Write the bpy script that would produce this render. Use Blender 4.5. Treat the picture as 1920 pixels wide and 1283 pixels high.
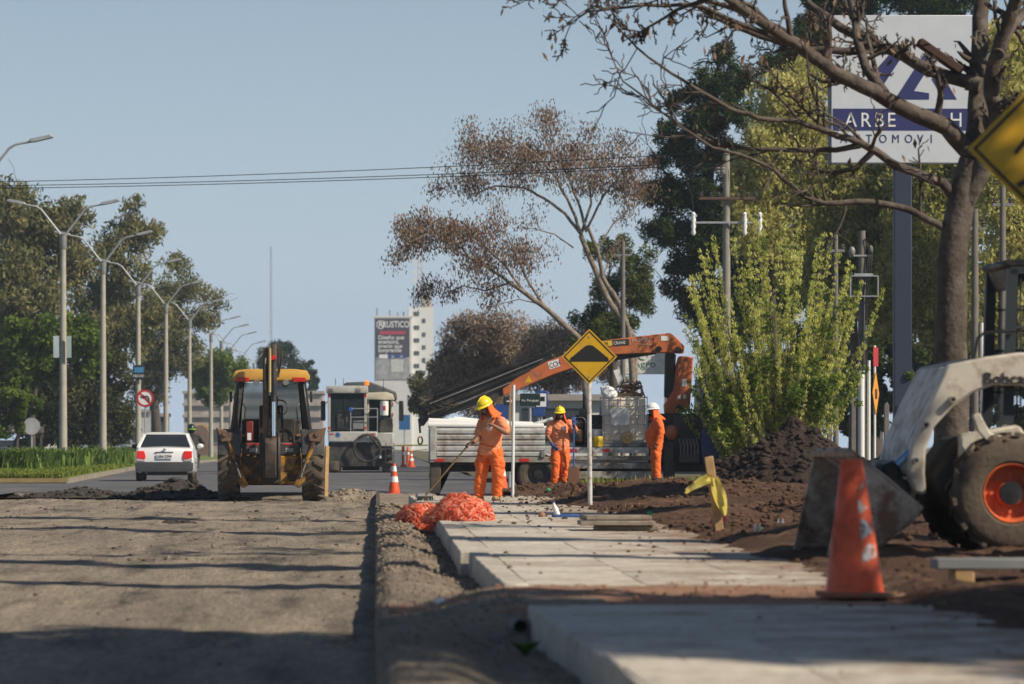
import bpy, bmesh, math, random
import numpy as np
from mathutils import Vector, Matrix, Euler
random.seed(7)
R = math.radians
for o in list(bpy.data.objects): bpy.data.objects.remove(o)
scn = bpy.context.scene
COL = scn.collection
# ------------------------------------------------------------------ camera, sky, sun, exposure
F = 7200.0; CX, CY = 704.0, 835.0; ZC = 1.03          # focal length in photo pixels, vanishing point, eye height above the road
cam = bpy.data.cameras.new('camera'); camo = bpy.data.objects.new('camera', cam); COL.objects.link(camo)
cam.sensor_width = 36; cam.lens = F/1920*36
cam.shift_x = (960-CX)/1920; cam.shift_y = (CY-641.5)/1920
cam.clip_start = 0.5; cam.clip_end = 6000
camo.location = (0, 0, ZC); camo.rotation_euler = (R(90), 0, 0)
cam.dof.use_dof = True; cam.dof.focus_distance = 68; cam.dof.aperture_fstop = 4.0
scn.camera = camo
SUN_EL, SUN_AZ = 40.0, 119.0                            # azimuth clockwise from the view direction (+Y)
wd = bpy.data.worlds.new('World'); scn.world = wd; wd.use_nodes = True
nt = wd.node_tree; bg = nt.nodes['Background']
sky = nt.nodes.new('ShaderNodeTexSky'); sky.sky_type = 'NISHITA'; sky.sun_disc = False
sky.sun_elevation = R(SUN_EL); sky.sun_rotation = R(SUN_AZ)
sky.altitude = 0; sky.air_density = 1.0; sky.dust_density = 0.5; sky.ozone_density = 2.0
STR = 0.062                                               # clear sky overhead, whitened by haze towards the whole horizon
tcw = nt.nodes.new('ShaderNodeTexCoord'); sx_ = nt.nodes.new('ShaderNodeSeparateXYZ'); nt.links.new(tcw.outputs['Generated'], sx_.inputs[0])
mz = nt.nodes.new('ShaderNodeMath'); mz.operation = 'MULTIPLY'; mz.inputs[1].default_value = -1/.085; nt.links.new(sx_.outputs[2], mz.inputs[0])
ex = nt.nodes.new('ShaderNodeMath'); ex.operation = 'EXPONENT'; nt.links.new(mz.outputs[0], ex.inputs[0])
mf = nt.nodes.new('ShaderNodeMath'); mf.operation = 'MULTIPLY'; mf.inputs[1].default_value = .95; mf.use_clamp = True; nt.links.new(ex.outputs[0], mf.inputs[0])
mxs = nt.nodes.new('ShaderNodeMix'); mxs.data_type = 'RGBA'; mxs.inputs[7].default_value = (.59/STR, .735/STR, .94/STR, 1)
nt.links.new(mf.outputs[0], mxs.inputs[0]); nt.links.new(sky.outputs[0], mxs.inputs[6])
nt.links.new(mxs.outputs[2], bg.inputs[0]); bg.inputs[1].default_value = STR
sl = bpy.data.lights.new('sun', 'SUN'); so = bpy.data.objects.new('sun', sl); COL.objects.link(so)
sl.energy = 5.0; sl.angle = R(0.53); sl.color = (1, 0.88, 0.70)
e, a = R(SUN_EL), R(SUN_AZ)
SUND = Vector((math.cos(e)*math.sin(a), math.cos(e)*math.cos(a), math.sin(e)))
so.rotation_euler = SUND.to_track_quat('Z', 'Y').to_euler()
vs = scn.view_settings; vs.view_transform = 'Standard'; vs.look = 'None'; vs.gamma = 1; vs.exposure = 0.2
vs.use_curve_mapping = False

# ------------------------------------------------------------------ helpers
def W(x, y, s): return Vector(((x-CX)/s, F/s, ZC-(y-CY)/s))      # photo pixel at a known scale (pixels per metre)
def SC(y, z): return (y-CY)/(ZC-z)                               # scale of a ground point seen at row y with height z
class MB:
    def __init__(self): self.v = []; self.f = []
    def add(self, vs, fs, M=None):
        n = len(self.v)
        if M is not None: vs = [M @ Vector(p) for p in vs]
        self.v += [tuple(p) for p in vs]; self.f += [tuple(i+n for i in q) for q in fs]; return self
    def box(self, x0, x1, y0, y1, z0, z1, M=None):
        v = [(x, y, z) for x in (x0, x1) for y in (y0, y1) for z in (z0, z1)]
        return self.add(v, [(0,1,3,2),(4,6,7,5),(0,4,5,1),(2,3,7,6),(0,2,6,4),(1,5,7,3)], M)
    def beam(self, p, q, w, h, up=(0,0,1)):
        p = Vector(p); q = Vector(q); d = (q-p); L = d.length; d.normalize()
        u = Vector(up); sx = d.cross(u)
        if sx.length < 1e-4: sx = d.cross(Vector((1,0,0)))
        sx.normalize(); u = sx.cross(d)
        v = [p+d*t*L+sx*a*w/2+u*b*h/2 for t in (0,1) for a in (-1,1) for b in (-1,1)]
        return self.add(v, [(0,1,3,2),(4,6,7,5),(0,4,5,1),(2,3,7,6),(0,2,6,4),(1,5,7,3)])
    def prism(self, pts, a, b, ax='y'):
        n = len(pts)
        def mk(t):
            if ax == 'y': return [(p[0], t, p[1]) for p in pts]
            if ax == 'x': return [(t, p[0], p[1]) for p in pts]
            return [(p[0], p[1], t) for p in pts]
        return self.add(mk(a)+mk(b), [tuple(range(n)), tuple(range(2*n-1, n-1, -1))]+[(i, (i+1) % n, n+(i+1) % n, n+i) for i in range(n)])
    def tube(self, pts, r, n=8):
        pts = [Vector(p) for p in pts]; m = len(pts)
        if not hasattr(r, '__len__'): r = [r]*m
        base = len(self.v); prev = None
        for i, p in enumerate(pts):
            d = (pts[min(i+1, m-1)]-pts[max(i-1, 0)])
            if d.length < 1e-9: d = Vector((0,0,1))
            d.normalize()
            if prev is None:
                u = Vector((0,0,1)) if abs(d.z) < .9 else Vector((1,0,0))
            else: u = prev
            s = d.cross(u); s.normalize(); u = s.cross(d); prev = u
            for k in range(n):
                t = 2*math.pi*k/n; q = p+(s*math.cos(t)+u*math.sin(t))*r[i]; self.v.append((q.x, q.y, q.z))
        for i in range(m-1):
            for k in range(n):
                a = base+i*n+k; b = base+i*n+(k+1) % n; self.f.append((a, b, b+n, a+n))
        self.f.append(tuple(base+k for k in range(n))); self.f.append(tuple(base+(m-1)*n+k for k in reversed(range(n))))
        return self
    def lathe(self, prof, c=(0,0,0), ax='z', n=24, M=None):
        base = len(self.v); vs = []
        for (r, h) in prof:
            for k in range(n):
                t = 2*math.pi*k/n; a, b = r*math.cos(t), r*math.sin(t)
                p = {'z': (a, b, h), 'x': (h, a, b), 'y': (a, h, b)}[ax]
                vs.append((p[0]+c[0], p[1]+c[1], p[2]+c[2]))
        fs = []
        for i in range(len(prof)-1):
            for k in range(n):
                a = i*n+k; b = i*n+(k+1) % n; fs.append((a, b, b+n, a+n))
        if prof[0][0] > 1e-5: fs.append(tuple(range(n)))
        if prof[-1][0] > 1e-5: fs.append(tuple((len(prof)-1)*n+k for k in range(n)))
        return self.add(vs, fs, M)
    def ell(self, c, r, n=14, m=9, M=None):
        prof = [(max(1e-4, math.sin(math.pi*i/(m-1))), -math.cos(math.pi*i/(m-1))) for i in range(m)]
        vs = []; fs = []
        for (q, h) in prof:
            for k in range(n):
                t = 2*math.pi*k/n; p = Vector((q*math.cos(t)*r[0], q*math.sin(t)*r[1], h*r[2]))
                if M is not None: p = M @ p
                vs.append((p.x+c[0], p.y+c[1], p.z+c[2]))
        for i in range(m-1):
            for k in range(n):
                a = i*n+k; b = i*n+(k+1) % n; fs.append((a, b, b+n, a+n))
        return self.add(vs, fs)
    def mesh(self, name, bev=0, seg=1, sm=True, ang=38):
        me = bpy.data.meshes.new(name); me.from_pydata(self.v, [], self.f)
        bm = bmesh.new(); bm.from_mesh(me)
        bmesh.ops.recalc_face_normals(bm, faces=bm.faces)
        if bev:
            ed = [x for x in bm.edges if len(x.link_faces) == 2 and x.calc_face_angle(0) > R(35)]
            if ed: bmesh.ops.bevel(bm, geom=ed, offset=bev, segments=seg, profile=.6, affect='EDGES', clamp_overlap=True)
        bm.to_mesh(me); bm.free()
        if sm: me.shade_smooth(); me.set_sharp_from_angle(angle=R(ang))
        return me
    def build(self, name, mat, parent=None, bev=0, seg=1, sm=True, ang=38):
        return put(name, self.mesh(name, bev, seg, sm, ang), mat, parent)
def put(name, me, mat=None, parent=None, loc=None, rot=None):
    o = bpy.data.objects.new(name, me); COL.objects.link(o)
    if mat is not None and not me.materials: me.materials.append(mat)
    if parent is not None: o.parent = parent
    if loc is not None: o.location = loc
    if rot is not None: o.rotation_euler = rot
    return o
def thing(name, label, cat, loc=(0,0,0), rz=0, group=None):
    o = bpy.data.objects.new(name, None); COL.objects.link(o); o.location = loc; o.rotation_euler = (0, 0, rz); o.empty_display_size = .2
    return tag(o, label, cat, group)
def tag(o, label, cat, group=None):
    o['label'] = label; o['category'] = cat
    if group: o['group'] = group
    return o
def kind(o, k): o['kind'] = k; return o
def dup(root, loc, rz=None, label=None, group=None):
    r = root.copy(); COL.objects.link(r); r.location = loc
    if rz is not None: r.rotation_euler = (0, 0, rz)
    if label: r['label'] = label
    if group: r['group'] = group
    for ch in list(root.children):
        c = ch.copy(); COL.objects.link(c); c.parent = r
        for g in ch.children:
            d = g.copy(); COL.objects.link(d); d.parent = c
    return r
def text(body, size, mat, parent, loc, rot=(R(90), 0, 0), ext=.004, align='LEFT', name='lettering', sx=1, bold=0):
    cu = bpy.data.curves.new('t', 'FONT'); cu.body = body; cu.size = size; cu.extrude = ext; cu.align_x = align; cu.offset = bold; cu.resolution_u = 3
    to = bpy.data.objects.new('t', cu); COL.objects.link(to)
    dg = bpy.context.evaluated_depsgraph_get(); me = bpy.data.meshes.new_from_object(to.evaluated_get(dg)); bpy.data.objects.remove(to)
    me.materials.clear()
    o = put(name, me, mat, parent, loc, rot); o.scale = (sx, 1, 1); return o
# numpy value noise
def vnoise(x, y, seed=0):
    xi = np.floor(x).astype(np.int64); yi = np.floor(y).astype(np.int64); fx = x-xi; fy = y-yi
    fx = fx*fx*(3-2*fx); fy = fy*fy*(3-2*fy)
    def h(i, j):
        n = (i*374761393+j*668265263+seed*1442695041) & 0x7fffffff
        n = ((n ^ (n >> 13))*1274126177) & 0x7fffffff
        return ((n ^ (n >> 16)) & 0xffff)/65535.0
    return (h(xi, yi)*(1-fx)+h(xi+1, yi)*fx)*(1-fy)+(h(xi, yi+1)*(1-fx)+h(xi+1, yi+1)*fx)*fy
def fbm(x, y, sc, oc=4, seed=0):
    t = 0; a = .5
    for i in range(oc): t = t+a*(vnoise(x*sc, y*sc, seed+i)-.5)*2; sc *= 2.07; a *= .5
    return t
def sstep(a, b, x): t = np.clip((x-a)/(b-a), 0, 1); return t*t*(3-2*t)
def grid(name, x0, x1, y0, y1, dx, dy, fz, mat, parent=None, smooth=True):
    nx = max(2, int(round((x1-x0)/dx))+1); ny = max(2, int(round((y1-y0)/dy))+1)
    X, Y = np.meshgrid(np.linspace(x0, x1, nx), np.linspace(y0, y1, ny)); Z = fz(X, Y)+0*X
    co = np.stack([X, Y, Z], -1).reshape(-1, 3).astype(np.float32)
    i = np.arange((nx-1)*(ny-1)); r, c = i//(nx-1), i % (nx-1); a = r*nx+c
    q = np.stack([a, a+1, a+nx+1, a+nx], -1).astype(np.int32)
    return put(name, npmesh(name, co, q, smooth), mat, parent)
def npmesh(name, co, q, smooth=False, tint=None):
    me = bpy.data.meshes.new(name); k = q.shape[1]
    me.vertices.add(len(co)); me.vertices.foreach_set('co', np.ascontiguousarray(co, dtype=np.float32).ravel())
    me.loops.add(q.size); me.loops.foreach_set('vertex_index', np.ascontiguousarray(q, dtype=np.int32).ravel())
    me.polygons.add(len(q)); me.polygons.foreach_set('loop_start', np.arange(len(q), dtype=np.int32)*k)
    if smooth: me.polygons.foreach_set('use_smooth', np.ones(len(q), dtype=bool))
    if tint is not None:
        at = me.attributes.new('tint', 'FLOAT', 'POINT'); at.data.foreach_set('value', np.ascontiguousarray(tint, dtype=np.float32))
    me.update(calc_edges=True); me.validate(); return me
# ------------------------------------------------------------------ materials
MATS = {}
def mat(name, col, rough=.6, metal=0, var=.18, vs=2.5, bump=0, bs=30, dirt=None, dirtamt=.0, ds=1.6, spec=.5, coat=0, alpha=1, trans=0, emit=0):
    if name in MATS: return MATS[name]
    m = bpy.data.materials.new(name); m.use_nodes = True; n = m.node_tree.nodes; l = m.node_tree.links
    b = n['Principled BSDF']; b.inputs['Roughness'].default_value = rough; b.inputs['Metallic'].default_value = metal
    b.inputs['Specular IOR Level'].default_value = spec; b.inputs['Coat Weight'].default_value = coat
    tc = n.new('ShaderNodeTexCoord'); src = tc.outputs['Object']
    no = n.new('ShaderNodeTexNoise'); no.inputs['Scale'].default_value = vs; no.inputs['Detail'].default_value = 6; no.inputs['Roughness'].default_value = .65
    l.new(src, no.inputs['Vector'])
    mr = n.new('ShaderNodeMapRange'); mr.inputs[1].default_value = .3; mr.inputs[2].default_value = .7; mr.inputs[3].default_value = 1-var; mr.inputs[4].default_value = 1+var
    l.new(no.outputs['Fac'], mr.inputs[0])
    mx = n.new('ShaderNodeMix'); mx.data_type = 'RGBA'; mx.blend_type = 'MULTIPLY'; mx.inputs[0].default_value = 1
    mx.inputs[6].default_value = (*col, 1); l.new(mr.outputs[0], mx.inputs[7]); out = mx.outputs[2]
    if dirt:
        nd = n.new('ShaderNodeTexNoise'); nd.inputs['Scale'].default_value = ds; nd.inputs['Detail'].default_value = 8; nd.inputs['Roughness'].default_value = .7
        l.new(src, nd.inputs['Vector'])
        r2 = n.new('ShaderNodeMapRange'); c = .62-.3*dirtamt; r2.inputs[1].default_value = c-.06; r2.inputs[2].default_value = c+.1
        l.new(nd.outputs['Fac'], r2.inputs[0])
        m2 = n.new('ShaderNodeMix'); m2.data_type = 'RGBA'; l.new(r2.outputs[0], m2.inputs[0]); l.new(out, m2.inputs[6]); m2.inputs[7].default_value = (*dirt, 1); out = m2.outputs[2]
        r3 = n.new('ShaderNodeMapRange'); r3.inputs[3].default_value = rough; r3.inputs[4].default_value = .9; l.new(r2.outputs[0], r3.inputs[0]); l.new(r3.outputs[0], b.inputs['Roughness'])
    l.new(out, b.inputs['Base Color'])
    if bump:
        nb = n.new('ShaderNodeTexNoise'); nb.inputs['Scale'].default_value = bs; nb.inputs['Detail'].default_value = 5; l.new(src, nb.inputs['Vector'])
        bu = n.new('ShaderNodeBump'); bu.inputs['Strength'].default_value = bump; bu.inputs['Distance'].default_value = .02; l.new(nb.outputs['Fac'], bu.inputs['Height']); l.new(bu.outputs[0], b.inputs['Normal'])
    if trans: b.inputs['Transmission Weight'].default_value = trans
    if emit: b.inputs['Emission Color'].default_value = (*col, 1); b.inputs['Emission Strength'].default_value = emit
    MATS[name] = m; return m
def leafmat(name, c1, c2, c3=None, tr=.35):
    m = bpy.data.materials.new(name); m.use_nodes = True; n = m.node_tree.nodes; l = m.node_tree.links
    n.remove(n['Principled BSDF']); out = n['Material Output']
    at = n.new('ShaderNodeAttribute'); at.attribute_name = 'tint'
    cr = n.new('ShaderNodeValToRGB'); cr.color_ramp.elements[0].color = (*c1, 1); cr.color_ramp.elements[1].color = (*c2, 1)
    if c3: el = cr.color_ramp.elements.new(.5); el.color = (*c3, 1)
    l.new(at.outputs['Fac'], cr.inputs[0])
    d = n.new('ShaderNodeBsdfDiffuse'); t = n.new('ShaderNodeBsdfTranslucent'); ms = n.new('ShaderNodeMixShader'); ms.inputs[0].default_value = tr
    l.new(cr.outputs[0], d.inputs[0]); l.new(cr.outputs[0], t.inputs[0]); l.new(d.outputs[0], ms.inputs[1]); l.new(t.outputs[0], ms.inputs[2]); l.new(ms.outputs[0], out.inputs[0])
    return m
def groundmat(name, cols, scs=(.35, 2.2, 14), bump=.5, bd=.03, rough=.95, stretch=(1,1,1), soil=None):
    # three colours mixed by large, middle and fine noise in world metres
    m = bpy.data.materials.new(name); m.use_nodes = True; n = m.node_tree.nodes; l = m.node_tree.links
    b = n['Principled BSDF']; b.inputs['Roughness'].default_value = rough; b.inputs['Specular IOR Level'].default_value = .25
    tc = n.new('ShaderNodeTexCoord'); mp = n.new('ShaderNodeMapping'); mp.inputs['Scale'].default_value = stretch; ge = n.new('ShaderNodeNewGeometry'); l.new(ge.outputs['Position'], mp.inputs[0])
    def N(s, d=7, ro=.65):
        q = n.new('ShaderNodeTexNoise'); q.inputs['Scale'].default_value = s; q.inputs['Detail'].default_value = d; q.inputs['Roughness'].default_value = ro; l.new(mp.outputs[0], q.inputs['Vector']); return q
    def MR(x, a, c, d0=0, d1=1):
        q = n.new('ShaderNodeMapRange'); q.inputs[1].default_value = a; q.inputs[2].default_value = c; q.inputs[3].default_value = d0; q.inputs[4].default_value = d1; l.new(x, q.inputs[0]); return q.outputs[0]
    def MX(f, a, c, bt='MIX'):
        q = n.new('ShaderNodeMix'); q.data_type = 'RGBA'; q.blend_type = bt
        if isinstance(f, float): q.inputs[0].default_value = f
        else: l.new(f, q.inputs[0])
        for i, v in ((6, a), (7, c)):
            if isinstance(v, tuple): q.inputs[i].default_value = (*v, 1)
            else: l.new(v, q.inputs[i])
        return q.outputs[2]
    n1, n2, n3 = N(scs[0]), N(scs[1]), N(scs[2], 6, .75)
    c = MX(MR(n1.outputs['Fac'], .38, .62), cols[0], cols[1]); c = MX(MR(n2.outputs['Fac'], .5, .68), c, cols[2])
    c = MX(1.0, c, MR(n3.outputs['Fac'], .3, .7, .6, 1.4), 'MULTIPLY')
    if soil:  # trodden soil spilling in from the turned ground on the right, patchy
        sp = n.new('ShaderNodeSeparateXYZ'); l.new(ge.outputs['Position'], sp.inputs[0]); n4 = N(2.3, 9, .72); ad = n.new('ShaderNodeMath'); ad.operation = 'ADD'
        l.new(MR(sp.outputs[0], .8, 3.3, -.15, .18), ad.inputs[0]); l.new(n4.outputs['Fac'], ad.inputs[1]); c = MX(MR(ad.outputs[0], .50, .70, 0, .9), c, soil)
    l.new(c, b.inputs['Base Color'])
    h = n.new('ShaderNodeMath'); h.operation = 'ADD'; l.new(n2.outputs['Fac'], h.inputs[0]); l.new(n3.outputs['Fac'], h.inputs[1])
    bu = n.new('ShaderNodeBump'); bu.inputs['Strength'].default_value = bump; bu.inputs['Distance'].default_value = bd; l.new(h.outputs[0], bu.inputs['Height']); l.new(bu.outputs[0], b.inputs['Normal'])
    return m
SOILC = (.085, .055, .038)
m_black = mat('black rubber', (.018, .018, .019), .75, dirt=(.07, .055, .042), dirtamt=.45)
m_tyre = mat('tyre', (.022, .021, .02), .85, bump=.4, bs=25, dirt=(.10, .075, .055), dirtamt=.75, ds=4)
m_blackp = mat('black paint', (.015, .015, .016), .4, dirt=(.06, .05, .04), dirtamt=.2)
m_dgrey = mat('dark grey paint', (.05, .052, .056), .45, dirt=(.10, .08, .06), dirtamt=.3)
m_grey = mat('grey steel', (.25, .25, .25), .5, .3, dirt=(.12, .10, .08), dirtamt=.3)
m_galv = mat('galvanised steel', (.42, .43, .44), .45, .5)
m_chrome = mat('chrome rod', (.75, .76, .78), .12, 1, var=.05)
m_white = mat('white paint', (.68, .68, .66), .4, dirt=(.28, .25, .21), dirtamt=.15)
m_whitec = mat('white car paint', (.72, .73, .74), .25, var=.03, coat=.6)
m_glass = mat('dark glass', (.02, .025, .03), .06, spec=.6, var=.05)
m_yel = mat('machine yellow', (.40, .19, .02), .5, dirt=(.07, .045, .028), dirtamt=.5, ds=4)
m_orange = mat('crane orange', (.50, .135, .045), .5, dirt=(.22, .10, .06), dirtamt=.22, ds=3)
m_red = mat('red lamp', (.5, .02, .015), .25, var=.05)
m_orcloth = mat('orange workwear', (.78, .145, .025), .85, var=.14, vs=5, bump=.35, bs=28)
m_orshirt = mat('faded orange cotton', (.84, .28, .13), .9, var=.08, vs=6, bump=.25, bs=30)
m_skin = mat('skin', (.22, .11, .07), .55, var=.12, vs=9)
m_helmY = mat('yellow helmet plastic', (.80, .62, .02), .3, var=.05)
m_helmW = mat('white helmet plastic', (.75, .75, .74), .3, var=.05)
m_wood = mat('pale wood', (.38, .24, .11), .75, var=.25, vs=6)
m_conc = mat('post concrete', (.36, .33, .28), .85, var=.15, vs=4, bump=.2)
m_white2 = mat('white plastic', (.72, .72, .70), .4, var=.06)
m_blue = mat('blue paint', (.03, .10, .32), .45, var=.1)
m_signblk = mat('sign black', (.015, .015, .015), .5, var=.05)
m_signyel = mat('sign yellow', (.62, .36, .01), .45, var=.06, vs=4, dirt=(.40, .25, .03), dirtamt=.15)
m_signwht = mat('sign white', (.75, .75, .75), .45, var=.05)
m_cone = mat('cone orange', (.75, .10, .025), .5, var=.15, vs=8, dirt=(.45, .07, .03), dirtamt=.3, ds=5)
m_bark = mat('bark', (.17, .13, .10), .9, var=.35, vs=5, bump=.7, bs=18, dirt=(.26, .24, .20), dirtamt=.3, ds=6)
m_bark2 = mat('brown bark', (.068, .051, .041), .9, var=.45, vs=4, bump=1.0, bs=14, dirt=(.12, .10, .083), dirtamt=.35, ds=5)
m_barkd = mat('dark bark', (.075, .06, .05), .9, var=.3, vs=4, bump=.5, bs=16)
# ------------------------------------------------------------------ the setting
g_pit = groundmat('milled road base', ((.32, .265, .20), (.20, .167, .133), (.08, .069, .059)), (.42, .9, 11), 1.0, .035, stretch=(2.6, .32, 1))
g_grav = groundmat('gravel strip', ((.31, .25, .19), (.24, .195, .15), (.16, .135, .11)), (.5, 2.5, 24), 1.0, .03)
g_red = groundmat('reddish soil', ((.33, .18, .115), (.27, .16, .105), (.20, .12, .08)), (.5, 2.2, 14), .8, .03)
g_soil = groundmat('turned brown soil', ((.135, .072, .045), (.085, .048, .032), (.20, .12, .075)), (.35, 2.4, 12), 1.0, .08)
g_dark = groundmat('dark heaped soil', ((.045, .030, .024), (.032, .023, .019), (.075, .05, .037)), (.8, 3.0, 14), 1.0, .05)
g_asph = groundmat('asphalt', ((.115, .115, .12), (.085, .085, .09), (.15, .145, .14)), (.12, .6, 12), .25, .01, .85, (1.5, .5, 1))
g_conc = groundmat('pavement concrete', ((.50, .455, .385), (.42, .385, .33), (.29, .235, .18)), (.6, 1.6, 16), .5, .012, .9, soil=(.21, .13, .085))
g_conc2 = groundmat('pavement concrete paler', ((.53, .49, .42), (.47, .43, .37), (.33, .27, .21)), (.6, 1.9, 16), .5, .012, .9, soil=(.21, .13, .085))
g_grass = groundmat('grass', ((.16, .20, .05), (.12, .16, .04), (.19, .20, .07)), (.25, 1.5, 10), .8, .05)
g_far = groundmat('far ground', ((.13, .11, .075), (.10, .10, .055), (.15, .12, .09)), (.02, .2, 3), .5, .05)
g_curbw = groundmat('whitewashed kerb', ((.30, .27, .22), (.24, .21, .17), (.20, .16, .12)), (.6, 3, 20), .4, .01)
def st(o): return kind(o, 'structure')
def zroad(X, Y):  # side street sags a little on the right
    return -.13*sstep(-1.0, 1.5, X)*sstep(70, 78, Y)*(1-sstep(104, 118, Y))
st(grid('ground', -1600, 1600, -200, 2300, 400, 400, lambda X, Y: -.45+0*X, g_far))
st(grid('road', -10.3, 3.2, 83.6, 1500, .5, 2.0, lambda X, Y: zroad(X, Y)+.01*fbm(X, Y, .5, 2), g_asph))
st(grid('road_edge_strip', -10.3, -7.8, 6, 83.6, .5, 1.0, lambda X, Y: .006+0*X, g_asph))
st(grid('side_street', 3.2, 60, 84.2, 112, .5, .5, lambda X, Y: zroad(X, Y)+.01*fbm(X, Y, .5, 2), g_asph))
st(grid('far_carriageway', -27, -14.6, 20, 1500, 2, 10, lambda X, Y: -.004+0*X, g_asph))
st(grid('far_verge', -160, -27, 20, 1500, 8, 10, lambda X, Y: .03+.1*fbm(X, Y, .1), g_grass))
st(grid('junction', -14.6, -10.3, 6, 103.5, 1, 2, lambda X, Y: 0*X, g_asph))
st(grid('right_verge', 3.2, 120, 112.2, 1500, 2, 3, lambda X, Y: .05+.12*fbm(X, Y, .15), g_far))
def zpit(X, Y):
    z = -.135+.03*fbm(X, Y*.5, .5, 4, 3)+.02*fbm(X, Y, 2.5, 3, 5)
    z = z+.045*np.maximum(0, fbm(X, Y*.8, .9, 3, 9)-.22)*2
    for rx in (-.75, -1.05, -2.55, -2.85, -4.4, -6.1):      # wheel ruts along the road
        w_ = rx+.12*np.sin(Y*.11+rx*3); z = z-.007*np.exp(-((X-w_)/.09)**2)+.004*np.exp(-((X-w_-.2)/.07)**2)
    return z+.13*sstep(82.2, 83.7, Y)
st(grid('excavated_road_bed', -7.85, .03, 9, 83.7, .075, .12, zpit, g_pit))
def zverge(X, Y):
    u = X
    z = .015+.065*sstep(.0, .12, u)-.10*sstep(.28, .62, u)+.03*fbm(X, Y, 1.6, 4, 11)+.015*fbm(X, Y, 9, 2, 13)
    drv = sstep(20.2, 21.2, Y)*(1-sstep(23.6, 25.2, Y))
    z = z*(1-drv)+drv*(.03+.12*sstep(.1, .8, u)+.018*fbm(X, Y, 2, 4, 2))
    far = sstep(61, 66, Y); z = z*(1-far)+far*(-.03+.02*fbm(X, Y, 1, 3))
    return np.where(X < .02, z-.16*(1-far), z)
st(grid('gravel_strip', .0, 1.3, 9, 84, .035, .07, zverge, g_grav))
w = MB(); w.add([(.02, 9, -.2), (.02, 84, -.2), (.035, 84, .02), (.035, 9, .02)], [(0,1,2,3)])
# the cut edge of the excavation, ragged
nY = np.arange(9, 83.6, .11); vs_, fs_ = [], []
for i, y in enumerate(nY):
    j = .012*float(fbm(np.array([y]), np.array([3.]), 1.3, 4, 21)[0]); jz = .012*float(fbm(np.array([y]), np.array([8.]), 2.1, 3, 22)[0])
    vs_ += [(-.01+j*1.5, y, -.2), (.005+j, y, -.06), (.012+j, y, .008+jz), (.08, y, .055+jz)]
    if i: b = 4*i; fs_ += [(b-4+k, b+k, b+k+1, b-3+k) for k in range(3)]
ml = MB(); ml.add(vs_, fs_); st(ml.build('cut_edge', g_grav, sm=False))
# pavement: kerb blocks and slabs are pieces
def kline(Y):
    P = [(9, 1.07), (14, .963), (20.9, .814), (23.9, .787), (31.1, .745), (31.15, .672), (43.9, .713), (52, .66), (66, .56)]
    return float(np.interp(Y, [p[0] for p in P], [p[1] for p in P]))
def base(y0, y1, name):
    n = max(2, int((y1-y0)/1.0)); ys = np.linspace(y0, y1, n+1)
    b = MB(); vs = []; fs = []
    for i, y in enumerate(ys):
        k = kline(min(max(y, y0+.001), y1-.001))+.02
        vs += [(k, y, -.25), (k, y, .1555), (3.2, y, .1555), (3.2, y, -.25)]
        if i: q = 4*i; fs += [(q-4, q, q+1, q-3), (q-3, q+1, q+2, q-2), (q-2, q+2, q+3, q-1)]
    fs += [(0,1,2,3), (4*n, 4*n+1, 4*n+2, 4*n+3)]
    b.add(vs, fs); return st(b.build(name, g_conc, sm=False))
def slabmesh(lx, ly, seed):
    rr = random.Random(seed); b = MB(); b.box(-lx/2, lx/2, -ly/2, ly/2, -.06, 0); me = b.mesh('slab', .003)
    me.materials.append((g_conc, g_conc2)[seed % 2]); return me
SL = [slabmesh(.732, 1.196, i) for i in range(4)]
for (y0, y1) in ((9.6, 20.9), (23.9, 31.1), (31.15, 44.0), (44.05, 66)):
    bs_ = base(y0, y1, 'pavement')
    y = y1-.6; r_ = 0
    while y > y0+.5:
        for c in range(3):
            put('slab', SL[random.randrange(4)], None, bs_, (1.32+c*.735, y, .160+random.uniform(-.002, .002)), (random.gauss(0, .002), random.gauss(0, .002), 0))
        y -= 1.2
    # kerb stones
    kb = st(put('kerb', MB().box(0, .01, 0, .01, -.3, -.29).mesh('kerb'), g_conc, None)); kb.location = (1.5, y0+.5, 0)
    L = 1.0; y = y1
    while y > y0+.2:
        ya = max(y-L, y0); ka, kb_ = kline(ya+.01), kline(y-.01); hz = .163+random.uniform(-.005, .005)
        b = MB(); b.add([(ka, ya+.006, -.22), (kb_, y-.006, -.22), (kb_+.17, y-.006, -.22), (ka+.17, ya+.006, -.22),
                         (ka+.012, ya+.006, hz), (kb_+.012, y-.006, hz), (kb_+.17, y-.006, hz), (ka+.17, ya+.006, hz)],
                        [(0,1,2,3), (4,5,6,7), (0,1,5,4), (1,2,6,5), (2,3,7,6), (3,0,4,7)])
        o = b.build('kerb_stone', g_conc, kb, .012); o.location = (-1.5, -(y0+.5), 0); y -= L
# reddish driveway between the two stretches of pavement
def zdrv(X, Y): return .035+.115*sstep(.1, .85, X)+.022*fbm(X, Y, 1.7, 4, 31)+.012*fbm(X, Y, 8, 2, 33)-.1*sstep(.5, .0, X-.0)*0
st(grid('dirt_driveway', .05, 3.4, 20.6, 24.3, .04, .05, lambda X, Y: zdrv(X, Y)-.28*(1-sstep(20.6, 21.0, Y))-.06*sstep(23.85, 24.3, Y), g_red))
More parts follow.
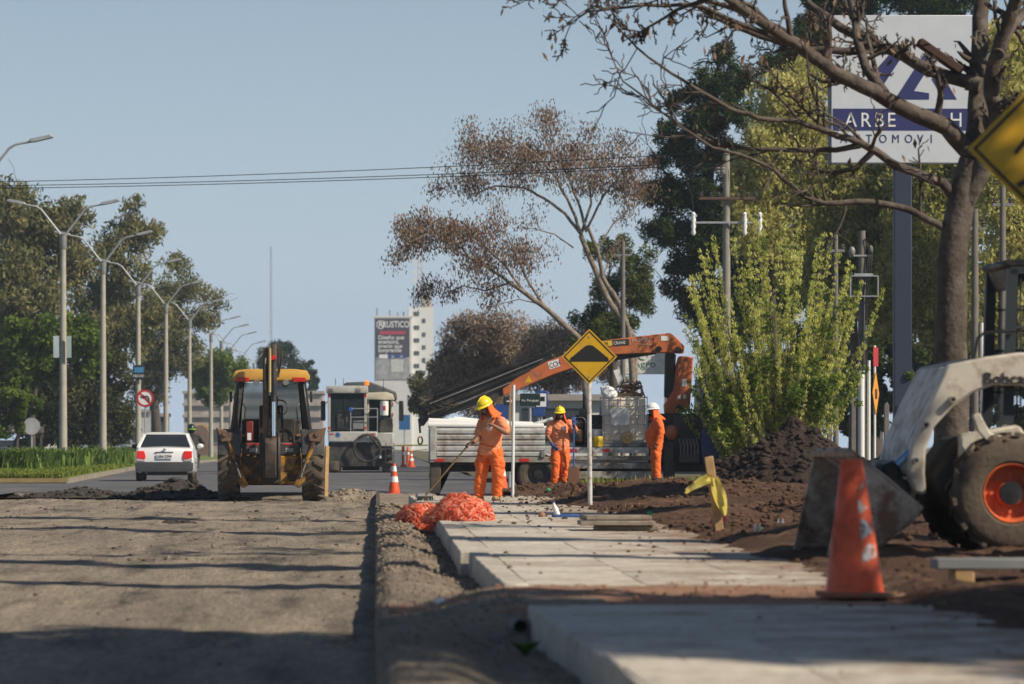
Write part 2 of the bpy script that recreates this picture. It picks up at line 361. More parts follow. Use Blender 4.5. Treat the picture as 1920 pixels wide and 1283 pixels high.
# turned soil right of the pavement
MNDS = [(4.1, 58, 1.5, 2.6, .26), (5.6, 60, 1.6, 2.2, .22), (3.5, 66, .8, 2.2, .14), (5.2, 54, 1.0, 2.4, .16), (6.2, 66, 1.8, 4, .16), (4.2, 47, .6, 2.0, .09),
        (3.75, 33.5, .5, 2.0, .07), (4.1, 36, .5, 2.2, .08), (6.8, 40, 1.2, 4, .12), (3.8, 29, .4, 1.2, .06), (6.2, 19.6, 1.6, 1.6, .14)]
def zsoil(X, Y):
    z = .10+.085*sstep(2.75, 3.35, X)+.012*(X-3.1)
    z = z+.06*fbm(X, Y*.7, .8, 4, 41)+.045*fbm(X, Y, 4, 4, 43)+.03*fbm(X, Y, 11, 2, 46)
    for (mx, my, rx, ry, h) in MNDS:
        d = ((X-mx)/rx)**2+((Y-my)/ry)**2; z = z+h*np.exp(-d*1.4)*(1+.35*fbm(X, Y, 3.2, 3, 47))
    z = z-.35*sstep(83.0, 85.0, Y)
    return z
st(grid('turned_soil', 2.62, 9.5, 9, 85.2, .05, .09, zsoil, g_soil))
st(grid('soil_field', 9.5, 60, 5, 84.2, .5, .6, lambda X, Y: .24+.06*fbm(X, Y, .4, 3, 44), g_soil))
# median strip with kerb
md = [(-8.3, 104), (-9.1, 130), (-9.95, 158), (-10.2, 260), (-10.3, 1500), (-14.4, 1500), (-14.4, 112), (-13.6, 106), (-12, 103.8)]
mb = MB(); mb.prism([(p[0], p[1]) for p in md], -.2, .13, 'z'); st(mb.build('median_kerb', g_curbw, sm=False))
def inner(p, d=.16):
    c = Vector((-11.8, max(116, min(p[1], 1490)))); v = c-Vector(p); v.normalize(); return (p[0]+v.x*d, p[1]+v.y*d)
mb = MB(); mb.prism([inner(p) for p in md], .0, .16, 'z'); st(mb.build('median', g_grass, sm=False))
m_yline = mat('faded yellow kerb paint', (.26, .19, .085), .8, var=.25)
mb = MB(); mb.prism([(-8.35, 103.86), (-12, 103.66), (-13.6, 105.8), (-13.55, 105.9), (-12, 103.78), (-8.35, 103.98)], .02, .137, 'z'); st(mb.build('kerb_paint', m_yline, sm=False))
# loose lumps
ICO = None
def lumps(name, pts, sizes, mt, seed=0, flat=.7, parent=None):
    global ICO
    if ICO is None:
        bm = bmesh.new(); bmesh.ops.create_icosphere(bm, subdivisions=1, radius=1); ICO = (np.array([v.co[:] for v in bm.verts]), np.array([[v.index for v in f.verts] for f in bm.faces])); bm.free()
    rng = np.random.default_rng(seed); n = len(pts); V, Fc = ICO
    sc = np.asarray(sizes)[:, None, None]*rng.uniform(.6, 1.3, (n, 1, 3))*np.array([1, 1, flat])
    j = rng.uniform(.72, 1.25, (n, len(V), 1)); co = V[None]*sc*j
    a = rng.uniform(0, 6.28, n); ca, sa = np.cos(a)[:, None], np.sin(a)[:, None]
    x = co[:, :, 0]*ca-co[:, :, 1]*sa; y = co[:, :, 0]*sa+co[:, :, 1]*ca
    co = np.stack([x, y, co[:, :, 2]], -1)+np.asarray(pts)[:, None, :]
    q = (Fc[None]+(np.arange(n)*len(V))[:, None, None]).reshape(-1, 3)
    return put(name, npmesh(name, co.reshape(-1, 3), q), mt, parent)
def scat(name, n, x0, x1, y0, y1, fz, s0, s1, mt, seed, mask=None):
    rng = np.random.default_rng(seed); X = rng.uniform(x0, x1, n); Y = rng.uniform(y0, y1, n)
    if mask is not None: k = mask(X, Y, rng.random(n)); X, Y = X[k], Y[k]
    s = (s0+(s1-s0)*rng.random(len(X))**4)*np.clip(Y/62, .28, 1)
    o = lumps(name, np.stack([X, Y, fz(X, Y)+s*.25], -1), s, mt, seed); return kind(o, 'stuff')
scat('loose_stones', 3600, -7.5, -.05, 14, 83, zpit, .005, .035, g_pit, 1, lambda X, Y, r: (fbm(X, Y*.4, .5, 3, 61) > .0))
scat('dark_asphalt_crumbs', 800, -7.5, -.05, 14, 83, zpit, .008, .05, mat('asphalt crumb', (.06, .053, .047), .9), 2, lambda X, Y, r: (fbm(X, Y*.6, .7, 3, 62) > .1))
scat('gravel', 9000, .02, .85, 13, 66, zverge, .012, .05, g_grav, 3)
scat('soil_clods', 15000, 2.9, 8.5, 17, 84, zsoil, .012, .075, g_soil, 4, lambda X, Y, r: (fbm(X, Y*.7, .8, 3, 63) > -.15))
scat('crumbs_of_soil_on_pavement', 5200, .85, 3.1, 13, 66, lambda X, Y: .158+0*X, .006, .045, g_soil, 5, lambda X, Y, r: (r < .12+.85*sstep(1.5, 3.1, X)) & (fbm(X, Y, .9, 3, 64) > -.1) & ((Y < 20.8) | (Y > 24)))
scat('soil_crumbs_on_driveway', 900, .1, 3.3, 20.7, 24.2, zdrv, .006, .05, g_red, 6)
# heap of broken asphalt at the far end of the excavation
def heap(name, label, cat, cx, cy, rx, ry, h, mt, seed, z0=0., rough=.5, dx=.05, lumpn=0, ls=(.02, .09), group=None):
    def fz(X, Y):
        d = np.sqrt(((X)/rx)**2+((Y)/ry)**2)+.22*fbm(X+cx, Y+cy, .9/max(rx, .4)*1.2, 3, seed)
        z = h*np.clip(1-d, 0, 1)**.85
        return z*(1+rough*fbm(X, Y, 2.4, 4, seed+1))+.06*h*fbm(X, Y, 7, 3, seed+5)-.06
    o = grid(name, -rx*1.3, rx*1.3, -ry*1.3, ry*1.3, dx, dx, fz, mt); o.location = (cx, cy, z0); tag(o, label, cat, group)
    if lumpn:
        rng = np.random.default_rng(seed); X = rng.uniform(-rx*1.1, rx*1.1, lumpn); Y = rng.uniform(-ry*1.1, ry*1.1, lumpn); s = ls[0]+(ls[1]-ls[0])*rng.random(lumpn)**3
        kind(lumps('clods', np.stack([X, Y, fz(X, Y)+s*.2], -1), s, mt, seed, parent=o), 'stuff')
    return o
g_rub = groundmat('broken asphalt', ((.065, .055, .048), (.045, .04, .036), (.10, .082, .068)), (.8, 3, 16), 1, .04)
heap('asphalt_heap', 'low dark heap of broken asphalt behind the white sedan beside the backhoe', 'rubble heap', -4.3, 82.6, 1.25, .9, .34, g_rub, 70, -.03, lumpn=500)
heap('asphalt_heap', 'thin dark ridge of broken asphalt along the far edge of the excavation by the median', 'rubble heap', -6.3, 82.7, 1.5, .7, .17, g_rub, 75, -.03, lumpn=300)
heap('asphalt_heap', 'small rubble ridge at the excavation corner right of the backhoe', 'rubble heap', -.55, 81.5, .85, 1.6, .19, g_pit, 79, -.06, lumpn=350)
heap('asphalt_heap', 'little clump of crumbled asphalt on the open excavated road bed', 'rubble heap', -3.0, 57.5, .45, .5, .10, g_rub, 81, -.12, lumpn=120, dx=.03, ls=(.01, .05))
heap('asphalt_heap', 'long flat smear of dark crumbs on the middle of the excavated road bed', 'rubble heap', -2.1, 39.0, .9, 1.2, .06, g_pit, 83, -.13, lumpn=260, dx=.04, ls=(.01, .05))
heap('soil_heap', 'big heap of dark turned soil in front of the leafy green shrub', 'soil heap', 8.25, 76, 2.15, 2.6, 1.42, g_dark, 90, .15, .35, .055, 2600, (.02, .11))
heap('soil_heap', 'lower shoulder of dark soil between the big heap and the skid steer', 'soil heap', 9.9, 73.5, 1.9, 2.2, .8, g_dark, 191, .15, .35, .06, 1200, (.02, .1))
heap('soil_heap', 'long low dark soil ridge behind the speed bump sign pole', 'soil heap', 4.75, 61.5, 1.75, 1.7, .34, g_dark, 94, .18, .4, .045, 900, (.015, .08))
heap('soil_heap', 'soil bank with pebbles between the skid steer bucket and the dark heap', 'soil heap', 6.2, 50, 1.8, 3.4, .36, g_soil, 97, .16, .4, .05, 1300, (.015, .07))
# grass tufts as uncountable ground cover
def blades(name, pts, h, w, mt, seed, droop=.5, parent=None, per=1):
    rng = np.random.default_rng(seed); pts = np.repeat(np.asarray(pts), per, 0); n = len(pts)
    a = rng.uniform(0, 6.283, n); hh = h*rng.uniform(.5, 1.25, n); lean = rng.uniform(.1, 1, n)*droop*hh
    d = np.stack([np.cos(a), np.sin(a), 0*a], -1); s = np.stack([-np.sin(a), np.cos(a), 0*a], -1)*(w*rng.uniform(.6, 1.2, n))[:, None]
    up = np.array([0, 0, 1.])
    p1 = pts+d*(lean*.35)[:, None]+up*(hh*.65)[:, None]; p2 = pts+d*lean[:, None]+up*(hh*(1-.25*droop))[:, None]
    co = np.stack([pts-s, pts+s, p1+s*.8, p1-s*.8, p2+s*.15, p2-s*.15], 1).reshape(-1, 3)
    b = (np.arange(n)*6)[:, None]; q = np.concatenate([b+np.array([[0,1,2,3]]), b+np.array([[3,2,4,5]])], 0)
    return put(name, npmesh(name, co, q, tint=np.repeat(rng.random(n), 6)), mt, parent)
l_grass = leafmat('grass blades', (.09, .13, .02), (.30, .34, .08), (.19, .24, .05), .35)
l_hedge = leafmat('strap leaves', (.04, .085, .02), (.24, .31, .08), (.10, .17, .035), .3)
rng = np.random.default_rng(5)
n = 26000; t = rng.random(n); Y = 104+55*t**1.6; X = rng.uniform(0, 1, n); ke = np.interp(Y, [104, 130, 158, 260], [-8.45, -9.25, -10.1, -10.3]); X = ke-X*3.9
kind(blades('median_grass', np.stack([X, Y, .15+0*X], -1), .14, .02, l_grass, 6), 'stuff')
n = 9500; t = rng.random(n); Y = 128+110*t**1.3; X = -12.35+rng.normal(0, .6, n)-.004*(Y-112); Z = .10+.22*(vnoise(X*1.1, Y*.55, 3)-.35)+.05*rng.random(n)
kind(blades('median_planting', np.stack([X, Y, Z], -1), .85, .035, l_hedge, 8, 1.0), 'stuff')
n = 4000; X = rng.uniform(4.4, 7.6, n); Y = rng.uniform(79.5, 84, n); k = fbm(X, Y, .9, 3, 8) > -.05
kind(blades('grass_patch', np.stack([X, Y, zsoil(X, Y)], -1)[k], .13, .012, l_grass, 9), 'stuff')
n = 900; X = rng.uniform(2.9, 4.2, n); Y = rng.uniform(44, 62, n); k = fbm(X, Y, .6, 3, 18) > .18
kind(blades('sparse_grass', np.stack([X, Y, zsoil(X, Y)], -1)[k], .09, .01, mat('dry grass', (.22, .19, .08), .9), 19), 'stuff')
# ------------------------------------------------------------------ machines and vehicles
def wheel(parent, c, rad, wid, mt_rim, rim=.55, lugs=0, name='wheel', n=36, axle='x', side=1, hub=(.12, .03)):
    """tyre with a rounded shoulder (> rim with a dished disc, bolts); axle along x or y; side = where the outside is"""
    h = wid/2; ri = rad*rim
    prof = [(ri, -h*.8), (ri*1.08, -h*.95), (rad*.86, -h), (rad*.95, -h*.86), (rad, -h*.6), (rad, h*.6), (rad*.95, h*.86), (rad*.86, h), (ri*1.08, h*.95), (ri, h*.8)]
    t = MB().lathe(prof+[prof[0]], c, axle, n)
    t.f = [f for f in t.f if len(f) == 4]
    if lugs:
        for k in range(lugs):
            for sgn in (-1, 1):
                a = 2*math.pi*(k+(.5 if sgn > 0 else 0))/lugs; da = .16
                pts = []
                for (ang, w_) in ((a, 0.04*h), (a+da, h*.96)):
                    for dr in (-.02*rad, .055*rad):
                        for dt in (-.045, .045): pts.append((rad+dr, ang+dt, w_*sgn))
                vs = []
                for (r_, an, w_) in pts:
                    u, v = r_*math.cos(an), r_*math.sin(an)
                    vs.append((c[0]+w_, c[1]+u, c[2]+v) if axle == 'x' else (c[0]+u, c[1]+w_, c[2]+v))
                t.add(vs, [(0,1,3,2), (4,6,7,5), (0,4,5,1), (2,3,7,6), (0,2,6,4), (1,5,7,3)])
    ty = t.build(name, m_tyre, parent)
    o = side*h
    rp = [(ri*1.02, o*.82), (ri*.97, o*.88), (ri*.92, o*.74), (ri*.84, o*.05), (ri*.45, -o*.02), (ri*.42, o*.35), (ri*.30, o*.40), (.001, o*.40)]
    m = MB().lathe(rp, c, axle, 28); m.f = [f for f in m.f if len(f) == 4]
    for k in range(8):
        a = 2*math.pi*k/8; u, v = ri*.62*math.cos(a), ri*.62*math.sin(a)
        cc = (c[0]+o*.02, c[1]+u, c[2]+v) if axle == 'x' else (c[0]+u, c[1]+o*.02, c[2]+v)
        m.lathe([(ri*.07, -.03), (ri*.07, .03)], cc, axle, 8)
    m.build('rim', mt_rim, ty)
    m2 = MB().lathe([(ri*.40, o*.3), (ri*.38, o*.55), (.001, o*.58)], c, axle, 16); m2.f = [f for f in m2.f if len(f) == 4]; m2.build('hub', m_blackp, ty)
    return ty
# ---- backhoe loader, seen from behind
def backhoe():
    t = thing('backhoe_loader', 'muddy yellow backhoe loader seen from behind with its digging arm folded upright', 'backhoe', (-2.16, 79.5, -.135), R(1.5))
    m_mud = mat('muddy boom steel', (.10, .065, .045), .7, var=.3, dirt=(.17, .11, .07), dirtamt=.5, ds=4)
    for sx in (-1, 1):
        wheel(t, (sx*.87, 0, .70), .70, .46, m_yel, lugs=18, side=sx)
        wheel(t, (sx*.95, 2.1, .50), .50, .32, m_yel, lugs=16, side=sx)
        MB().prism([(-.68, .95), (-.66, 1.38), (-.35, 1.50), (.4, 1.50), (.78, 1.15), (.8, .98), (.35, 1.40), (-.35, 1.40), (-.58, 1.25)], sx*.62, sx*1.1, 'x').build('fender', m_dgrey, t, .02)
    b = MB().box(-.62, .62, -.42, .3, .42, .95); b.prism([(-.62, .95), (-.3, .36), (.3, .36), (.62, .95)], -.46, -.40); b.build('rear_frame', m_yel, t, .03)
    MB().box(-.6, .6, -.46, -.38, .97, 1.22).build('rear_panel', m_dgrey, t, .02)
    for x in (-.42, .32):
        o = text('580', .11, m_signwht, t, (x-.03, -.466, 1.03)); o.name = 'model_number'
        MB().box(x-.08, x+.2, -.4665, -.462, 1.17, 1.20).build('red_stripe', m_red, t)
    MB().box(-.45, .45, .2, 3.0, .62, 1.05).build('chassis', m_yel, t, .03)
    MB().prism([(1.15, 1.0), (1.15, 1.55), (2.85, 1.38), (3.05, 1.0)], -.38, .38, 'x').build('engine_hood', m_dgrey, t, .04)
    # cab
    for sx in (-1, 1):
        MB().beam((sx*.80, -.34, 1.2), (sx*.64, -.26, 2.50), .13, .12).build('cab_post', m_blackp, t, .012)
        MB().beam((sx*.74, .45, 1.2), (sx*.64, .42, 2.50), .06, .07).build('cab_post', m_blackp, t, .01)
        MB().beam((sx*.72, 1.15, 1.3), (sx*.62, .98, 2.50), .10, .10).build('cab_post', m_blackp, t, .01)
        MB().tube([(sx*.60, -.3, 1.62), (sx*.55, -.36, 1.68), (sx*.53, -.36, 1.95), (sx*.58, -.3, 2.02)], .014, 6).build('grab_handle', m_blackp, t)
        MB().box(sx*.80-.03, sx*.80+.03, -.34, 1.1, 1.10, 1.32).build('cab_sill', m_dgrey, t, .015)
        p = MB().box(sx*.83-.025, sx*.83+.025, -.2, -.05, 2.05, 2.28); p.build('work_lamp', m_blackp, t, .015)
        MB().box(sx*.58-.13, sx*.58+.13, -.423, -.40, 2.47, 2.56).build('tail_lamp', m_red, t, .006)
        MB().lathe([(.001, -.43), (.06, -.43), (.065, -.40), (.05, -.34)], (sx*.3, 0, 2.46), 'y', 14).build('work_lamp', m_grey, t)
    rf = MB(); rf.prism([(-.79, 2.50), (-.80, 2.58), (-.74, 2.70), (-.5, 2.735), (.5, 2.735), (.74, 2.70), (.80, 2.58), (.79, 2.50)], -.40, 1.15); rf.build('roof', mat('roof yellow', (.62, .34, .06), .5, var=.12, dirt=(.35, .22, .08), dirtamt=.25), t, .03, 2)
    m_pane = mat('cab glass', (.35, .40, .40), .03, trans=1, var=.02)
    MB().prism([(-.63, 1.35), (-.57, 2.47), (.57, 2.47), (.63, 1.35)], .99, 1.0).build('windscreen', m_pane, t)
    MB().box(-.62, .62, .96, 1.2, 1.1, 1.72).build('dashboard', m_black, t, .04); MB().box(-.62, .62, -.2, .9, 1.1, 1.22).build('cab_floor', m_black, t, .02)
    # inside the cab
    s = MB().box(-.25, .25, .25, .72, 1.25, 1.42); s.box(-.25, .25, .66, .80, 1.38, 2.0); s.build('seat', m_black, t, .04, 2)
    MB().box(-.14, .14, .66, .76, 2.0, 2.2).build('headrest', m_black, t, .03)
    c = MB().box(.1, .5, .78, 1.1, 1.1, 1.72); c.tube([(.2, .8, 1.7), (.17, .55, 1.95)], .03, 8); c.build('console', m_black, t, .03)
    ring = [(.17+.18*math.cos(k*.5236), .55+.05*math.sin(k*.5236), 1.95+.16*math.sin(k*.5236)) for k in range(13)]
    MB().tube(ring, .014, 6).build('steering_wheel', m_blackp, t)
    MB().box(-.52, -.37, -.30, -.1, 1.24, 1.66).build('red_toolbox', mat('red toolbox', (.16, .02, .015), .5, var=.2), t, .015)
    MB().box(-.49, -.41, -.303, -.3, 1.27, 1.42).build('sticker', m_signwht, t)
    for k in range(4): MB().tube([(-.24+.16*k, -.1, 1.2), (-.25+.165*k, -.2, 1.72)], .014, 6).build('control_lever', m_blackp, t)
    MB().tube([(-.1, .0, 1.35), (.25, -.05, 1.5), (.38, -.1, 1.42), (.42, -.2, 1.2)], .045, 8).build('hose', m_black, t)
    # stabilisers folded upward in a V
    for sx in (-1, 1):
        b = MB().prism([(sx*1.13, 1.50), (sx*.90, 1.46), (sx*.78, 1.05), (sx*.46, .34), (sx*.58, .28), (sx*.90, .66)], -.66, -.50); b.build('stabiliser_leg', m_yel, t, .015)
        b = MB().prism([(sx*1.14, 1.54), (sx*.74, 1.40), (sx*.78, 1.24), (sx*1.02, 1.22)], -.72, -.62); b.build('stabiliser_foot', m_mud, t, .02)
        MB().tube([(sx*.90, -.66, 1.32), (sx*.72, -.66, .80)], .055, 10).build('stabiliser_cylinder', m_yel, t)
        MB().tube([(sx*.72, -.66, .80), (sx*.62, -.64, .50)], .03, 10).build('stabiliser_rod', m_chrome, t)
        MB().lathe([(.055, -.75), (.055, -.6)], (sx*.95, 0, 1.40), 'y', 12).build('pin', m_mud, t)
        MB().beam((sx*1.09, -.5, 1.5), (sx*1.0, -.1, .5), .04, .10).build('guard_bar', m_mud, t, .01)
    # digging arm folded upright
    b = MB().box(-.2, .2, -.75, -.44, .38, 1.05); b.box(-.24, -.15, -.85, -.55, .5, 1.35); b.box(.10, .19, -.85, -.55, .5, 1.35); b.build('swing_post', m_blackp, t, .02)
    b = MB().prism([(-.80, .7), (-1.02, .9), (-1.05, 1.7), (-.92, 2.7), (-.80, 3.18), (-.68, 3.16), (-.72, 2.5), (-.72, 1.4)], -.17, -.05, 'x'); b.build('boom', m_mud, t, .015)
    b = MB().prism([(-.98, 1.1), (-1.16, 1.15), (-1.12, 2.2), (-1.0, 3.22), (-.86, 3.28), (-.84, 3.0), (-.95, 2.1)], -.005, .115, 'x'); b.build('dipper', mat('dark arm steel', (.035, .03, .028), .5, dirt=(.09, .06, .045), dirtamt=.4, ds=5), t, .015)
    MB().tube([(.055, -1.22, 1.35), (.055, -1.18, 2.05)], .038, 12).build('cylinder_rod', m_chrome, t)
    MB().tube([(.055, -1.18, 2.05), (.055, -1.1, 2.95)], .055, 12).build('cylinder', m_blackp, t)
    hs = MB()
    hp = [(-.025, -1.2, 2.25+.9*k/60) for k in range(61)]; hs.tube(hp, [.022 if k % 2 else .030 for k in range(61)], 8); hs.build('corrugated_hose', mat('yellowed hose', (.45, .36, .16), .6), t)
    for k in range(3):
        q = [(.09+.03*k, -1.05, 2.55), (.16+.035*k, -1.0, 2.75+.1*k), (.17+.03*k, -.98, 3.0+.04*k), (.1, -.95, 3.2)]; MB().tube(q, .014, 6).build('hose', m_black, t)
    MB().tube([(-.11, -.95, 2.2), (-.13, -1.0, 2.7), (-.115, -.98, 2.95)], .02, 6).build('hose', mat('dusty hose', (.28, .24, .18), .8), t)
    for sx in (-.17, .13): MB().prism([(-1.0, .45), (-1.15, .7), (-1.1, 1.25), (-.9, 1.45), (-.7, 1.3), (-.75, .6)], sx, sx+.04, 'x').build('bucket_link', mat('dark arm steel', (.035, .03, .028), .5), t, .01)
    b = MB().prism([(-1.22, .48), (-1.10, .62), (-.95, 1.2), (-1.2, 1.32), (-1.34, 1.2), (-1.36, .8)], -.13, .11, 'x'); b.build('digging_bucket', mat('dark arm steel', (.035, .03, .028), .5, dirt=(.09, .06, .045), dirtamt=.4, ds=5), t, .02)
    MB().box(-.02, .1, -1.2, -1.14, 2.9, 3.0).build('red_flag', m_red, t, .01)
    b = MB(); b.prism([(3.3, .35), (3.5, .30), (4.1, .33), (4.15, .4), (3.55, .45), (3.45, 1.0), (3.3, 1.05)], -1.12, 1.12, 'x'); b.build('loader_bucket', m_yel, t, .02)
    for sx in (-1, 1): MB().prism([(.9, 1.35), (1.1, 1.5), (2.9, 1.1), (3.4, .6), (3.3, .45), (2.7, .85)], sx*.52, sx*.62, 'x').build('loader_arm', m_yel, t, .015)
    # the boards lashed beside the right rear wheel
    MB().beam((1.13, -.1, .1), (1.16, -.05, 1.15), .03, .14).build('side_board', m_wood, t, .005)
backhoe()
# ---- cold planer (road milling machine), seen from behind
def planer():
    t = thing('milling_machine', 'white road milling machine seen from behind with cab windows and coiled black hose', 'milling machine', (-.55, 144, 0), 0)
    m_w = mat('planer white', (.46, .46, .44), .45, dirt=(.36, .33, .29), dirtamt=.3, ds=5); m_cr = mat('planer cream', (.55, .50, .38), .5)
    m_dk = mat('planer dark', (.016, .017, .018), .6, dirt=(.08, .07, .06), dirtamt=.4); m_rf = mat('planer grey cover', (.09, .095, .10), .6)
    for sx in (-1, 1):
        for y in (.6, 5.2):
            b = MB().prism([(y-.75, .1), (y-.6, 0), (y+.6, 0), (y+.75, .1), (y+.6, .6), (y-.6, .6)], sx*1.0-.2, sx*1.0+.2, 'x'); b.build('crawler_track', m_tyre, t, .04)
    b = MB().box(-1.22, 1.2, -.05, 6.2, .22, 1.155); b.build('undercarriage', m_dk, t, .03)
    MB().box(-.7, .7, 1.2, 4, .08, .4).build('drum_housing', m_dk, t, .03)
    MB().box(-1.22, .62, -.18, .6, 1.16, 1.54).build('rear_box', m_w, t, .03)
    MB().box(.62, 1.22, -.1, .6, .98, 1.5).build('rear_box', m_w, t, .03)
    for k, x in enumerate((-1.1, .45)): MB().box(x-.09, x+.09, -.187, -.183, 1.42, 1.47).build('red_reflector', m_red, t)
    MB().lathe([(.001, -.19), (.09, -.19), (.09, -.182)], (-.86, 0, 1.42), 'y', 16).build('round_logo', m_blue, t)
    MB().box(-1.25, 1.2, .4, 6.0, 1.5, 1.62).build('deck', m_dk, t, .02)
    # cab on the left: posts, glass panes
    for x in (-1.24, .12): MB().box(x, x+.1, -.02, .1, 1.55, 3.05).build('cab_post', m_w, t, .015)
    for x in (-1.24, .12): MB().box(x, x+.1, 1.6, 1.7, 1.55, 3.05).build('cab_post', m_w, t, .015)
    rf = MB().box(-1.3, .27, -.12, 1.8, 2.98, 3.26); rf.build('cab_roof', m_w, t, .05, 2)
    for x in (-1.12, -.1): MB().box(x-.1, x+.1, -.135, -.118, 3.03, 3.16).build('roof_lamp', m_grey, rf and t, .02)
    for x in (-1.2, .16): MB().box(x-.04, x+.05, -.03, -.022, 2.82, 2.96).build('tail_lamp', m_red, t)
    for x in (-1.2, .16): MB().box(x-.03, x+.05, -.03, -.022, 1.62, 1.72).build('tail_lamp', m_red, t)
    m_pane = mat('planer glass', (.018, .026, .03), .25, spec=.12, var=.3)
    MB().box(-1.14, .12, .03, .045, 1.62, 2.97).build('rear_window', m_pane, t)
    MB().box(-.62, -.58, .015, .03, 1.62, 2.97).build('wiper', m_blackp, t)
    MB().box(-.9, -.5, -.02, .028, 1.65, 2.2).build('seat_back', m_dk, t, .05)
    MB().box(-.3, .1, -.03, .026, 1.64, 1.95).build('sticker_panel', m_grey, t, .01)
    MB().box(.3, 1.12, .3, .32, 1.62, 2.75).build('rear_window', m_pane, t)
    for x in (.22, 1.12): MB().box(x, x+.09, .22, .36, 1.5, 2.8).build('cab_post', m_cr, t, .015)
    MB().prism([(.2, 2.75), (.2, 3.0), (.95, 3.03), (1.2, 2.95), (1.27, 2.72)], .1, 2.2).build('engine_cover', m_cr, t, .05, 2)
    MB().prism([(-.75, 3.2), (-.6, 3.42), (.3, 3.46), (.75, 3.3), (1.35, 3.06), (1.38, 2.75), (.2, 2.75), (-.75, 3.0)], 2.3, 6).build('grey_cover', m_rf, t, .05)
    MB().lathe([(.10, 3.28), (.10, 3.40), (.03, 3.46), (.001, 3.47)], (.22, .1, 0), 'z', 12).build('beacon', mat('amber beacon', (.8, .22, .02), .2, emit=.5), t)
    MB().lathe([(.15, 2.15), (.16, 2.5), (.15, 2.68), (.001, 2.69)], (.88, -.02, 0), 'z', 16).build('water_can', m_white2, t)
    MB().box(.83, .93, -.19, -.17, 2.35, 2.5).build('red_label', m_red, t)
    MB().box(.7, 1.2, -.0, .3, 1.5, 2.05).build('engine_panel', m_dk, t, .02)
    for z in (2.4, 2.08):
        MB().tube([(-.38, -.14, z), (.62, -.14, z)], .018, 6).build('rail', m_galv, t)
    for x in (-.38, .62): MB().tube([(x, -.14, 1.35), (x, -.14, 2.42)], .018, 6).build('rail_post', m_galv, t)
    MB().box(-.46, -.30, -.2, -.1, 2.3, 2.44).build('blue_lamp', m_blue, t, .02)
    ring = [(.24+.5*math.cos(k*math.pi/18), -.26-.02*math.sin(k*.9), .92+.5*math.sin(k*math.pi/18)) for k in range(-28, 9)]
    MB().tube(ring+[(.72, -.27, .9), (.72, -.26, .62)], .048, 10).build('suction_hose', m_black, t)
    MB().tube([(.72, -.26, .64), (.72, -.26, .54)], [.05, .06], 10).build('hose_end', m_galv, t)
    for z in (.35, .62, .89): MB().box(.93, 1.26, -.28, -.1, z, z+.04).build('ladder_step', m_dgrey, t, .005)
    for x in (.93, 1.24): MB().box(x-.015, x+.015, -.26, -.2, .3, 1.1).build('ladder_rail', m_dgrey, t)
    for (x, s_) in ((1.52, 1), (-1.42, -1)):
        b = MB().box(x-.09, x+.09, .6, .68, 1.95, 2.7); o = b.build('mirror', m_blackp, t, .03)
        MB().tube([(x-.1*s_, .7, 2.6), (1.2*s_, .8, 2.75)], .015, 6).build('mirror_arm', m_blackp, t)
    for x in (-.95, -.65, .85): MB().tube([(x, .3 if x < 0 else .5, 2.9), (x, .3 if x < 0 else .5, 3.55)], .012, 5).build('antenna', m_blackp, t)
    for z in (1.7, 2.1, 2.5): MB().box(1.2, 1.215, .18, .22, z, z+.15).build('red_reflector', m_red, t)
planer()
# ---- cars
def carbody(L, Wd, roofz, belt, side_glass, nose, profile, mt, t, gl):
    """lofted body: profile = list of (y, z_bottom, z_shoulder, halfwidth_bottom, halfwidth_shoulder)"""
    vs = []; fs = []; n = len(profile)
    for (y, zb, zs, wb, ws) in profile:
        zm = zb+(zs-zb)*.55
        ring = [(-wb*.92, zb), (-wb, zb+.06), (-ws*1.0, zm), (-ws*.97, zs-.05), (-ws*.9, zs), (0, zs+.025), (ws*.9, zs), (ws*.97, zs-.05), (ws, zm), (wb, zb+.06), (wb*.92, zb)]
        vs += [(x, y, z) for (x, z) in ring]
    k = 11
    for i in range(n-1):
        for j in range(k): fs.append((i*k+j, i*k+(j+1) % k, (i+1)*k+(j+1) % k, (i+1)*k+j))
    fs += [tuple(range(k)), tuple((n-1)*k+j for j in range(k))]
    b = MB(); b.add(vs, fs); return b.build('body', mt, t, .02, 2, ang=50)
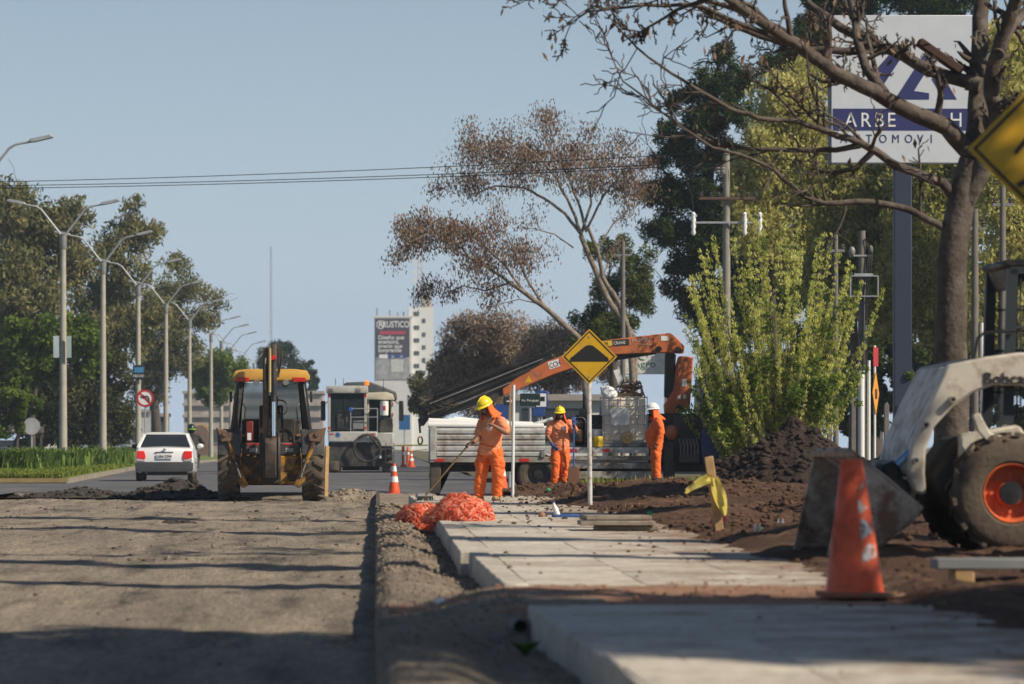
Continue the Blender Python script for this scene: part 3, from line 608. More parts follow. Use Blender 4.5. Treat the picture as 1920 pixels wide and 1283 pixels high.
def sedan():
    t = thing('sedan', 'white four door sedan seen from behind with red tail lamps and plate', 'car', (-6.02, 109.5, .005), R(1.0))
    carbody(0, 0, 0, 0, 0, 0, [(-.02, .30, .80, .74, .76), (.06, .24, .93, .80, .82), (.55, .22, .97, .83, .85), (1.2, .20, .95, .84, .86), (3.0, .20, .93, .84, .86), (3.9, .22, .82, .82, .83), (4.15, .3, .66, .74, .74)], m_whitec, t, 0)
    # cabin: glasshouse and roof
    g = MB(); rb, rt = .74, .57
    g.add([(-rb, .50, .95), (rb, .50, .95), (rb, 3.05, .93), (-rb, 3.05, .93), (-rt, 1.02, 1.345), (rt, 1.02, 1.345), (rt, 2.35, 1.36), (-rt, 2.35, 1.36)], [(0,1,5,4), (1,2,6,5), (2,3,7,6), (3,0,4,7)])
    g.build('glasshouse', m_glass, t)
    r = MB(); r.prism([(-.63, 1.325), (-.59, 1.37), (-.4, 1.40), (.4, 1.40), (.59, 1.37), (.63, 1.325)], .96, 2.45); r.build('roof', m_whitec, t, .02, 2)
    for sx in (-1, 1):
        MB().beam((sx*.775, .47, .945), (sx*.60, 1.03, 1.35), .10, .05).build('rear_pillar', m_whitec, t, .015)
        MB().beam((sx*.765, 3.05, .93), (sx*.60, 2.36, 1.35), .07, .05).build('front_pillar', m_whitec, t, .015)
        l = MB().prism([(sx*.79, .66), (sx*.79, .86), (sx*.57, .86), (sx*.53, .70), (sx*.55, .62)], -.055, .06); l.build('tail_lamp', mat('lit tail lamp', (.55, .015, .012), .2, emit=.35), t, .012)
        MB().prism([(sx*.795, .56), (sx*.795, .655), (sx*.55, .612), (sx*.55, .56)], -.045, .05).build('reversing_lamp', mat('clear lamp', (.5, .42, .42), .2), t, .01)
        for y in (.75, 3.25): wheel(t, (sx*.74, y, .30), .30, .19, m_galv, .62, side=sx)
        MB().ell((sx*.95, 2.55, 1.0), (.10, .06, .075)).build('mirror', m_blackp if sx < 0 else m_whitec, t)
        MB().box(sx*.845-.01, sx*.845+.01, .9, 3.0, .5, .56).build('side_moulding', m_blackp, t)
    MB().prism([(-.82, .30), (-.83, .52), (-.75, .55), (.75, .55), (.83, .52), (.82, .30), (.6, .26), (-.6, .26)], -.13, .10).build('bumper', mat('grey bumper', (.06, .062, .068), .5), t, .025, 2)
    MB().box(-.65, .65, -.05, .3, .17, .28).build('underbody', m_black, t, .02)
    MB().box(-.22, .24, -.062, -.05, .64, .79).build('number_plate', m_signwht, t, .005)
    text('LBA·2294', .10, m_signblk, t, (.01, -.068, .675), align='CENTER', name='plate_lettering')
    MB().box(-.26, .26, -.05, -.03, .815, .835).build('boot_trim', m_blackp, t)
    MB().lathe([(.045, -.035), (.045, -.028)], (0, 0, .895), 'y', 14).build('badge', m_galv, t)
    MB().tube([(-.5, .1, .25), (-.5, -.06, .23)], .025, 8).build('exhaust', m_grey, t)
    MB().box(-.62, .62, .62, .68, .97, 1.0).build('rear_shelf', m_black, t)
sedan()
def frontcar(label, mt, x, y, s, lights, group, tall=1.38, wd=.80, cat='car', hood=.92):
    p = W(x, y, s); t = thing('parked_car' if not lights else 'oncoming_car', label, cat, (p.x, p.y, .0), 0, group)
    carbody(0, 0, 0, 0, 0, 0, [(-.02, .3, .62, wd*.9, wd*.9), (.1, .22, .72, wd, wd), (1.1, .2, hood, wd, wd), (3.4, .2, hood+.04, wd, wd), (4.1, .3, hood-.02, wd*.95, wd*.95)], mt, t, 0)
    g = MB(); a, c = wd*.9, wd*.72
    g.add([(-a, 1.0, hood), (a, 1.0, hood), (a, 3.7, hood+.02), (-a, 3.7, hood+.02), (-c, 1.75, tall-.05), (c, 1.75, tall-.05), (c, 3.1, tall-.05), (-c, 3.1, tall-.05)], [(0,1,5,4), (1,2,6,5), (2,3,7,6), (3,0,4,7)]); g.build('windows', m_glass, t)
    MB().box(-c-.03, c+.03, 1.7, 3.15, tall-.06, tall).build('roof', mt, t, .025, 2)
    for sx in (-1, 1):
        MB().beam((sx*a, 1.0, hood), (sx*c, 1.75, tall-.03), .06, .05).build('pillar', mt, t, .01)
        MB().ell((sx*wd*.72, -.0, .60), (.14, .05, .08)).build('headlight', mat('lit headlamp', (1, .85, .6), .2, emit=4) if lights else mat('headlamp glass', (.6, .6, .62), .1), t)
        MB().ell((sx*(wd+.1), 1.3, hood+.05), (.1, .06, .07)).build('mirror', mt, t)
        for yy in (.75, 3.2): wheel(t, (sx*(wd-.08), yy, .3), .30, .18, m_galv, .62, side=sx, n=20)
    MB().box(-.4, .4, -.05, .0, .5, .62).build('grille', m_blackp, t, .01)
    MB().box(-.2, .2, -.06, -.045, .36, .46).build('number_plate', m_signwht, t)
    return t
GC = 'cars on the far carriageway'
frontcar('dark red car coming with its headlights on beside the shelter', mat('dark red car paint', (.07, .012, .02), .3, coat=.4), 45, 870, 36, True, GC)
frontcar('silver pickup beyond the strap leaved planting', mat('silver car paint', (.35, .37, .39), .35, .3), 225, 858, 25, False, GC, 1.75, .86, 'pickup', 1.1)
frontcar('small dark blue car following the silver pickup', mat('dark blue car paint', (.03, .04, .07), .3), 250, 856, 21, False, GC)
frontcar('pale grey car half hidden between the two nearest lamp posts', mat('pale grey paint', (.42, .45, .47), .35), 125, 860, 27, False, GC)
frontcar('dark car at the edge beyond the dark red car', mat('slate car paint', (.05, .065, .075), .35), 8, 864, 27, False, GC)
def van():
    p = W(83, 866, 31); t = thing('van', 'white box van with orange marks behind the dark red car', 'van', (p.x, p.y, 0), 0)
    MB().box(-.85, .85, 0, 4.2, .35, 1.95).build('body', m_white, t, .08, 2)
    MB().prism([(-1.2, .35), (-1.15, .9), (-.7, 1.05), (-.1, 1.75), (0, 1.75), (0, .35)], -.82, .82, 'x').build('cab', m_white, t, .06)
    MB().prism([(-.70, 1.10), (-.66, 1.10), (-.12, 1.72), (-.16, 1.74)], -.7, .7, 'x').build('windscreen', m_glass, t)
    MB().box(.2, .8, -.012, -.002, 1.5, 1.68).build('orange_mark', m_cone, t)
    for sx in (-1, 1):
        for y in (-.6, 3.2): wheel(t, (sx*.75, y, .33), .33, .2, m_galv, .6, side=sx, n=20)
        MB().ell((sx*.62, -1.2, .72), (.12, .05, .1)).build('headlight', mat('headlamp glass', (.6, .6, .62), .1), t)
van()
# ---- crane truck standing across the side street
TS = 82.0; TX0 = (806-CX)/TS; TY = F/TS; TZ = -.13
def tp(x, y): return ((x-806)/TS, ZC-TZ-(y-CY)/TS)           # photo pixel on the truck's near side -> local x, height
def crane_truck():
    t = thing('crane_truck', 'flatbed truck with grey drop sides and an orange folding crane', 'truck', (TX0, TY, TZ), 0)
    m_side = mat('drop side grey', (.46, .46, .45), .5, .2, var=.2, dirt=(.25, .21, .17), dirtamt=.3, ds=2); m_fr = mat('truck frame', (.035, .033, .03), .7, dirt=(.09, .07, .05), dirtamt=.5)
    x1, zt = tp(1022, 803); _, zb = tp(0, 856)
    sd = MB()
    n = 5; h = (zt-zb)/n
    sec = [(0, zb)]
    for k in range(n): sec += [(-.03, zb+h*k+.015), (-.03, zb+h*(k+1)-.05), (0, zb+h*(k+1)-.02)]
    sec += [(.04, zt), (.04, zb)]
    sd.prism([(p[0], p[1]) for p in sec], .16, x1, 'x'); s = sd.build('drop_side', m_side, t)
    for x in (.0, .15): pass
    MB().box(0, .15, -.04, .06, zb-.08, zt+.02).build('corner_post', m_side, t, .01)
    for x in (1.35, 2.58): MB().box(x-.05, x+.05, -.06, .0, zb-.03, zb+.12).build('hinge', m_grey, t, .01)
    f = MB().box(0, 5.0, -.02, 2.3, zb-.14, zb-.01); f.build('bed', mat('bed edge', (.33, .31, .28), .6, dirt=(.16, .12, .09), dirtamt=.4), t, .01)
    for x in (.1, 2.05): MB().box(x, x+.22, -.026, -.021, zb-.12, zb-.05).build('red_reflector', m_red, t)
    MB().box(.0, .1, .1, 2.3, zb-.02, zt).build('tailgate', m_side, t, .01)
    MB().box(.16, 2.6, 2.22, 2.3, zb-.02, zt).build('drop_side', m_side, t, .01)
    xr = tp(1216, 0)[0]
    b = MB().box(2.62, xr, -.03, .05, tp(0, 850)[1], tp(0, 839)[1]); b.build('side_rail', m_side, t, .008)
    for x in (3.2, 3.95): MB().box(x, x+.16, -.037, -.031, tp(0, 848)[1], tp(0, 842)[1]).build('red_reflector', m_red, t)
    for i, (ya, yb) in enumerate(((855, 863), (868, 879), (884, 898))):
        MB().box(2.95, xr+.1, -.05-.1*i, .25-.1*i, tp(0, yb)[1], tp(0, ya)[1]).build('side_guard', mat('guard rail grey', (.34, .33, .30), .7, dirt=(.14, .11, .08), dirtamt=.5, ds=3), t, .01)
    b = MB().box(.1, 7.4, .75, .95, .55, .85); b.box(.1, 7.4, 1.35, 1.55, .55, .85); b.build('chassis', m_fr, t, .01)
    b = MB().box(0, .25, .05, .2, .05, zb-.1); b.box(.0, .45, .2, .3, zb-.4, zb-.1); b.build('rear_underrun', m_fr, t, .02)
    MB().prism([(.04, .1), (.0, .5), (.55, .7), (2.0, .72), (2.0, .95), (.0, .95)], .3, .5).build('mudguard_skirt', m_fr, t, .02)
    for x in (2.48,):
        for y in (.16, 2.1): wheel(t, (x, y, .49), .49, .30, m_dgrey, .58, axle='y', side=-1 if y < 1 else 1)
        MB().prism([(x+.62*math.cos(a*math.pi/10), .49+.62*math.sin(a*math.pi/10)) for a in range(0, 11)]+[(x+.57*math.cos(a*math.pi/10), .49+.57*math.sin(a*math.pi/10)) for a in range(10, -1, -1)], .0, .45).build('mudguard', m_fr, t)
    for y in (.16, 2.1): wheel(t, (7.0, y, .49), .49, .28, m_dgrey, .58, axle='y', side=-1 if y < 1 else 1)
    b = MB(); x = 1.15
    for q in (x, x+.3): b.tube([(q, -.03, .75), (q-.04, -.05, .03)], .012, 6)
    for z in (.05, .35, .55): b.tube([(x-.03, -.04, z), (x+.3, -.04, z)], .010, 6)
    b.build('step_ladder', m_blackp, t)
    # crane: slewing base, column, folding booms
    c = MB(); c.prism([tp(*p) for p in ((1253, 775), (1275, 777), (1299, 770), (1306, 668), (1280, 666), (1273, 690), (1268, 730), (1252, 758))], .85, 1.35); c.build('crane_column', m_orange, t, .025)
    b = MB().box(5.05, 6.15, .6, 1.7, .75, tp(0, 775)[1]); b.build('crane_base', m_blackp, t, .03)
    MB().prism([tp(*p) for p in ((1254, 660), (1274, 662), (1270, 745), (1252, 745))], .95, 1.25).build('lift_cylinder', m_blackp, t, .03)
    MB().tube([Vector((tp(1256, 745)[0], 1.1, tp(1256, 745)[1])), Vector((tp(1258, 770)[0], 1.1, tp(1258, 770)[1]))], .05, 10).build('cylinder_rod', m_chrome, t)
    for (x, y) in ((1278, 764), (1277, 655), (1240, 653)):
        q = tp(x, y); MB().lathe([(.07, .78), (.07, 1.42)], (q[0], 0, q[1]), 'y', 14).build('pin', m_blackp, t)
    bm_ = MB(); bm_.prism([tp(*p) for p in ((1130, 637), (1262, 622), (1275, 631), (1290, 648), (1288, 661), (1240, 660), (1150, 664), (1118, 668), (1105, 652))], .93, 1.27); ib = bm_.build('main_boom', m_orange, t, .02)
    MB().prism([tp(*p) for p in ((1128, 674), (1160, 658), (1230, 655), (1238, 662), (1150, 676), (1120, 684))], 1.0, 1.2).build('boom_cylinder', m_blackp, t, .02)
    ob = MB(); ob.prism([tp(*p) for p in ((1124, 640), (1140, 650), (1128, 672), (1040, 702), (962, 735), (945, 742), (943, 728), (975, 705), (1030, 676))], .6, .92); ob.build('outer_boom', m_orange, t, .02)
    tele = [((1035, 660), (1000, 676), (905, 712), (800, 752), (795, 772), (830, 765), (910, 735), (1000, 700), (1045, 672)),
            ((1010, 690), (945, 722), (852, 760), (803, 778), (800, 788), (850, 775), (945, 742), (1010, 708)),
            ((1070, 640), (1040, 652), (930, 690), (815, 738), (812, 747), (930, 702), (1060, 655))]
    for i, pl in enumerate(tele): MB().prism([tp(*p) for p in pl], .62+.03*i, .90+.02*i).build('telescopic_section', m_blackp, t, .012)
    for i, (pa, pb) in enumerate((((1040, 655), (815, 743)), ((1020, 672), (806, 757)), ((1000, 690), (805, 770)), ((960, 716), (835, 768)))):
        a, b2 = tp(*pa), tp(*pb); MB().tube([(a[0], .57, a[1]), (b2[0], .57, b2[1])], .014, 6).build('hydraulic_pipe', m_grey if i % 2 else m_blackp, t)
    for k in range(3):
        a = tp(840-k*12, 752+k*4); MB().tube([(a[0]+.25, .58, a[1]-.02), (a[0]+.1, .5, a[1]-.1), (a[0]-.1, .55, a[1]-.06), (a[0]-.25, .58, a[1]+.08)], .012, 6).build('hose', m_blackp, t)
    q = tp(787, 788); MB().prism([tp(*p) for p in ((800, 770), (784, 786), (786, 800), (796, 798), (806, 784))], .7, .84).build('boom_tip', m_blackp, t, .01)
    MB().tube([(q[0], .77, q[1]-.05), (q[0]+.02, .77, tp(0, 812)[1])], .025, 8).build('hook_link', m_blackp, t)
    hk = [(q[0]+.02+.05*math.cos(a), .77, tp(0, 826)[1]+.09*math.sin(a)) for a in np.linspace(1.57, 1.57+6.28, 14)]
    MB().tube(hk, .022, 6).build('hook', mat('hook yellow', (.45, .22, .02), .5), t)
    # lettering on the booms
    ang = math.atan2(tp(1040, 686)[1]-tp(1030, 690)[1], .122)
    def dec(x, y, wpx, hpx, mt, an, z, name): # decal plate
        c0 = tp(x, y); o = MB().box(0, wpx/TS, -.004, 0, 0, hpx/TS).build(name, mt, t); o.location = (c0[0], z, c0[1]); o.rotation_euler = (0, -an, 0); return o
    dec(1033, 692, 22, 14, m_signwht, R(18), .597, 'label_plate'); tx = text('CCH', .17, m_signblk, t, (tp(1034, 690)[0], .592, tp(1034, 690)[1]), (R(90), -R(18), 0), sx=.72)
    dec(1118, 650, 67, 12, mat('plate black', (.03, .03, .03), .5), R(4), .927, 'label_plate'); dec(1119, 649, 34, 10, mat('plate yellow', (.6, .42, .04), .5), R(4), .922, 'label_plate')
    text('PALFINGER', .10, m_signblk, t, (tp(1120, 647)[0], .917, tp(1120, 647)[1]), (R(90), -R(4), 0), sx=.62); text('CRANE', .10, m_signwht, t, (tp(1155, 644.5)[0], .921, tp(1155, 644.5)[1]), (R(90), -R(4), 0), sx=.85)
    m_lr = mat('decal pale', (.62, .50, .42), .5); text('PK 24502', .12, m_lr, t, (tp(1190, 640)[0], .925, tp(1190, 640)[1]), (R(90), -R(3), 0), sx=.88); text('Performance', .055, m_lr, t, (tp(1203, 643)[0], .925, tp(1203, 646)[1]), (R(90), -R(3), 0))
    for (x, y, w_, h_) in ((1245, 637, 14, 9), (1284, 724, 9, 14), (1276, 748, 6, 7), (1286, 747, 6, 8)): dec(x, y, w_, h_, m_signwht, 0, .846 if y > 660 else .926, 'sticker')
    tri = MB(); c0 = tp(993, 712); tri.add([(-.09, 0, -.07), (.09, 0, -.05), (.0, 0, .10), (-.09, .004, -.07), (.09, .004, -.05), (.0, .004, .10)], [(0,1,2), (3,4,5), (0,1,4,3), (1,2,5,4), (2,0,3,5)]); o = tri.build('warning_triangle', m_signyel, t); o.location = (c0[0], .593, c0[1])
    # blue cab and clutter behind the crane, mostly hidden by the shrub
    MB().prism([(6.25, .7), (6.2, 1.1), (6.25, 2.75), (7.6, 2.8), (8.0, 1.8), (8.05, .6)], .05, 2.35).build('cab', mat('blue cab paint', (.012, .03, .14), .4), t, .06, 2)
    MB().prism([(6.75, 1.85), (6.75, 2.6), (7.45, 2.62), (7.75, 1.85)], .035, .06).build('side_window', m_glass, t)
    MB().box(5.35, 5.6, .0, .3, .08, 1.25).build('outrigger_leg', m_blackp, t, .03)
    MB().tube([(5.47, .15, .0), (5.47, .15, .3)], .13, 12).build('outrigger_foot', m_grey, t)
    MB().ell((5.55, .3, 1.45), (.16, .16, .18)).build('orange_buoy', mat('dull orange', (.45, .14, .06), .6), t)
    for k in range(6): MB().tube([(5.75+.08*k, .2, .95), (5.75+.08*k, .15, 1.15), (5.72+.08*k, .3, 1.3)], .02, 6).build('valve_lever', m_grey, t)
    MB().box(5.7, 6.2, .25, .5, .75, .98).build('valve_block', m_dgrey, t, .02)
    MB().box(5.6, 6.3, .55, .6, 1.1, 1.85).build('oil_tank', m_dgrey, t, .03)
    return t
CT = crane_truck()
def onbed(x, y, yy): q = tp(x, y); return (TX0+q[0], TY+yy, TZ+q[1])
BEDZ = TZ+tp(0, 839)[1]
# white pipes lying on the bed
rr = random.Random(3)
for k, (xa, ya, xb, yb, r_) in enumerate(((803, 797, 1020, 800, .075), (804, 790, 1000, 797, .075), (842, 789, 1030, 806, .075), (852, 786, 1040, 806, .07), (870, 792, 1020, 801, .075), (830, 800, 1022, 803, .075), (1000, 797, 1040, 785, .045))):
    a = Vector(onbed(xa, ya, .12+.13*k)); b = Vector(onbed(xb, yb, .14+.13*k)); d = b-a
    m = MB(); m.lathe([(r_*.86, 0), (r_, 0), (r_, d.length), (r_*.86, d.length), (r_*.86, 0)], (0, 0, 0), 'z', 14); m.f = [f for f in m.f if len(f) == 4]
    o = m.build('pipe', m_white2); o.location = a; o.rotation_euler = d.to_track_quat('Z', 'Y').to_euler()
    tag(o, 'white plastic pipe lying among others along the top of the truck bed side' if k < 6 else 'thin white pipe end slanting up at the front of the pipe load', 'pipe', 'white pipes on the truck bed')
def ibc():
    p = onbed(1131, 836, .12); t = thing('water_tank', 'caged white water tank standing on the truck bed', 'tank', (p[0], p[1], BEDZ), 0)
    w_, h_ = 83/TS, 1.17
    MB().box(0, w_, 0, 1.0, .0, .12).build('pallet', m_grey, t, .02)
    MB().box(.03, w_-.03, .03, .97, .13, h_-.03).build('bottle', mat('milky plastic', (.66, .58, .48), .35, var=.15), t, .06, 3)
    c = MB()
    for k in range(6): c.tube([(w_*k/5, -.005, .1), (w_*k/5, -.005, h_)], .012, 6); c.tube([(w_*k/5, 1.005, .1), (w_*k/5, 1.005, h_)], .012, 6)
    for k in range(6):
        z = .12+(h_-.14)*k/5; c.tube([(0, -.012, z), (w_, -.012, z), (w_, 1.01, z), (0, 1.01, z), (0, -.012, z)], .011, 6)
    c.build('cage', m_galv, t)
    MB().box(.18, .62, -.035, -.03, .50, .90).build('label_plate', mat('cage plate', (.55, .56, .56), .35, .4), t)
    MB().lathe([(.15, -.06), (.13, -.09), (.06, -.1), (.05, -.14), (.001, -.14)], (w_*.55, 0, .22), 'y', 16).build('valve', mat('valve tan', (.42, .28, .12), .5), t)
    MB().lathe([(.16, h_-.05), (.16, h_+.02), (.001, h_+.03)], (w_*.5, .5, 0), 'z', 16).build('lid', m_red, t)
ibc()
def gen():
    p = onbed(1064, 838, .2); t = thing('generator', 'orange framed generator on the truck bed left of the water tank', 'generator', (p[0], p[1], BEDZ), 0)
    m_o = mat('generator orange', (.42, .13, .03), .5, dirt=(.15, .08, .04), dirtamt=.4)
    MB().box(.05, .35, 0, .45, .12, .42).build('engine', m_o, t, .03); MB().box(.05, .36, .0, .45, .43, .62).build('fuel_tank', m_blackp, t, .05)
    c = MB()
    for y in (-.03, .5): c.tube([(-.0, y, .02), (-.0, y, .62), (.04, y, .68), (.36, y, .68), (.42, y, .62), (.42, y, .02), (.0, y, .02)], .018, 6)
    for (x, z) in ((0, .05), (.42, .05), (.04, .68), (.36, .68)): c.tube([(x, -.03, z), (x, .5, z)], .016, 6)
    c.build('tube_frame', m_blackp, t)
    MB().lathe([(.12, -.035), (.1, -.05), (.001, -.05)], (.2, 0, .27), 'y', 16).build('starter_cover', m_dgrey, t)
gen()
def misc_bed():
    p = onbed(1111, 838, .05); m = MB(); m.lathe([(.08, 0), (.12, .02), (.14, .22), (.13, .25), (.12, .22), (.07, .03), (.001, .03)], (0, 0, 0), 'z', 8); o = m.build('crate', mat('yellow plastic', (.62, .42, .02), .45)); o.location = (p[0]+.13, p[1], BEDZ)
    tag(o, 'small yellow plastic tub on the bed edge beside the water tank', 'tub')
    t = thing('plastic_bucket', 'white paint bucket behind the yellow tub on the truck bed', 'bucket', (p[0]+.1, p[1]+.35, BEDZ)); MB().lathe([(.13, 0), (.16, .42), (.15, .42), (.12, .02), (.001, .02)], (0,0,0), 'z', 18).build('shell', m_white2, t)
    MB().tube([(.16*math.cos(a), .02, .38+.16*math.sin(a)) for a in np.linspace(0, 3.14, 9)], .006, 5).build('handle', m_grey, t)
    b = MB().box(0, .75, 0, .7, 0, .75); b.box(.08, .3, -.1, .0, .3, .9); b.box(.4, .68, -.06, 0, .1, .55); b.tube([(.2, -.05, .9), (.2, -.05, 1.25)], .03, 8); o = b.build('compressor', m_blackp, None, .05, 2); q = onbed(1082, 838, .9); o.location = (q[0], q[1], BEDZ); tag(o, 'black compressor unit behind the generator on the truck bed', 'compressor')
    # sack and bundled hoses on the tank, planks beside
    q = onbed(1130, 740, .3); rr = random.Random(4); m = MB(); M0 = Euler((.3, .5, .2)).to_matrix(); m.ell((0, 0, .13), (.24, .18, .13), 16, 11, M0); o = m.build('sack', m_white2); tag(o, 'crumpled white sack lying on the caged water tank', 'sack')
    o.location = (q[0]+.17, q[1], BEDZ+1.10); me = o.data
    for v in me.vertices: v.co *= 1+.35*(rr.random()-.5)
    q = onbed(1196, 740, .3); t = thing('rope_bundle', 'tangled brown rope and grey pipe bundle on the tank', 'rope', (q[0], q[1], BEDZ+1.17))
    for k in range(9):
        pts = [(rr.uniform(-.45, .2), rr.uniform(-.1, .3), rr.uniform(.0, .4)) for _ in range(3)]+[(rr.uniform(.05, .2), -.12, rr.uniform(-.5, .1))]
        MB().tube(pts, rr.uniform(.015, .035), 6).build('rope', mat('brown rope', (.16, .10, .065), .9) if k % 3 else m_dgrey, t)
    MB().box(-.5, .12, .0, .25, .0, .08).build('base_board', m_wood, t, .01)
    q = onbed(1160, 700, .9); o = MB().beam((0, 0, 0), (.22, 0, -.62), .05, .14).build('plank', m_white2); o.location = (q[0], q[1], q[2]+.1); tag(o, 'white painted board leaning against the load above the tank', 'plank')
misc_bed()
# ---- skid steer loader in front on the right
def skid():
    S = 250.0; YB = F/S; ZB = .235; yaw = R(2.5)
    # local frame: +x = backwards (right in the picture), y away; origin under the near front wheel
    wx, wy = (1886-CX)/S, YB
    t = thing('skid_steer_loader', 'white compact skid steer loader with orange wheel and tilted steel bucket', 'skid steer', (wx, wy, ZB), yaw)
    m_w = mat('skid steer cream', (.52, .48, .41), .5, var=.1, dirt=(.36, .30, .24), dirtamt=.3, ds=7); m_st = mat('bucket steel', (.36, .32, .27), .6, .1, var=.25, dirt=(.15, .085, .055), dirtamt=.42, ds=3)
    m_rim = mat('orange rim', (.60, .12, .035), .5, dirt=(.25, .08, .04), dirtamt=.3)
    def lp(x, y): return ((x-1886)/S, ZC-ZB-(y-CY)/S)
    for (x, n0) in ((0, 0), (1.02, 1)):
        for y in (.0, 1.30): wheel(t, (x+.05, y+.12, .435), .435, .30, m_rim, .52, lugs=14, axle='y', side=-1 if y < 1 else 1)
    b = MB().prism([(-.42, .30), (-.50, .55), (-.28, .86), (1.6, .92), (1.7, .35)], .32, 1.22); b.build('lower_body', mat('lower body painted shade', (.03, .028, .026), .8), t, .03)  # shade of the gap under the lift arms is put into this colour
    MB().prism([(-.30, .66), (-.3, .88), (.15, .95), (.3, .76), (.05, .6)], .24, .34).build('side_step', m_w, t, .02)
    for y0 in (.18, 1.30):      # lift arms on both sides
        arm = [lp(*p) for p in ((1920, 660), (1860, 668), (1786, 683), (1750, 755), (1718, 825), (1708, 870), (1712, 900), (1722, 925), (1745, 928), (1742, 885), (1744, 845), (1760, 800), (1796, 762), (1834, 736), (1872, 722), (1920, 722))]
        arm = [(p[0], p[1]) for p in arm]
        arm = [(1.75, arm[0][1]+.02)]+arm+[(1.75, arm[-1][1]-.05)]
        MB().prism(arm, y0, y0+.13).build('lift_arm', m_w, t, .02)
    a = [lp(*p) for p in ((1788, 684), (1750, 752), (1716, 830), (1708, 885), (1722, 890), (1732, 838), (1766, 760), (1802, 692))]
    MB().prism(a, .31, 1.30).build('front_crossplate', m_w, t, .015)
    for (x, y, r_) in ((1793, 749, .028), (1741, 797, .028), (1723, 863, .02)):
        q = lp(x, y); MB().lathe([(r_, .18), (r_, .12), (r_*.55, .118), (r_*.5, .16)], (q[0], 0, q[1]), 'y', 14).build('pivot', m_w, t); MB().lathe([(r_*.5, .13), (.001, .128)], (q[0], 0, q[1]), 'y', 10).build('pivot_bore', m_blackp, t)
    q = lp(1857, 702); text('Bobcat', .125, m_signblk, t, (q[0]-.02, .172, lp(0, 719)[1]))
    MB().tube([(lp(1690, 872)[0], .24, lp(0, 872)[1]), (lp(1726, 842)[0], .26, lp(0, 842)[1])], .03, 12).build('tilt_cylinder_rod', mat('blue tinted chrome', (.25, .42, .62), .15, .9), t)
    MB().prism([lp(*p) for p in ((1672, 872), (1700, 862), (1716, 900), (1726, 935), (1690, 925))], .45, 1.2).build('tilt_cylinder', m_blackp, t, .02)
    # linkage plate near the wheel
    k = [lp(*p) for p in ((1828, 778), (1842, 774), (1850, 790), (1862, 812), (1888, 818), (1880, 830), (1856, 828), (1838, 808))]; MB().prism(k, .10, .15).build('rear_link', m_w, t, .008)
    # bucket: a bent sheet between two side plates
    bk = [lp(*p) for p in ((1592, 846), (1728, 955), (1716, 968), (1650, 1020), (1585, 1052), (1512, 1058))]
    y0, y1 = .0, 1.68
    for y in (y0, y1-.03): MB().prism([lp(*p) for p in ((1592, 846), (1728, 955), (1650, 1022), (1545, 1060))], y, y+.03).build('side_plate', m_st, t, .006)
    def sheet(pts, th=.025):
        n = len(pts); up = []
        for i, p in enumerate(pts):
            a_, c_ = pts[max(0, i-1)], pts[min(n-1, i+1)]; d = Vector((c_[0]-a_[0], c_[1]-a_[1])).normalized(); up.append((p[0]-d.y*th, p[1]+d.x*th))
        m = MB()
        for i in range(n-1): m.prism([pts[i], pts[i+1], up[i+1], up[i]], y0+.03, y1-.03)
        return m
    sheet([lp(*p) for p in ((1590, 846), (1660, 898), (1727, 955), (1712, 972), (1650, 1021), (1546, 1060))]).build('shell', m_st, t)
    MB().beam((lp(1592, 848)[0], y0-.01, lp(0, 852)[1]), (lp(1592, 848)[0], y1+.01, lp(0, 852)[1]), .09, .05).build('top_lip', mat('rusty lip', (.20, .10, .06), .7, dirt=(.3, .26, .2), dirtamt=.4, ds=8), t, .008)
    MB().beam((lp(1545, 1058)[0], y0-.01, lp(0, 1058)[1]), (lp(1545, 1058)[0], y1+.01, lp(0, 1058)[1]), .12, .03).build('cutting_edge', m_st, t, .005)
    MB().prism([lp(*p) for p in ((1660, 900), (1690, 893), (1735, 905), (1740, 935), (1727, 953))], .35, 1.35).build('quick_attach', m_blackp, t, .02)
    # cab cage
    q0 = lp(1893, 700); q1 = lp(1912, 500); m_cg = mat('cage blue black', (.02, .028, .035), .5)
    for y in (.36, 1.15):
        cg = MB(); cg.beam((q0[0]+.06, y, .95), (q1[0]+.02, y, q1[1]), .06, .08); cg.beam((1.15, y, .9), (1.1, y, q1[1]+.02), .06, .08); cg.beam((q1[0], y, q1[1]), (1.12, y, q1[1]+.02), .06, .08)
        for k_ in range(7): cg.tube([(q0[0]+.16+.14*k_, y, 1.0), (q0[0]+.16+.14*k_, y, q1[1]-.02)], .008, 5)
        for k_ in range(6): cg.tube([(q0[0]+.1, y, 1.05+.16*k_), (1.12, y, 1.05+.16*k_)], .008, 5)
        cg.build('cab_cage', m_cg, t)
    MB().box(q1[0]-.05, 1.2, .32, 1.19, q1[1], q1[1]+.07).build('cab_roof', m_blackp, t, .03)
    MB().prism([lp(*p) for p in ((1903, 486), (1945, 478), (1950, 520), (1922, 540))], .40, 1.1).build('roof_visor', m_blackp, t, .02)
    s = MB().box(.35, .8, .45, 1.05, .9, 1.1); s.box(.75, .9, .45, 1.05, 1.05, 1.6); s.build('seat', m_black, t, .04)
    MB().tube([(lp(1840, 672)[0], .3, lp(0, 672)[1]), (lp(1848, 632)[0], .3, lp(0, 632)[1]), (lp(1860, 622)[0], .3, lp(0, 622)[1]), (lp(1920, 618)[0], .3, lp(0, 618)[1])], .014, 6).build('grab_rail', m_blackp, t)
    MB().box(1.25, 2.0, .3, 1.25, .5, 1.15).build('engine_box', m_w, t, .05)
    lumpn = [(x+random.gauss(0, .05), random.uniform(.0, .26), .84+random.uniform(-.02, .03)) for x in np.linspace(-.25, .25, 60)]
    kind(lumps('mud_clods', np.array([( .40*math.sin(u[0]*3), u[1], .42+.41*math.cos(u[0]*3)) for u in lumpn]), np.random.default_rng(2).uniform(.015, .04, 60), g_soil, 8, parent=t), 'stuff')
skid()
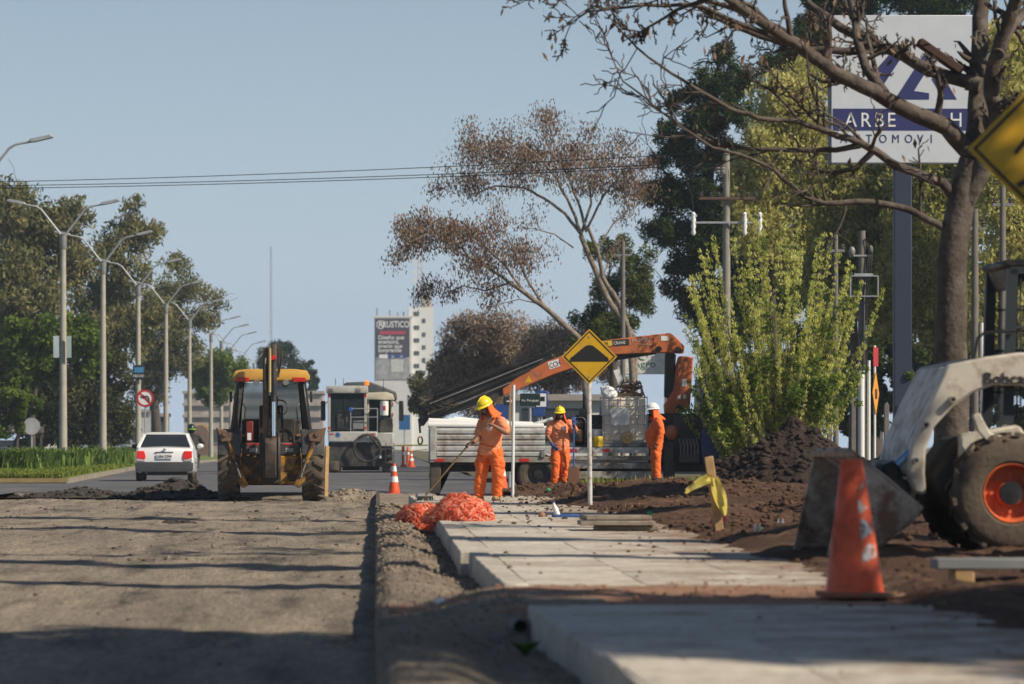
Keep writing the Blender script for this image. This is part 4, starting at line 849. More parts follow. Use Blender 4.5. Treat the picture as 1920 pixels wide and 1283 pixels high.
# ------------------------------------------------------------------ people
def loft(b, secs, n=16):
    """secs: list of (centre, half-width vector, half-depth vector); closed tube through elliptical sections"""
    base = len(b.v); m = len(secs)
    for (c, u, v) in secs:
        c, u, v = Vector(c), Vector(u), Vector(v)
        for k in range(n):
            t = 2*math.pi*k/n; p = c+u*math.cos(t)+v*math.sin(t); b.v.append((p.x, p.y, p.z))
    for i in range(m-1):
        for k in range(n):
            a = base+i*n+k; q = base+i*n+(k+1) % n; b.f.append((a, q, q+n, a+n))
    b.f.append(tuple(base+k for k in range(n))); b.f.append(tuple(base+(m-1)*n+k for k in reversed(range(n))))
    return b
def cap(b, pts, rad, n=10):  # limb: tube with rounded ends
    pts = [Vector(p) for p in pts]; d0 = (pts[0]-pts[1]).normalized(); d1 = (pts[-1]-pts[-2]).normalized()
    P = [pts[0]+d0*rad[0]*.8]+pts+[pts[-1]+d1*rad[-1]*.8]; Q = [rad[0]*.5]+list(rad)+[rad[-1]*.5]
    return b.tube(P, Q, n)
def fuse(b, name, mt, parent, vox=.011, smooth=6, folds=0, fs=9, seed=0, shrinkz=None):
    """weld overlapping lofts into one continuous skin"""
    me = bpy.data.meshes.new(name); me.from_pydata(b.v, [], b.f)
    bm = bmesh.new(); bm.from_mesh(me); bmesh.ops.recalc_face_normals(bm, faces=bm.faces); bm.to_mesh(me); bm.free()
    o = bpy.data.objects.new('tmp', me); COL.objects.link(o)
    r = o.modifiers.new('r', 'REMESH'); r.mode = 'VOXEL'; r.voxel_size = vox
    s = o.modifiers.new('s', 'SMOOTH'); s.iterations = smooth; s.factor = .5
    dg = bpy.context.evaluated_depsgraph_get(); m2 = bpy.data.meshes.new_from_object(o.evaluated_get(dg)); bpy.data.objects.remove(o)
    m2.name = name; m2.materials.clear()
    if folds:
        n = len(m2.vertices); co = np.empty(n*3); m2.vertices.foreach_get('co', co); co = co.reshape(-1, 3); nn = np.empty(n*3); m2.vertices.foreach_get('normal', nn); nn = nn.reshape(-1, 3)
        w = fbm(co[:, 0]*fs+co[:, 1]*fs*.8+co[:, 2]*fs*.5, co[:, 2]*fs*1.4+co[:, 0]*fs*.3, 1, 3, seed); w = 1-np.abs(w)*2
        co = co+nn*(folds*w)[:, None]; m2.vertices.foreach_set('co', co.astype(np.float32).ravel())
    m2.shade_smooth(); return put(name, m2, mt, parent)
def hand(b, wrist, dirv, palm_n, size=1.0, curl=.6):
    """palm and five separate bent fingers; dirv = towards the fingertips, palm_n = where the palm faces"""
    d = Vector(dirv).normalized(); pn = Vector(palm_n); pn = (pn-d*pn.dot(d)).normalized(); s = d.cross(pn).normalized(); w = Vector(wrist); k = size
    loft(b, [(w, s*.028*k, pn*.02*k), (w+d*.035*k, s*.038*k, pn*.018*k), (w+d*.085*k, s*.042*k, pn*.016*k), (w+d*.10*k, s*.036*k, pn*.012*k)], 12)
    for i, (off, L) in enumerate(((-.030, .062), (-.010, .074), (.010, .070), (.029, .055))):
        p = w+d*.09*k+s*off*k; pts = [p]; a = 0
        for j, f in enumerate((.45, .32, .23)):
            a += curl*(.8, 1.0, .8)[j]; p = p+(d*math.cos(a)+pn*math.sin(a))*L*f*k*1.15; pts.append(p)
        cap(b, pts, [.0098*k, .0092*k, .0085*k, .0075*k], 8)
    p = w+d*.025*k-s*.03*k; q = p-s*.03*k+d*.03*k+pn*.012*k; cap(b, [p, q, q+d*.028*k+pn*.02*k*curl*1.5], [.013*k, .011*k, .009*k], 8)
def head(b, c, face, tilt=0, k=1.0):
    """skull, jaw, nose, ears, brow; face = horizontal facing direction"""
    f = Vector(face).normalized(); s = f.cross(Vector((0,0,1))).normalized(); u = Vector((0,0,1)); f2 = (f*math.cos(tilt)-u*math.sin(tilt)); u2 = s.cross(f2); u2 = u2 if u2.z > 0 else -u2
    M = Matrix((s, f2, u2)).transposed(); c = Vector(c)
    def P(x, y, z): return c+M @ Vector((x*k, y*k, z*k))
    b.ell(c+M @ Vector((0, -.008, .03))*k, (.076*k, .095*k, .095*k), 18, 12, M)
    b.ell(c+M @ Vector((0, .022, -.05))*k, (.060*k, .070*k, .075*k), 16, 10, M)
    b.ell(c+M @ Vector((0, .055, -.088))*k, (.034*k, .034*k, .03*k), 12, 8, M)
    cap(b, [P(0, .086, .015), P(0, .104, -.02), P(0, .098, -.032)], [.009*k, .014*k, .013*k], 8)
    b.ell(P(0, .082, -.060), (.026*k, .012*k, .009*k), 10, 6, M)
    for x in (-1, 1):
        b.ell(P(x*.078, -.005, -.012), (.010*k, .022*k, .032*k), 10, 7, M); b.ell(P(x*.032, .078, .03), (.026*k, .012*k, .009*k), 10, 6, M)
    return M, P
def worker(name, label, loc, J, helmet, shirt_mat, sleeve, face, tilt=0, hood=False, flap=True, belly=0, gloves=None, boots=None, k=1.0):
    t = thing(name, label, 'person', loc)
    V_ = {a: Vector(p) for a, p in J.items() if isinstance(p, tuple)}
    sh = (V_['shL']-V_['shR']); hp = (V_['hipL']-V_['hipR']); sd = sh.normalized(); hd = hp.normalized()
    up = Vector((0,0,1)); shc = (V_['shL']+V_['shR'])/2; hc = (V_['hipL']+V_['hipR'])/2; fw = up.cross(sd); fw = fw if fw.dot(Vector(face)) > 0 else -fw
    hfw = up.cross(hd); hfw = hfw if hfw.dot(Vector(face)) > 0 else -hfw
    hw = sh.length/2
    # bare body: one continuous mesh
    b = MB(); M, P = head(b, V_['head'], face, tilt, k)
    loft(b, [(shc-up*.05, sd*hw*.8, fw*.09), (shc+up*.03, sd*.085, fw*.075), ((shc+V_['head'])/2+up*.0, sd*.055, fw*.058), (V_['head']-up*.04, sd*.05, fw*.055)], 14)
    loft(b, [(hc-up*.06, hd*.15, hfw*.10), (hc+up*.08, hd*.155, hfw*.105), (hc*.55+shc*.45, sd*.15, fw*.105), (shc-up*.12, sd*hw*.95, fw*.115), (shc-up*.02, sd*hw*.8, fw*.085)], 16)
    for q in 'LR':
        cap(b, [V_['sh'+q]-up*.03, (V_['sh'+q]+V_['el'+q])/2, V_['el'+q]], [.056, .05, .042], 10)
        m = V_['el'+q].lerp(V_['wr'+q], .35); cap(b, [V_['el'+q], m, V_['wr'+q]], [.042, .043, .029], 10)
        hd_ = V_.get('hd'+q, V_['wr'+q]-V_['el'+q]); hand(b, V_['wr'+q], hd_, V_.get('pn'+q, -Vector(face)*.2-up*.3+fw*.01), k*1.0, .65)
        cap(b, [V_['hip'+q], V_['hip'+q].lerp(V_['kn'+q], .5), V_['kn'+q]], [.085, .075, .056], 10)
        cap(b, [V_['kn'+q], V_['kn'+q].lerp(V_['an'+q], .35), V_['an'+q]], [.056, .055, .036], 10)
    fuse(b, 'body', m_skin, t, .0075, 4)
    # shirt or jacket
    b = MB(); bl = belly
    loft(b, [(hc-up*.075, hd*.185, hfw*.135), (hc+up*.06+hfw*bl*.35, hd*.185, hfw*(.135+bl*.5)), (hc*.55+shc*.45+fw*bl*.5, sd*.19, fw*(.140+bl*.5)), (shc-up*.14+fw*.01, sd*(hw+.02), fw*.145), (shc-up*.03, sd*(hw-.01), fw*.105), (shc+up*.045, sd*.10, fw*.085)], 20)
    for q in 'LR':
        e_ = V_['sh'+q].lerp(V_['el'+q], .78)
        if sleeve == 'short': cap(b, [V_['sh'+q]-up*.02, V_['sh'+q].lerp(V_['el'+q], .4), e_], [.075, .074, .078], 12)
        else: cap(b, [V_['sh'+q]-up*.02, V_['sh'+q].lerp(V_['el'+q], .5), V_['el'+q], V_['el'+q].lerp(V_['wr'+q], .5), V_['el'+q].lerp(V_['wr'+q], .93)], [.078, .075, .068, .062, .05], 12)
    s_ = fuse(b, 'shirt' if sleeve == 'short' else 'jacket', shirt_mat, t, .011, 4, .015, 8, 3)
    # trousers
    b = MB(); loft(b, [(hc-up*.12, hd*.15, hfw*.115), (hc-up*.02, hd*.178, hfw*.132), (hc+up*.10, hd*.172, hfw*.125)], 18)
    for q in 'LR':
        a = V_['an'+q]+up*.0
        cap(b, [V_['hip'+q]-up*.02, V_['hip'+q].lerp(V_['kn'+q], .5), V_['kn'+q], V_['kn'+q].lerp(a, .55), V_['kn'+q].lerp(a, .95)], [.105, .098, .083, .078, .074], 14)
        pk = V_['hip'+q].lerp(V_['kn'+q], .62)+(V_['hip'+q]-hc).normalized()*.075; b.ell(pk, (.05, .05, .085), 10, 7)
    fuse(b, 'trousers', m_orcloth, t, .011, 3, .020, 8, 5)
    # boots
    for q in 'LR':
        b = MB(); a = V_['an'+q]; fd = V_.get('ft'+q, Vector(face)); fd = Vector((fd.x, fd.y, 0)).normalized(); ss = Vector((-fd.y, fd.x, 0)); g = a.z-.085
        loft(b, [(a+up*.04, ss*.05, fd*.055), (a-up*.02, ss*.05, fd*.062), (Vector((a.x, a.y, g+.05))+fd*.02, ss*.048, fd*.085)], 12)
        loft(b, [(Vector((a.x, a.y, g+.045))-fd*.075, ss*.035, up*.042), (Vector((a.x, a.y, g+.05)), ss*.046, up*.048), (Vector((a.x, a.y, g+.04))+fd*.10, ss*.05, up*.04), (Vector((a.x, a.y, g+.032))+fd*.175, ss*.035, up*.028)], 12)
        bo = fuse(b, 'boot', boots or mat('tan boot', (.42, .26, .10), .7, dirt=(.22, .15, .09), dirtamt=.3), t, .009, 3)
        sl = MB(); pts = [(-.085, -.035), (.02, -.046), (.12, -.05), (.185, -.03), (.185, .03), (.12, .05), (.02, .046), (-.085, .035)]
        c0 = Vector((a.x, a.y, g)); sl.add([c0+fd*p[0]+ss*p[1]+up*z for z in (0, .02) for p in pts], [tuple(range(8)), tuple(range(15, 7, -1))]+[(i, (i+1) % 8, 8+(i+1) % 8, 8+i) for i in range(8)]); sl.build('sole', m_black, bo)
    # helmet with brim, cloth flap or hood
    hb = MB(); prof = [(1.0, 0), (1.02, .02), (.98, .32), (.84, .62), (.55, .87), (.2, .98), (.001, 1.0)]; vs = []; fs = []; n = 24
    for (r_, h_) in prof:
        for i in range(n):
            a = 2*math.pi*i/n; vs.append(P(r_*.108*math.cos(a), r_*.132*math.sin(a)-.008, .042+h_*.115))
    for i in range(len(prof)-1):
        for j in range(n): fs.append((i*n+j, i*n+(j+1) % n, (i+1)*n+(j+1) % n, (i+1)*n+j))
    hb.add(vs, fs)
    br = []
    for i in range(n):
        a = 2*math.pi*i/n; ext = .012+.05*max(0, math.sin(a))**2; br.append((P(.109*math.cos(a), .133*math.sin(a)-.008, .050), P((.109+ext)*math.cos(a), (.133+ext)*math.sin(a)-.008, .036-.008*max(0, math.sin(a)))))
    hb.add([p for pr in br for p in pr]+[p-Vector((0,0,.006)) for pr in br for p in pr], [(2*i, 2*i+1, 2*((i+1) % n)+1, 2*((i+1) % n)) for i in range(n)]+[(2*n+2*i, 2*n+2*i+1, 2*n+2*((i+1) % n)+1, 2*n+2*((i+1) % n)) for i in range(n)]+[(2*i+1, 2*((i+1) % n)+1, 2*n+2*((i+1) % n)+1, 2*n+2*i+1) for i in range(n)])
    hb.tube([P(0, -.12, .10), P(0, -.06, .158), P(0, .03, .163), P(0, .10, .125)], [.010, .012, .012, .008], 6)
    hb.build('helmet', helmet, t, ang=60)
    gl = MB(); 
    for x in (-1, 1): gl.ell(P(x*.034, .083, .008), (.030*k, .014*k, .020*k), 10, 7, M)
    gl.tube([P(-.078, .0, .012), P(-.06, .07, .012), P(0, .098, .014), P(.06, .07, .012), P(.078, .0, .012)], .005, 5); gl.build('dark_glasses', m_blackp, t)
    be = MB(); be.ell(P(0, .062, -.082), (.047*k, .045*k, .04*k), 12, 8, M); be.build('beard', mat('dark hair', (.02, .015, .012), .8), t)
    hr = MB(); hr.ell(P(0, -.035, .02), (.079*k, .075*k, .075*k), 14, 9, M); hr.build('hair', mat('dark hair', (.02, .015, .012), .8), t)
    if flap or hood:
        b = MB(); vs = []; rows = [(.045, 1.0, 0), (-.03, 1.06, 0), (-.10, 1.22, .0), (-.165, 1.5 if flap else 1.75, -.02), (-.20, 1.7 if flap else 1.95, -.03)]; n = 19
        for (z, sc_, dy) in rows:
            for i in range(n):
                a = R(-198)+R(216)*i/(n-1); a = R(-18-180)+R(216)*i/(n-1)
                wv = 1+.05*math.sin(i*2.1+z*30); vs.append(P(.095*sc_*wv*math.cos(a), .118*sc_*wv*math.sin(a)+dy-.005, z+.01*math.sin(i*1.7)))
        b.add(vs, [(r_*n+i, r_*n+i+1, (r_+1)*n+i+1, (r_+1)*n+i) for r_ in range(len(rows)-1) for i in range(n-1)])
        o = b.build('neck_flap' if flap else 'hood', mat('bright orange cloth', (.85, .13, .015), .8), t, ang=80); so_ = o.modifiers.new('s', 'SOLIDIFY'); so_.thickness = .006
    # small pale badge on the chest
    bp = shc-up*.13+fw*.165+sd*J.get('badge', .06); 
    q = MB(); q.add([bp+sd*a*.035+up*c*.04+fw*d_ for d_ in (0, .006) for (a, c) in ((-1,-1), (1,-1), (1,1), (-1,1))], [(0,1,2,3), (4,5,6,7), (0,1,5,4), (1,2,6,5), (2,3,7,6), (3,0,4,7)]); q.build('chest_badge', m_signwht, t)
    if gloves:
        for q in gloves:
            b = MB(); hand(b, V_['wr'+q], V_.get('hd'+q, V_['wr'+q]-V_['el'+q]), V_.get('pn'+q, -up), k*1.12, .65); w_ = V_['wr'+q]; d = (V_['el'+q]-w_).normalized(); cap(b, [w_+d*.05, w_-d*.02], [.038, .034], 10); fuse(b, 'glove', mat('blue glove', (.045, .07, .22), .8), t, .007, 2)
    return t
WY1 = 60.0
w1 = W(918, 0, F/WY1)
worker('person', 'worker in orange shirt and yellow helmet sweeping the pavement with a broom', (w1.x, WY1, .16), dict(
    head=(-.075, -.09, 1.47), shL=(.17, -.12, 1.27), shR=(-.10, .14, 1.25), hipL=(.09, -.05, .80), hipR=(-.075, .06, .80),
    elL=(.245, -.28, 1.06), wrL=(.06, -.40, 1.17), hdL=(-.95, -.05, .3), pnL=(-.3, -.2, -.8), elR=(-.17, -.02, .99), wrR=(-.265, -.20, .905), hdR=(-.75, -.5, -.2), pnR=(-.2, .1, -.9),
    knL=(.13, -.10, .43), anL=(.115, -.02, .09), knR=(-.13, .02, .43), anR=(-.165, .05, .09), ftL=(-.35, -1, 0), ftR=(-.9, -.5, 0), badge=.10), m_helmY, m_orshirt, 'short', (-.75, -.62, 0), .42, k=1.0)
# broom held by the sweeping worker
hA = Vector((w1.x-.02, WY1-.43, .16+1.255)); hB = Vector((w1.x-.345, WY1-.255, .16+.865)); dv = (hB-hA).normalized(); hE = hA+dv*((.215-hA.z)/dv.z); hT = hA-dv*.08
t = thing('broom', 'long wooden broom with a grey brush head held by the sweeping worker', 'broom', (hE.x, hE.y, .165))
MB().tube([hT-t.location, hE-t.location], .0145, 8).build('handle', m_wood, t)
o = MB().prism([(-.17, .06), (.17, .06), (.15, .11), (-.15, .11)], -.03, .03).build('brush_block', m_grey, t, .008); o.rotation_euler = (0, 0, R(40))
kb = MB()
for i in range(90): x = random.uniform(-.16, .16); y = random.uniform(-.03, .03); kb.tube([(x, y, .065), (x*1.06, y*1.6, .0)], [.006, .004], 4)
o = kb.build('bristles', m_dgrey, t); o.rotation_euler = (0, 0, R(40))
S2 = 84.0; w2 = W(1038, 0, S2); Y2 = F/S2
Z2 = float(zsoil(np.array([w2.x]), np.array([84.0]))[0]); Z2 = .13
worker('person', 'worker in orange shirt, yellow helmet and blue gloves resting one hand on a shovel', (w2.x, 82.6, Z2), dict(
    head=(-.01, -.07, 1.58), shL=(.19, .0, 1.40), shR=(-.19, .03, 1.38), hipL=(.085, .02, .86), hipR=(-.085, .02, .86),
    elL=(.32, -.10, 1.17), wrL=(.275, -.27, 1.335), hdL=(.0, -.15, 1), pnL=(0, .2, -.3), elR=(-.275, -.02, 1.08), wrR=(-.175, -.17, .905), hdR=(.55, -.3, -.6), pnR=(.3, .3, -.1),
    knL=(.085, -.06, .47), anL=(.065, .05, .09), knR=(-.10, -.08, .47), anR=(-.125, -.06, .09), ftL=(.2, -1, 0), ftR=(-.3, -1, 0), badge=.08), m_helmY, m_orshirt, 'short', (-.22, -1, 0), .12, flap=True, gloves='LR', boots=m_black, k=1.0)
t = thing('shovel', 'blue handled shovel standing beside the gloved worker', 'shovel', (w2.x+.275, 82.36, Z2))
MB().tube([(0, 0, .42), (.0, .0, 1.48)], .017, 8).build('handle', m_blue, t)
MB().box(-.06, .06, -.015, .015, 1.47, 1.5).build('grip', m_blue, t, .01)
v = MB(); v.prism([(-.12, .40), (-.13, .08), (-.09, .0), (.09, .0), (.13, .08), (.12, .40), (.03, .46), (-.03, .46)], -.012, .012); v.build('blade', mat('rusty blade', (.16, .075, .045), .7), t, .008)
S3 = 87.0; w3 = W(1229, 0, S3)
worker('person', 'stout worker in orange jacket and white helmet standing side on by the truck', (w3.x, 82.6, .2), dict(
    head=(-.065, -.0, 1.575), shL=(.03, -.17, 1.39), shR=(.03, .17, 1.39), hipL=(.0, -.09, .86), hipR=(.0, .09, .86),
    elL=(.10, -.25, 1.10), wrL=(.0, -.27, .87), hdL=(-.25, .0, -1), pnL=(-.4, .6, 0), elR=(.08, .25, 1.10), wrR=(-.02, .27, .87), hdR=(-.2, 0, -1), pnR=(-.4, -.6, 0),
    knL=(-.005, -.10, .47), anL=(.02, -.10, .09), knR=(-.01, .10, .47), anR=(.0, .11, .09), ftL=(-1, -.2, 0), ftR=(-1, .2, 0), badge=.08), m_helmW, m_orcloth, 'long', (-1, -.18, 0), .05, flap=False, hood=True, belly=.10, boots=m_black)
# rider on a motorcycle ahead of the sedan
pr = W(359, 0, 59); RY = F/59
t = thing('motorcycle', 'small dark motorcycle ahead of the white sedan carrying a rider', 'motorcycle', (pr.x, RY, 0))
for y in (-.62, .62): MB().lathe([(.22, -.05), (.30, -.05), (.31, 0), (.30, .05), (.22, .05), (.22, -.05)], (0, y, .31), 'x', 22).build('wheel', m_tyre, t)
b = MB().box(-.14, .14, -.7, .1, .62, .78); b.build('seat', m_black, t, .05); MB().ell((0, .3, .78), (.17, .3, .16)).build('fuel_tank', m_blackp, t)
MB().box(-.13, .13, -.25, .35, .28, .6).build('engine', m_dgrey, t, .04); MB().tube([(-.36, .32, 1.02), (-.1, .45, 1.0), (.1, .45, 1.0), (.36, .32, 1.02)], .014, 6).build('handlebar', m_blackp, t)
for sx in (-1, 1): MB().tube([(sx*.08, .42, .98), (sx*.08, .62, .31)], .022, 6).build('fork', m_grey, t)
MB().box(-.1, .1, -.9, -.7, .5, .72).build('tail_box', m_dgrey, t, .03); MB().box(-.06, .06, -.91, -.9, .58, .64).build('tail_lamp', m_red, t)
t = thing('person', 'motorcycle rider in a black jacket and bright green helmet seen from behind', 'person', (pr.x, RY, .74))
b = MB(); loft(b, [((0, -.2, .02), (.18, 0, 0), (0, .14, 0)), ((0, -.18, .25), (.19, 0, 0), (0, .14, 0)), ((0, -.08, .5), (.24, 0, 0), (0, .14, 0)), ((0, -.03, .6), (.2, 0, 0), (0, .1, 0)), ((0, -.0, .68), (.07, 0, 0), (0, .07, 0))], 16)
for sx in (-1, 1):
    cap(b, [(sx*.22, -.05, .55), (sx*.36, .05, .34), (sx*.34, .3, .32)], [.075, .065, .05]); cap(b, [(sx*.1, -.15, .0), (sx*.2, .25, -.02), (sx*.17, .1, -.40)], [.1, .085, .06])
b.ell((0, .01, .79), (.08, .1, .12)); fuse(b, 'body', mat('black jacket', (.012, .012, .014), .75), t, .014, 4)
b = MB(); b.ell((0, .0, .82), (.135, .16, .155), 20, 14); b.build('helmet', mat('helmet dark', (.02, .03, .02), .25), t)
b = MB(); b.ell((0, -.006, .80), (.139, .162, .06), 20, 10); b.build('helmet_band', mat('helmet green', (.22, .5, .04), .3), t)
# ------------------------------------------------------------------ signs, poles, buildings
def diamond(t, h, z, y, mt, bd, sym=None, th=.006):
    MB().prism([(0, z-h), (h, z), (0, z+h), (-h, z)], y, y+th).build('sign_panel', mt, t, .0)
    b = MB(); o, i = h*.93, h*.87
    for (p, q, r_, s_) in (((0, -o), (o, 0), (i, 0), (0, -i)), ((o, 0), (0, o), (0, i), (i, 0)), ((0, o), (-o, 0), (-i, 0), (0, i)), ((-o, 0), (0, -o), (0, -i), (-i, 0))):
        b.prism([(p[0], z+p[1]), (q[0], z+q[1]), (r_[0], z+r_[1]), (s_[0], z+s_[1])], y-.003, y-.001)
    b.build('border_line', m_signblk, t)
    for (x, zz) in ((0, .72*h), (0, -.72*h)): MB().lathe([(.012, y-.008), (.012, y-.001)], (x, 0, z+zz), 'y', 8).build('bolt', m_galv, t)
pw = W(1105, 669, 132)
t = thing('road_sign', 'yellow diamond speed bump sign on a slim white pole beside the pavement', 'road sign', (pw.x, F/132, .17), R(-2))
zz = pw.z-.17
diamond(t, .395, zz, -.045, m_signyel, 0)
hump = [(-.27, -.02), (-.24, .0), (-.12, .10), (-.05, .155), (.0, .165), (.05, .155), (.12, .10), (.24, .0), (.27, -.02), (.275, -.07), (-.275, -.07)]
MB().prism([(p[0], zz+p[1]) for p in hump], -.049, -.046).build('hump_symbol', m_signblk, t)
MB().tube([(.015, 0, -.2), (.0, 0, zz*.5), (-.005, 0, zz+.3)], .032, 12).build('pole', mat('scuffed white pole', (.62, .62, .60), .5, dirt=(.25, .18, .12), dirtamt=.3, ds=6), t)
pw = W(1952, 280, 330)
t = thing('road_sign', 'large yellow diamond warning sign near the orange cone, cropped by the frame', 'road sign', (pw.x, F/330, .2), 0)
zz = pw.z-.2; diamond(t, .425, zz, -.045, m_signyel, 0)
MB().prism([(-.165, zz-.02), (-.145, zz-.035), (.05, zz+.20), (.02, zz+.22)], -.049, -.046).build('arrow_symbol', m_signblk, t); MB().prism([(-.15, zz-.20), (-.13, zz-.22), (.1, zz-.1), (.08, zz-.07)], -.049, -.046).build('arrow_symbol', m_signblk, t)
MB().tube([(0, 0, -.3), (0, 0, zz+.3)], .032, 12).build('pole', m_galv, t)
# traffic cones
def cone(label, loc, h, r0, r1, base, tall, rz=0, lean=0, bands=(), patches=False, group='traffic cones'):
    t = thing('traffic_cone', label, 'traffic cone', loc, rz, group)
    b = MB(); b.lathe([(r0*1.02, .03), (r0, .05), (r1, h-.01), (r1*.9, h), (r1*.6, h), (r1*.55, h-.04)], (0,0,0), 'z', 28)
    for v in range(len(b.v)): x, y, z = b.v[v]; b.v[v] = (x+lean*z, y, z)
    b.build('cone_body', m_cone, t)
    k = base; MB().prism([(-k, -k*.8), (-k*.8, -k), (k*.8, -k), (k, -k*.8), (k, k*.8), (k*.8, k), (-k*.8, k), (-k, k*.8)], 0, .032, 'z').build('foot', m_cone if not tall else mat('worn cone foot', (.35, .06, .03), .7, dirt=(.2, .12, .08), dirtamt=.4), t, .008)
    for (z0, z1) in bands:
        ra, rb = r0+(r1-r0)*(z0-.05)/(h-.06), r0+(r1-r0)*(z1-.05)/(h-.06)
        b = MB().lathe([(ra+.002, z0), (rb+.002, z1), (rb-.004, z1), (ra-.004, z0)], (lean*(z0+z1)/2, 0, 0), 'z', 28); b.f = [f for f in b.f if len(f) == 4]; b.build('white_band', m_signwht, t)
    if patches:
        rr = random.Random(2)
        for k, z0 in enumerate((.20, .33, .475, .60)):
            n = 8; v = []; sh = .35+rr.random()*.4
            for i in range(n):
                u = i/(n-1); ang = R(-86)+R(46)*u*(1-.45*k/4)
                for q in (0, 1):
                    zz = z0+.04*u+q*(.11-.02*abs(k-1))*(.55+.45*math.sin(3.1*u+k))
                    ra = r0+(r1-r0)*(zz-.05)/(h-.06)+.0025; v.append((ra*math.cos(ang)+lean*zz, ra*math.sin(ang), zz))
            b = MB(); b.add(v, [(2*i, 2*i+2, 2*i+3, 2*i+1) for i in range(n-1)]); b.build('reflective_patch', mat('worn reflective tape', (.62, .64, .62), .5, var=.3, vs=30, dirt=(.3, .07, .03), dirtamt=.4, ds=25), t)
    return t
pc = W(1602, 1120, 327); cone('tall faded orange cone with peeling reflective patches in front of the bucket', (pc.x, 22.0, float(zdrv(np.array([2.7]), np.array([22.]))[0])+.015), .79, .165, .062, .195, True, R(8), -.025, patches=True)
pc = W(739, 922, 84); cone('orange cone with two white bands standing on the asphalt beside the backhoe', (pc.x, F/84, -.075), .70, .13, .035, .19, False, .3, bands=((.28, .41), (.52, .64)))
pc = W(943, 922, 88); cone('orange cone mostly hidden behind the sweeping worker', (pc.x, F/88, -.13), .72, .13, .035, .19, False, 0, bands=((.5, .62),))
pc = W(771, 860, 40); cone('small far cone with white bands behind the truck tail by the yellow tape', (pc.x, F/40, .0), .75, .15, .04, .2, False, 0, bands=((.3, .42), (.52, .62)))
def delin(x, s, h, lab):
    p = W(x, 0, s); t = thing('delineator_post', lab, 'delineator', (p.x, F/s, 0), 0, 'orange delineators')
    MB().lathe([(.16, 0), (.16, .05), (.075, .07), (.07, h), (.04, h+.05), (.001, h+.05)], (0,0,0), 'z', 16).build('post', m_cone, t)
    MB().lathe([(.078, h*.6), (.078, h*.75)], (0,0,0), 'z', 16).build('band', m_signwht, t)
delin(756, 39, .95, 'orange delineator post tied with yellow tape beyond the truck tail'); delin(765, 36, .9, 'orange delineator post standing behind the small far cone')
tp_ = MB(); a, b2 = W(738, 834, 39), W(802, 832, 39)
tp_.add([(a.x, a.y, .98), (b2.x, b2.y-.2, 1.0), (b2.x, b2.y-.2, 1.06), (a.x, a.y, 1.05)], [(0,1,2,3)]); tp_.tube([(a.x, a.y+.02, .80), ((a.x+b2.x)/2, a.y, .74), (b2.x, b2.y, .84)], .02, 5)
o = tp_.build('barrier_tape', mat('yellow tape', (.75, .52, .03), .5)); tag(o, 'yellow barrier tape strung behind the truck tail', 'tape')
# lamp posts on the median
def lamppost(loc):
    t = thing('lamp_post', 'tall concrete lamp post with two angled arms standing in the planted median', 'lamp post', loc, 0, 'lamp posts along the median')
    H = 9.1
    MB().lathe([(.17, -.2), (.15, 2), (.105, H), (.001, H)], (0,0,0), 'z', 12).build('post', m_conc, t)
    MB().lathe([(.13, H-.55), (.14, H-.5), (.14, H+.02), (.001, H+.03)], (0,0,0), 'z', 12).build('collar', m_grey, t)
    for s in (-1, 1):
        a = MB().tube([(s*.05, 0, H-.3), (s*.12, 0, H+.05), (s*.85, 0, H+.98), (s*1.05, 0, H+1.1), (s*1.6, 0, H+1.2)], [.045, .045, .04, .038, .035], 8).build('arm', m_galv, t)
        b = MB(); b.prism([(s*1.45, H+1.19), (s*1.5, H+1.27), (s*2.1, H+1.40), (s*2.22, H+1.36), (s*2.2, H+1.30), (s*1.6, H+1.16)], -.13, .13); b.build('lamp_head', m_galv, a, .02)
    return t
LP0 = lamppost((-12.2, 119, .15)); LPY = [150, 172, 197.5, 223.6, 252, 285, 304, 324, 352, 385, 425]
LPs = [LP0]+[dup(LP0, (-12.2, y, .15)) for y in LPY]
LPs[0]['label'] = 'concrete lamp post level with the near end of the median planting'; LPs[1]['label'] = 'concrete lamp post carrying a pair of pale banners'; LPs[2]['label'] = 'bare concrete lamp post between the pale banners and the black blue board'; LPs[3]['label'] = 'concrete lamp post carrying the black and blue board'
for o in LPs[4:]: o['label'] = 'plain two armed lamp post in the median beyond the black and blue board'
# boards hung on the posts
p = W(106, 652, 48); t = thing('banner', 'pair of pale small banners fixed on both sides of a lamp post', 'banner', (-12.2, 149.75, p.z-.4))
MB().box(-.36, -.14, -.02, .02, 0, .85).build('panel', mat('pale banner', (.40, .48, .52), .6), t); MB().box(.16, .34, -.02, .02, 0, .85).build('panel', mat('faded banner', (.30, .40, .40), .6), t)
p = W(261, 698, 36.5); t = thing('banner', 'round edged black and blue board tied to a lamp post', 'banner', (-12.2, 197.25, p.z))
MB().prism([(-.28, -.36), (.30, -.40), (.34, .3), (.1, .38), (-.26, .34)], -.03, .02).build('panel', mat('black board', (.012, .02, .03), .5), t, .02); MB().prism([(-.2, -.02), (.29, -.02), (.3, .26), (-.18, .24)], -.037, -.032).build('blue_print', mat('blue print', (.05, .22, .42), .5), t)
text('HECHO', .19, m_signwht, t, (.03, -.036, -.26), align='CENTER', sx=.85)
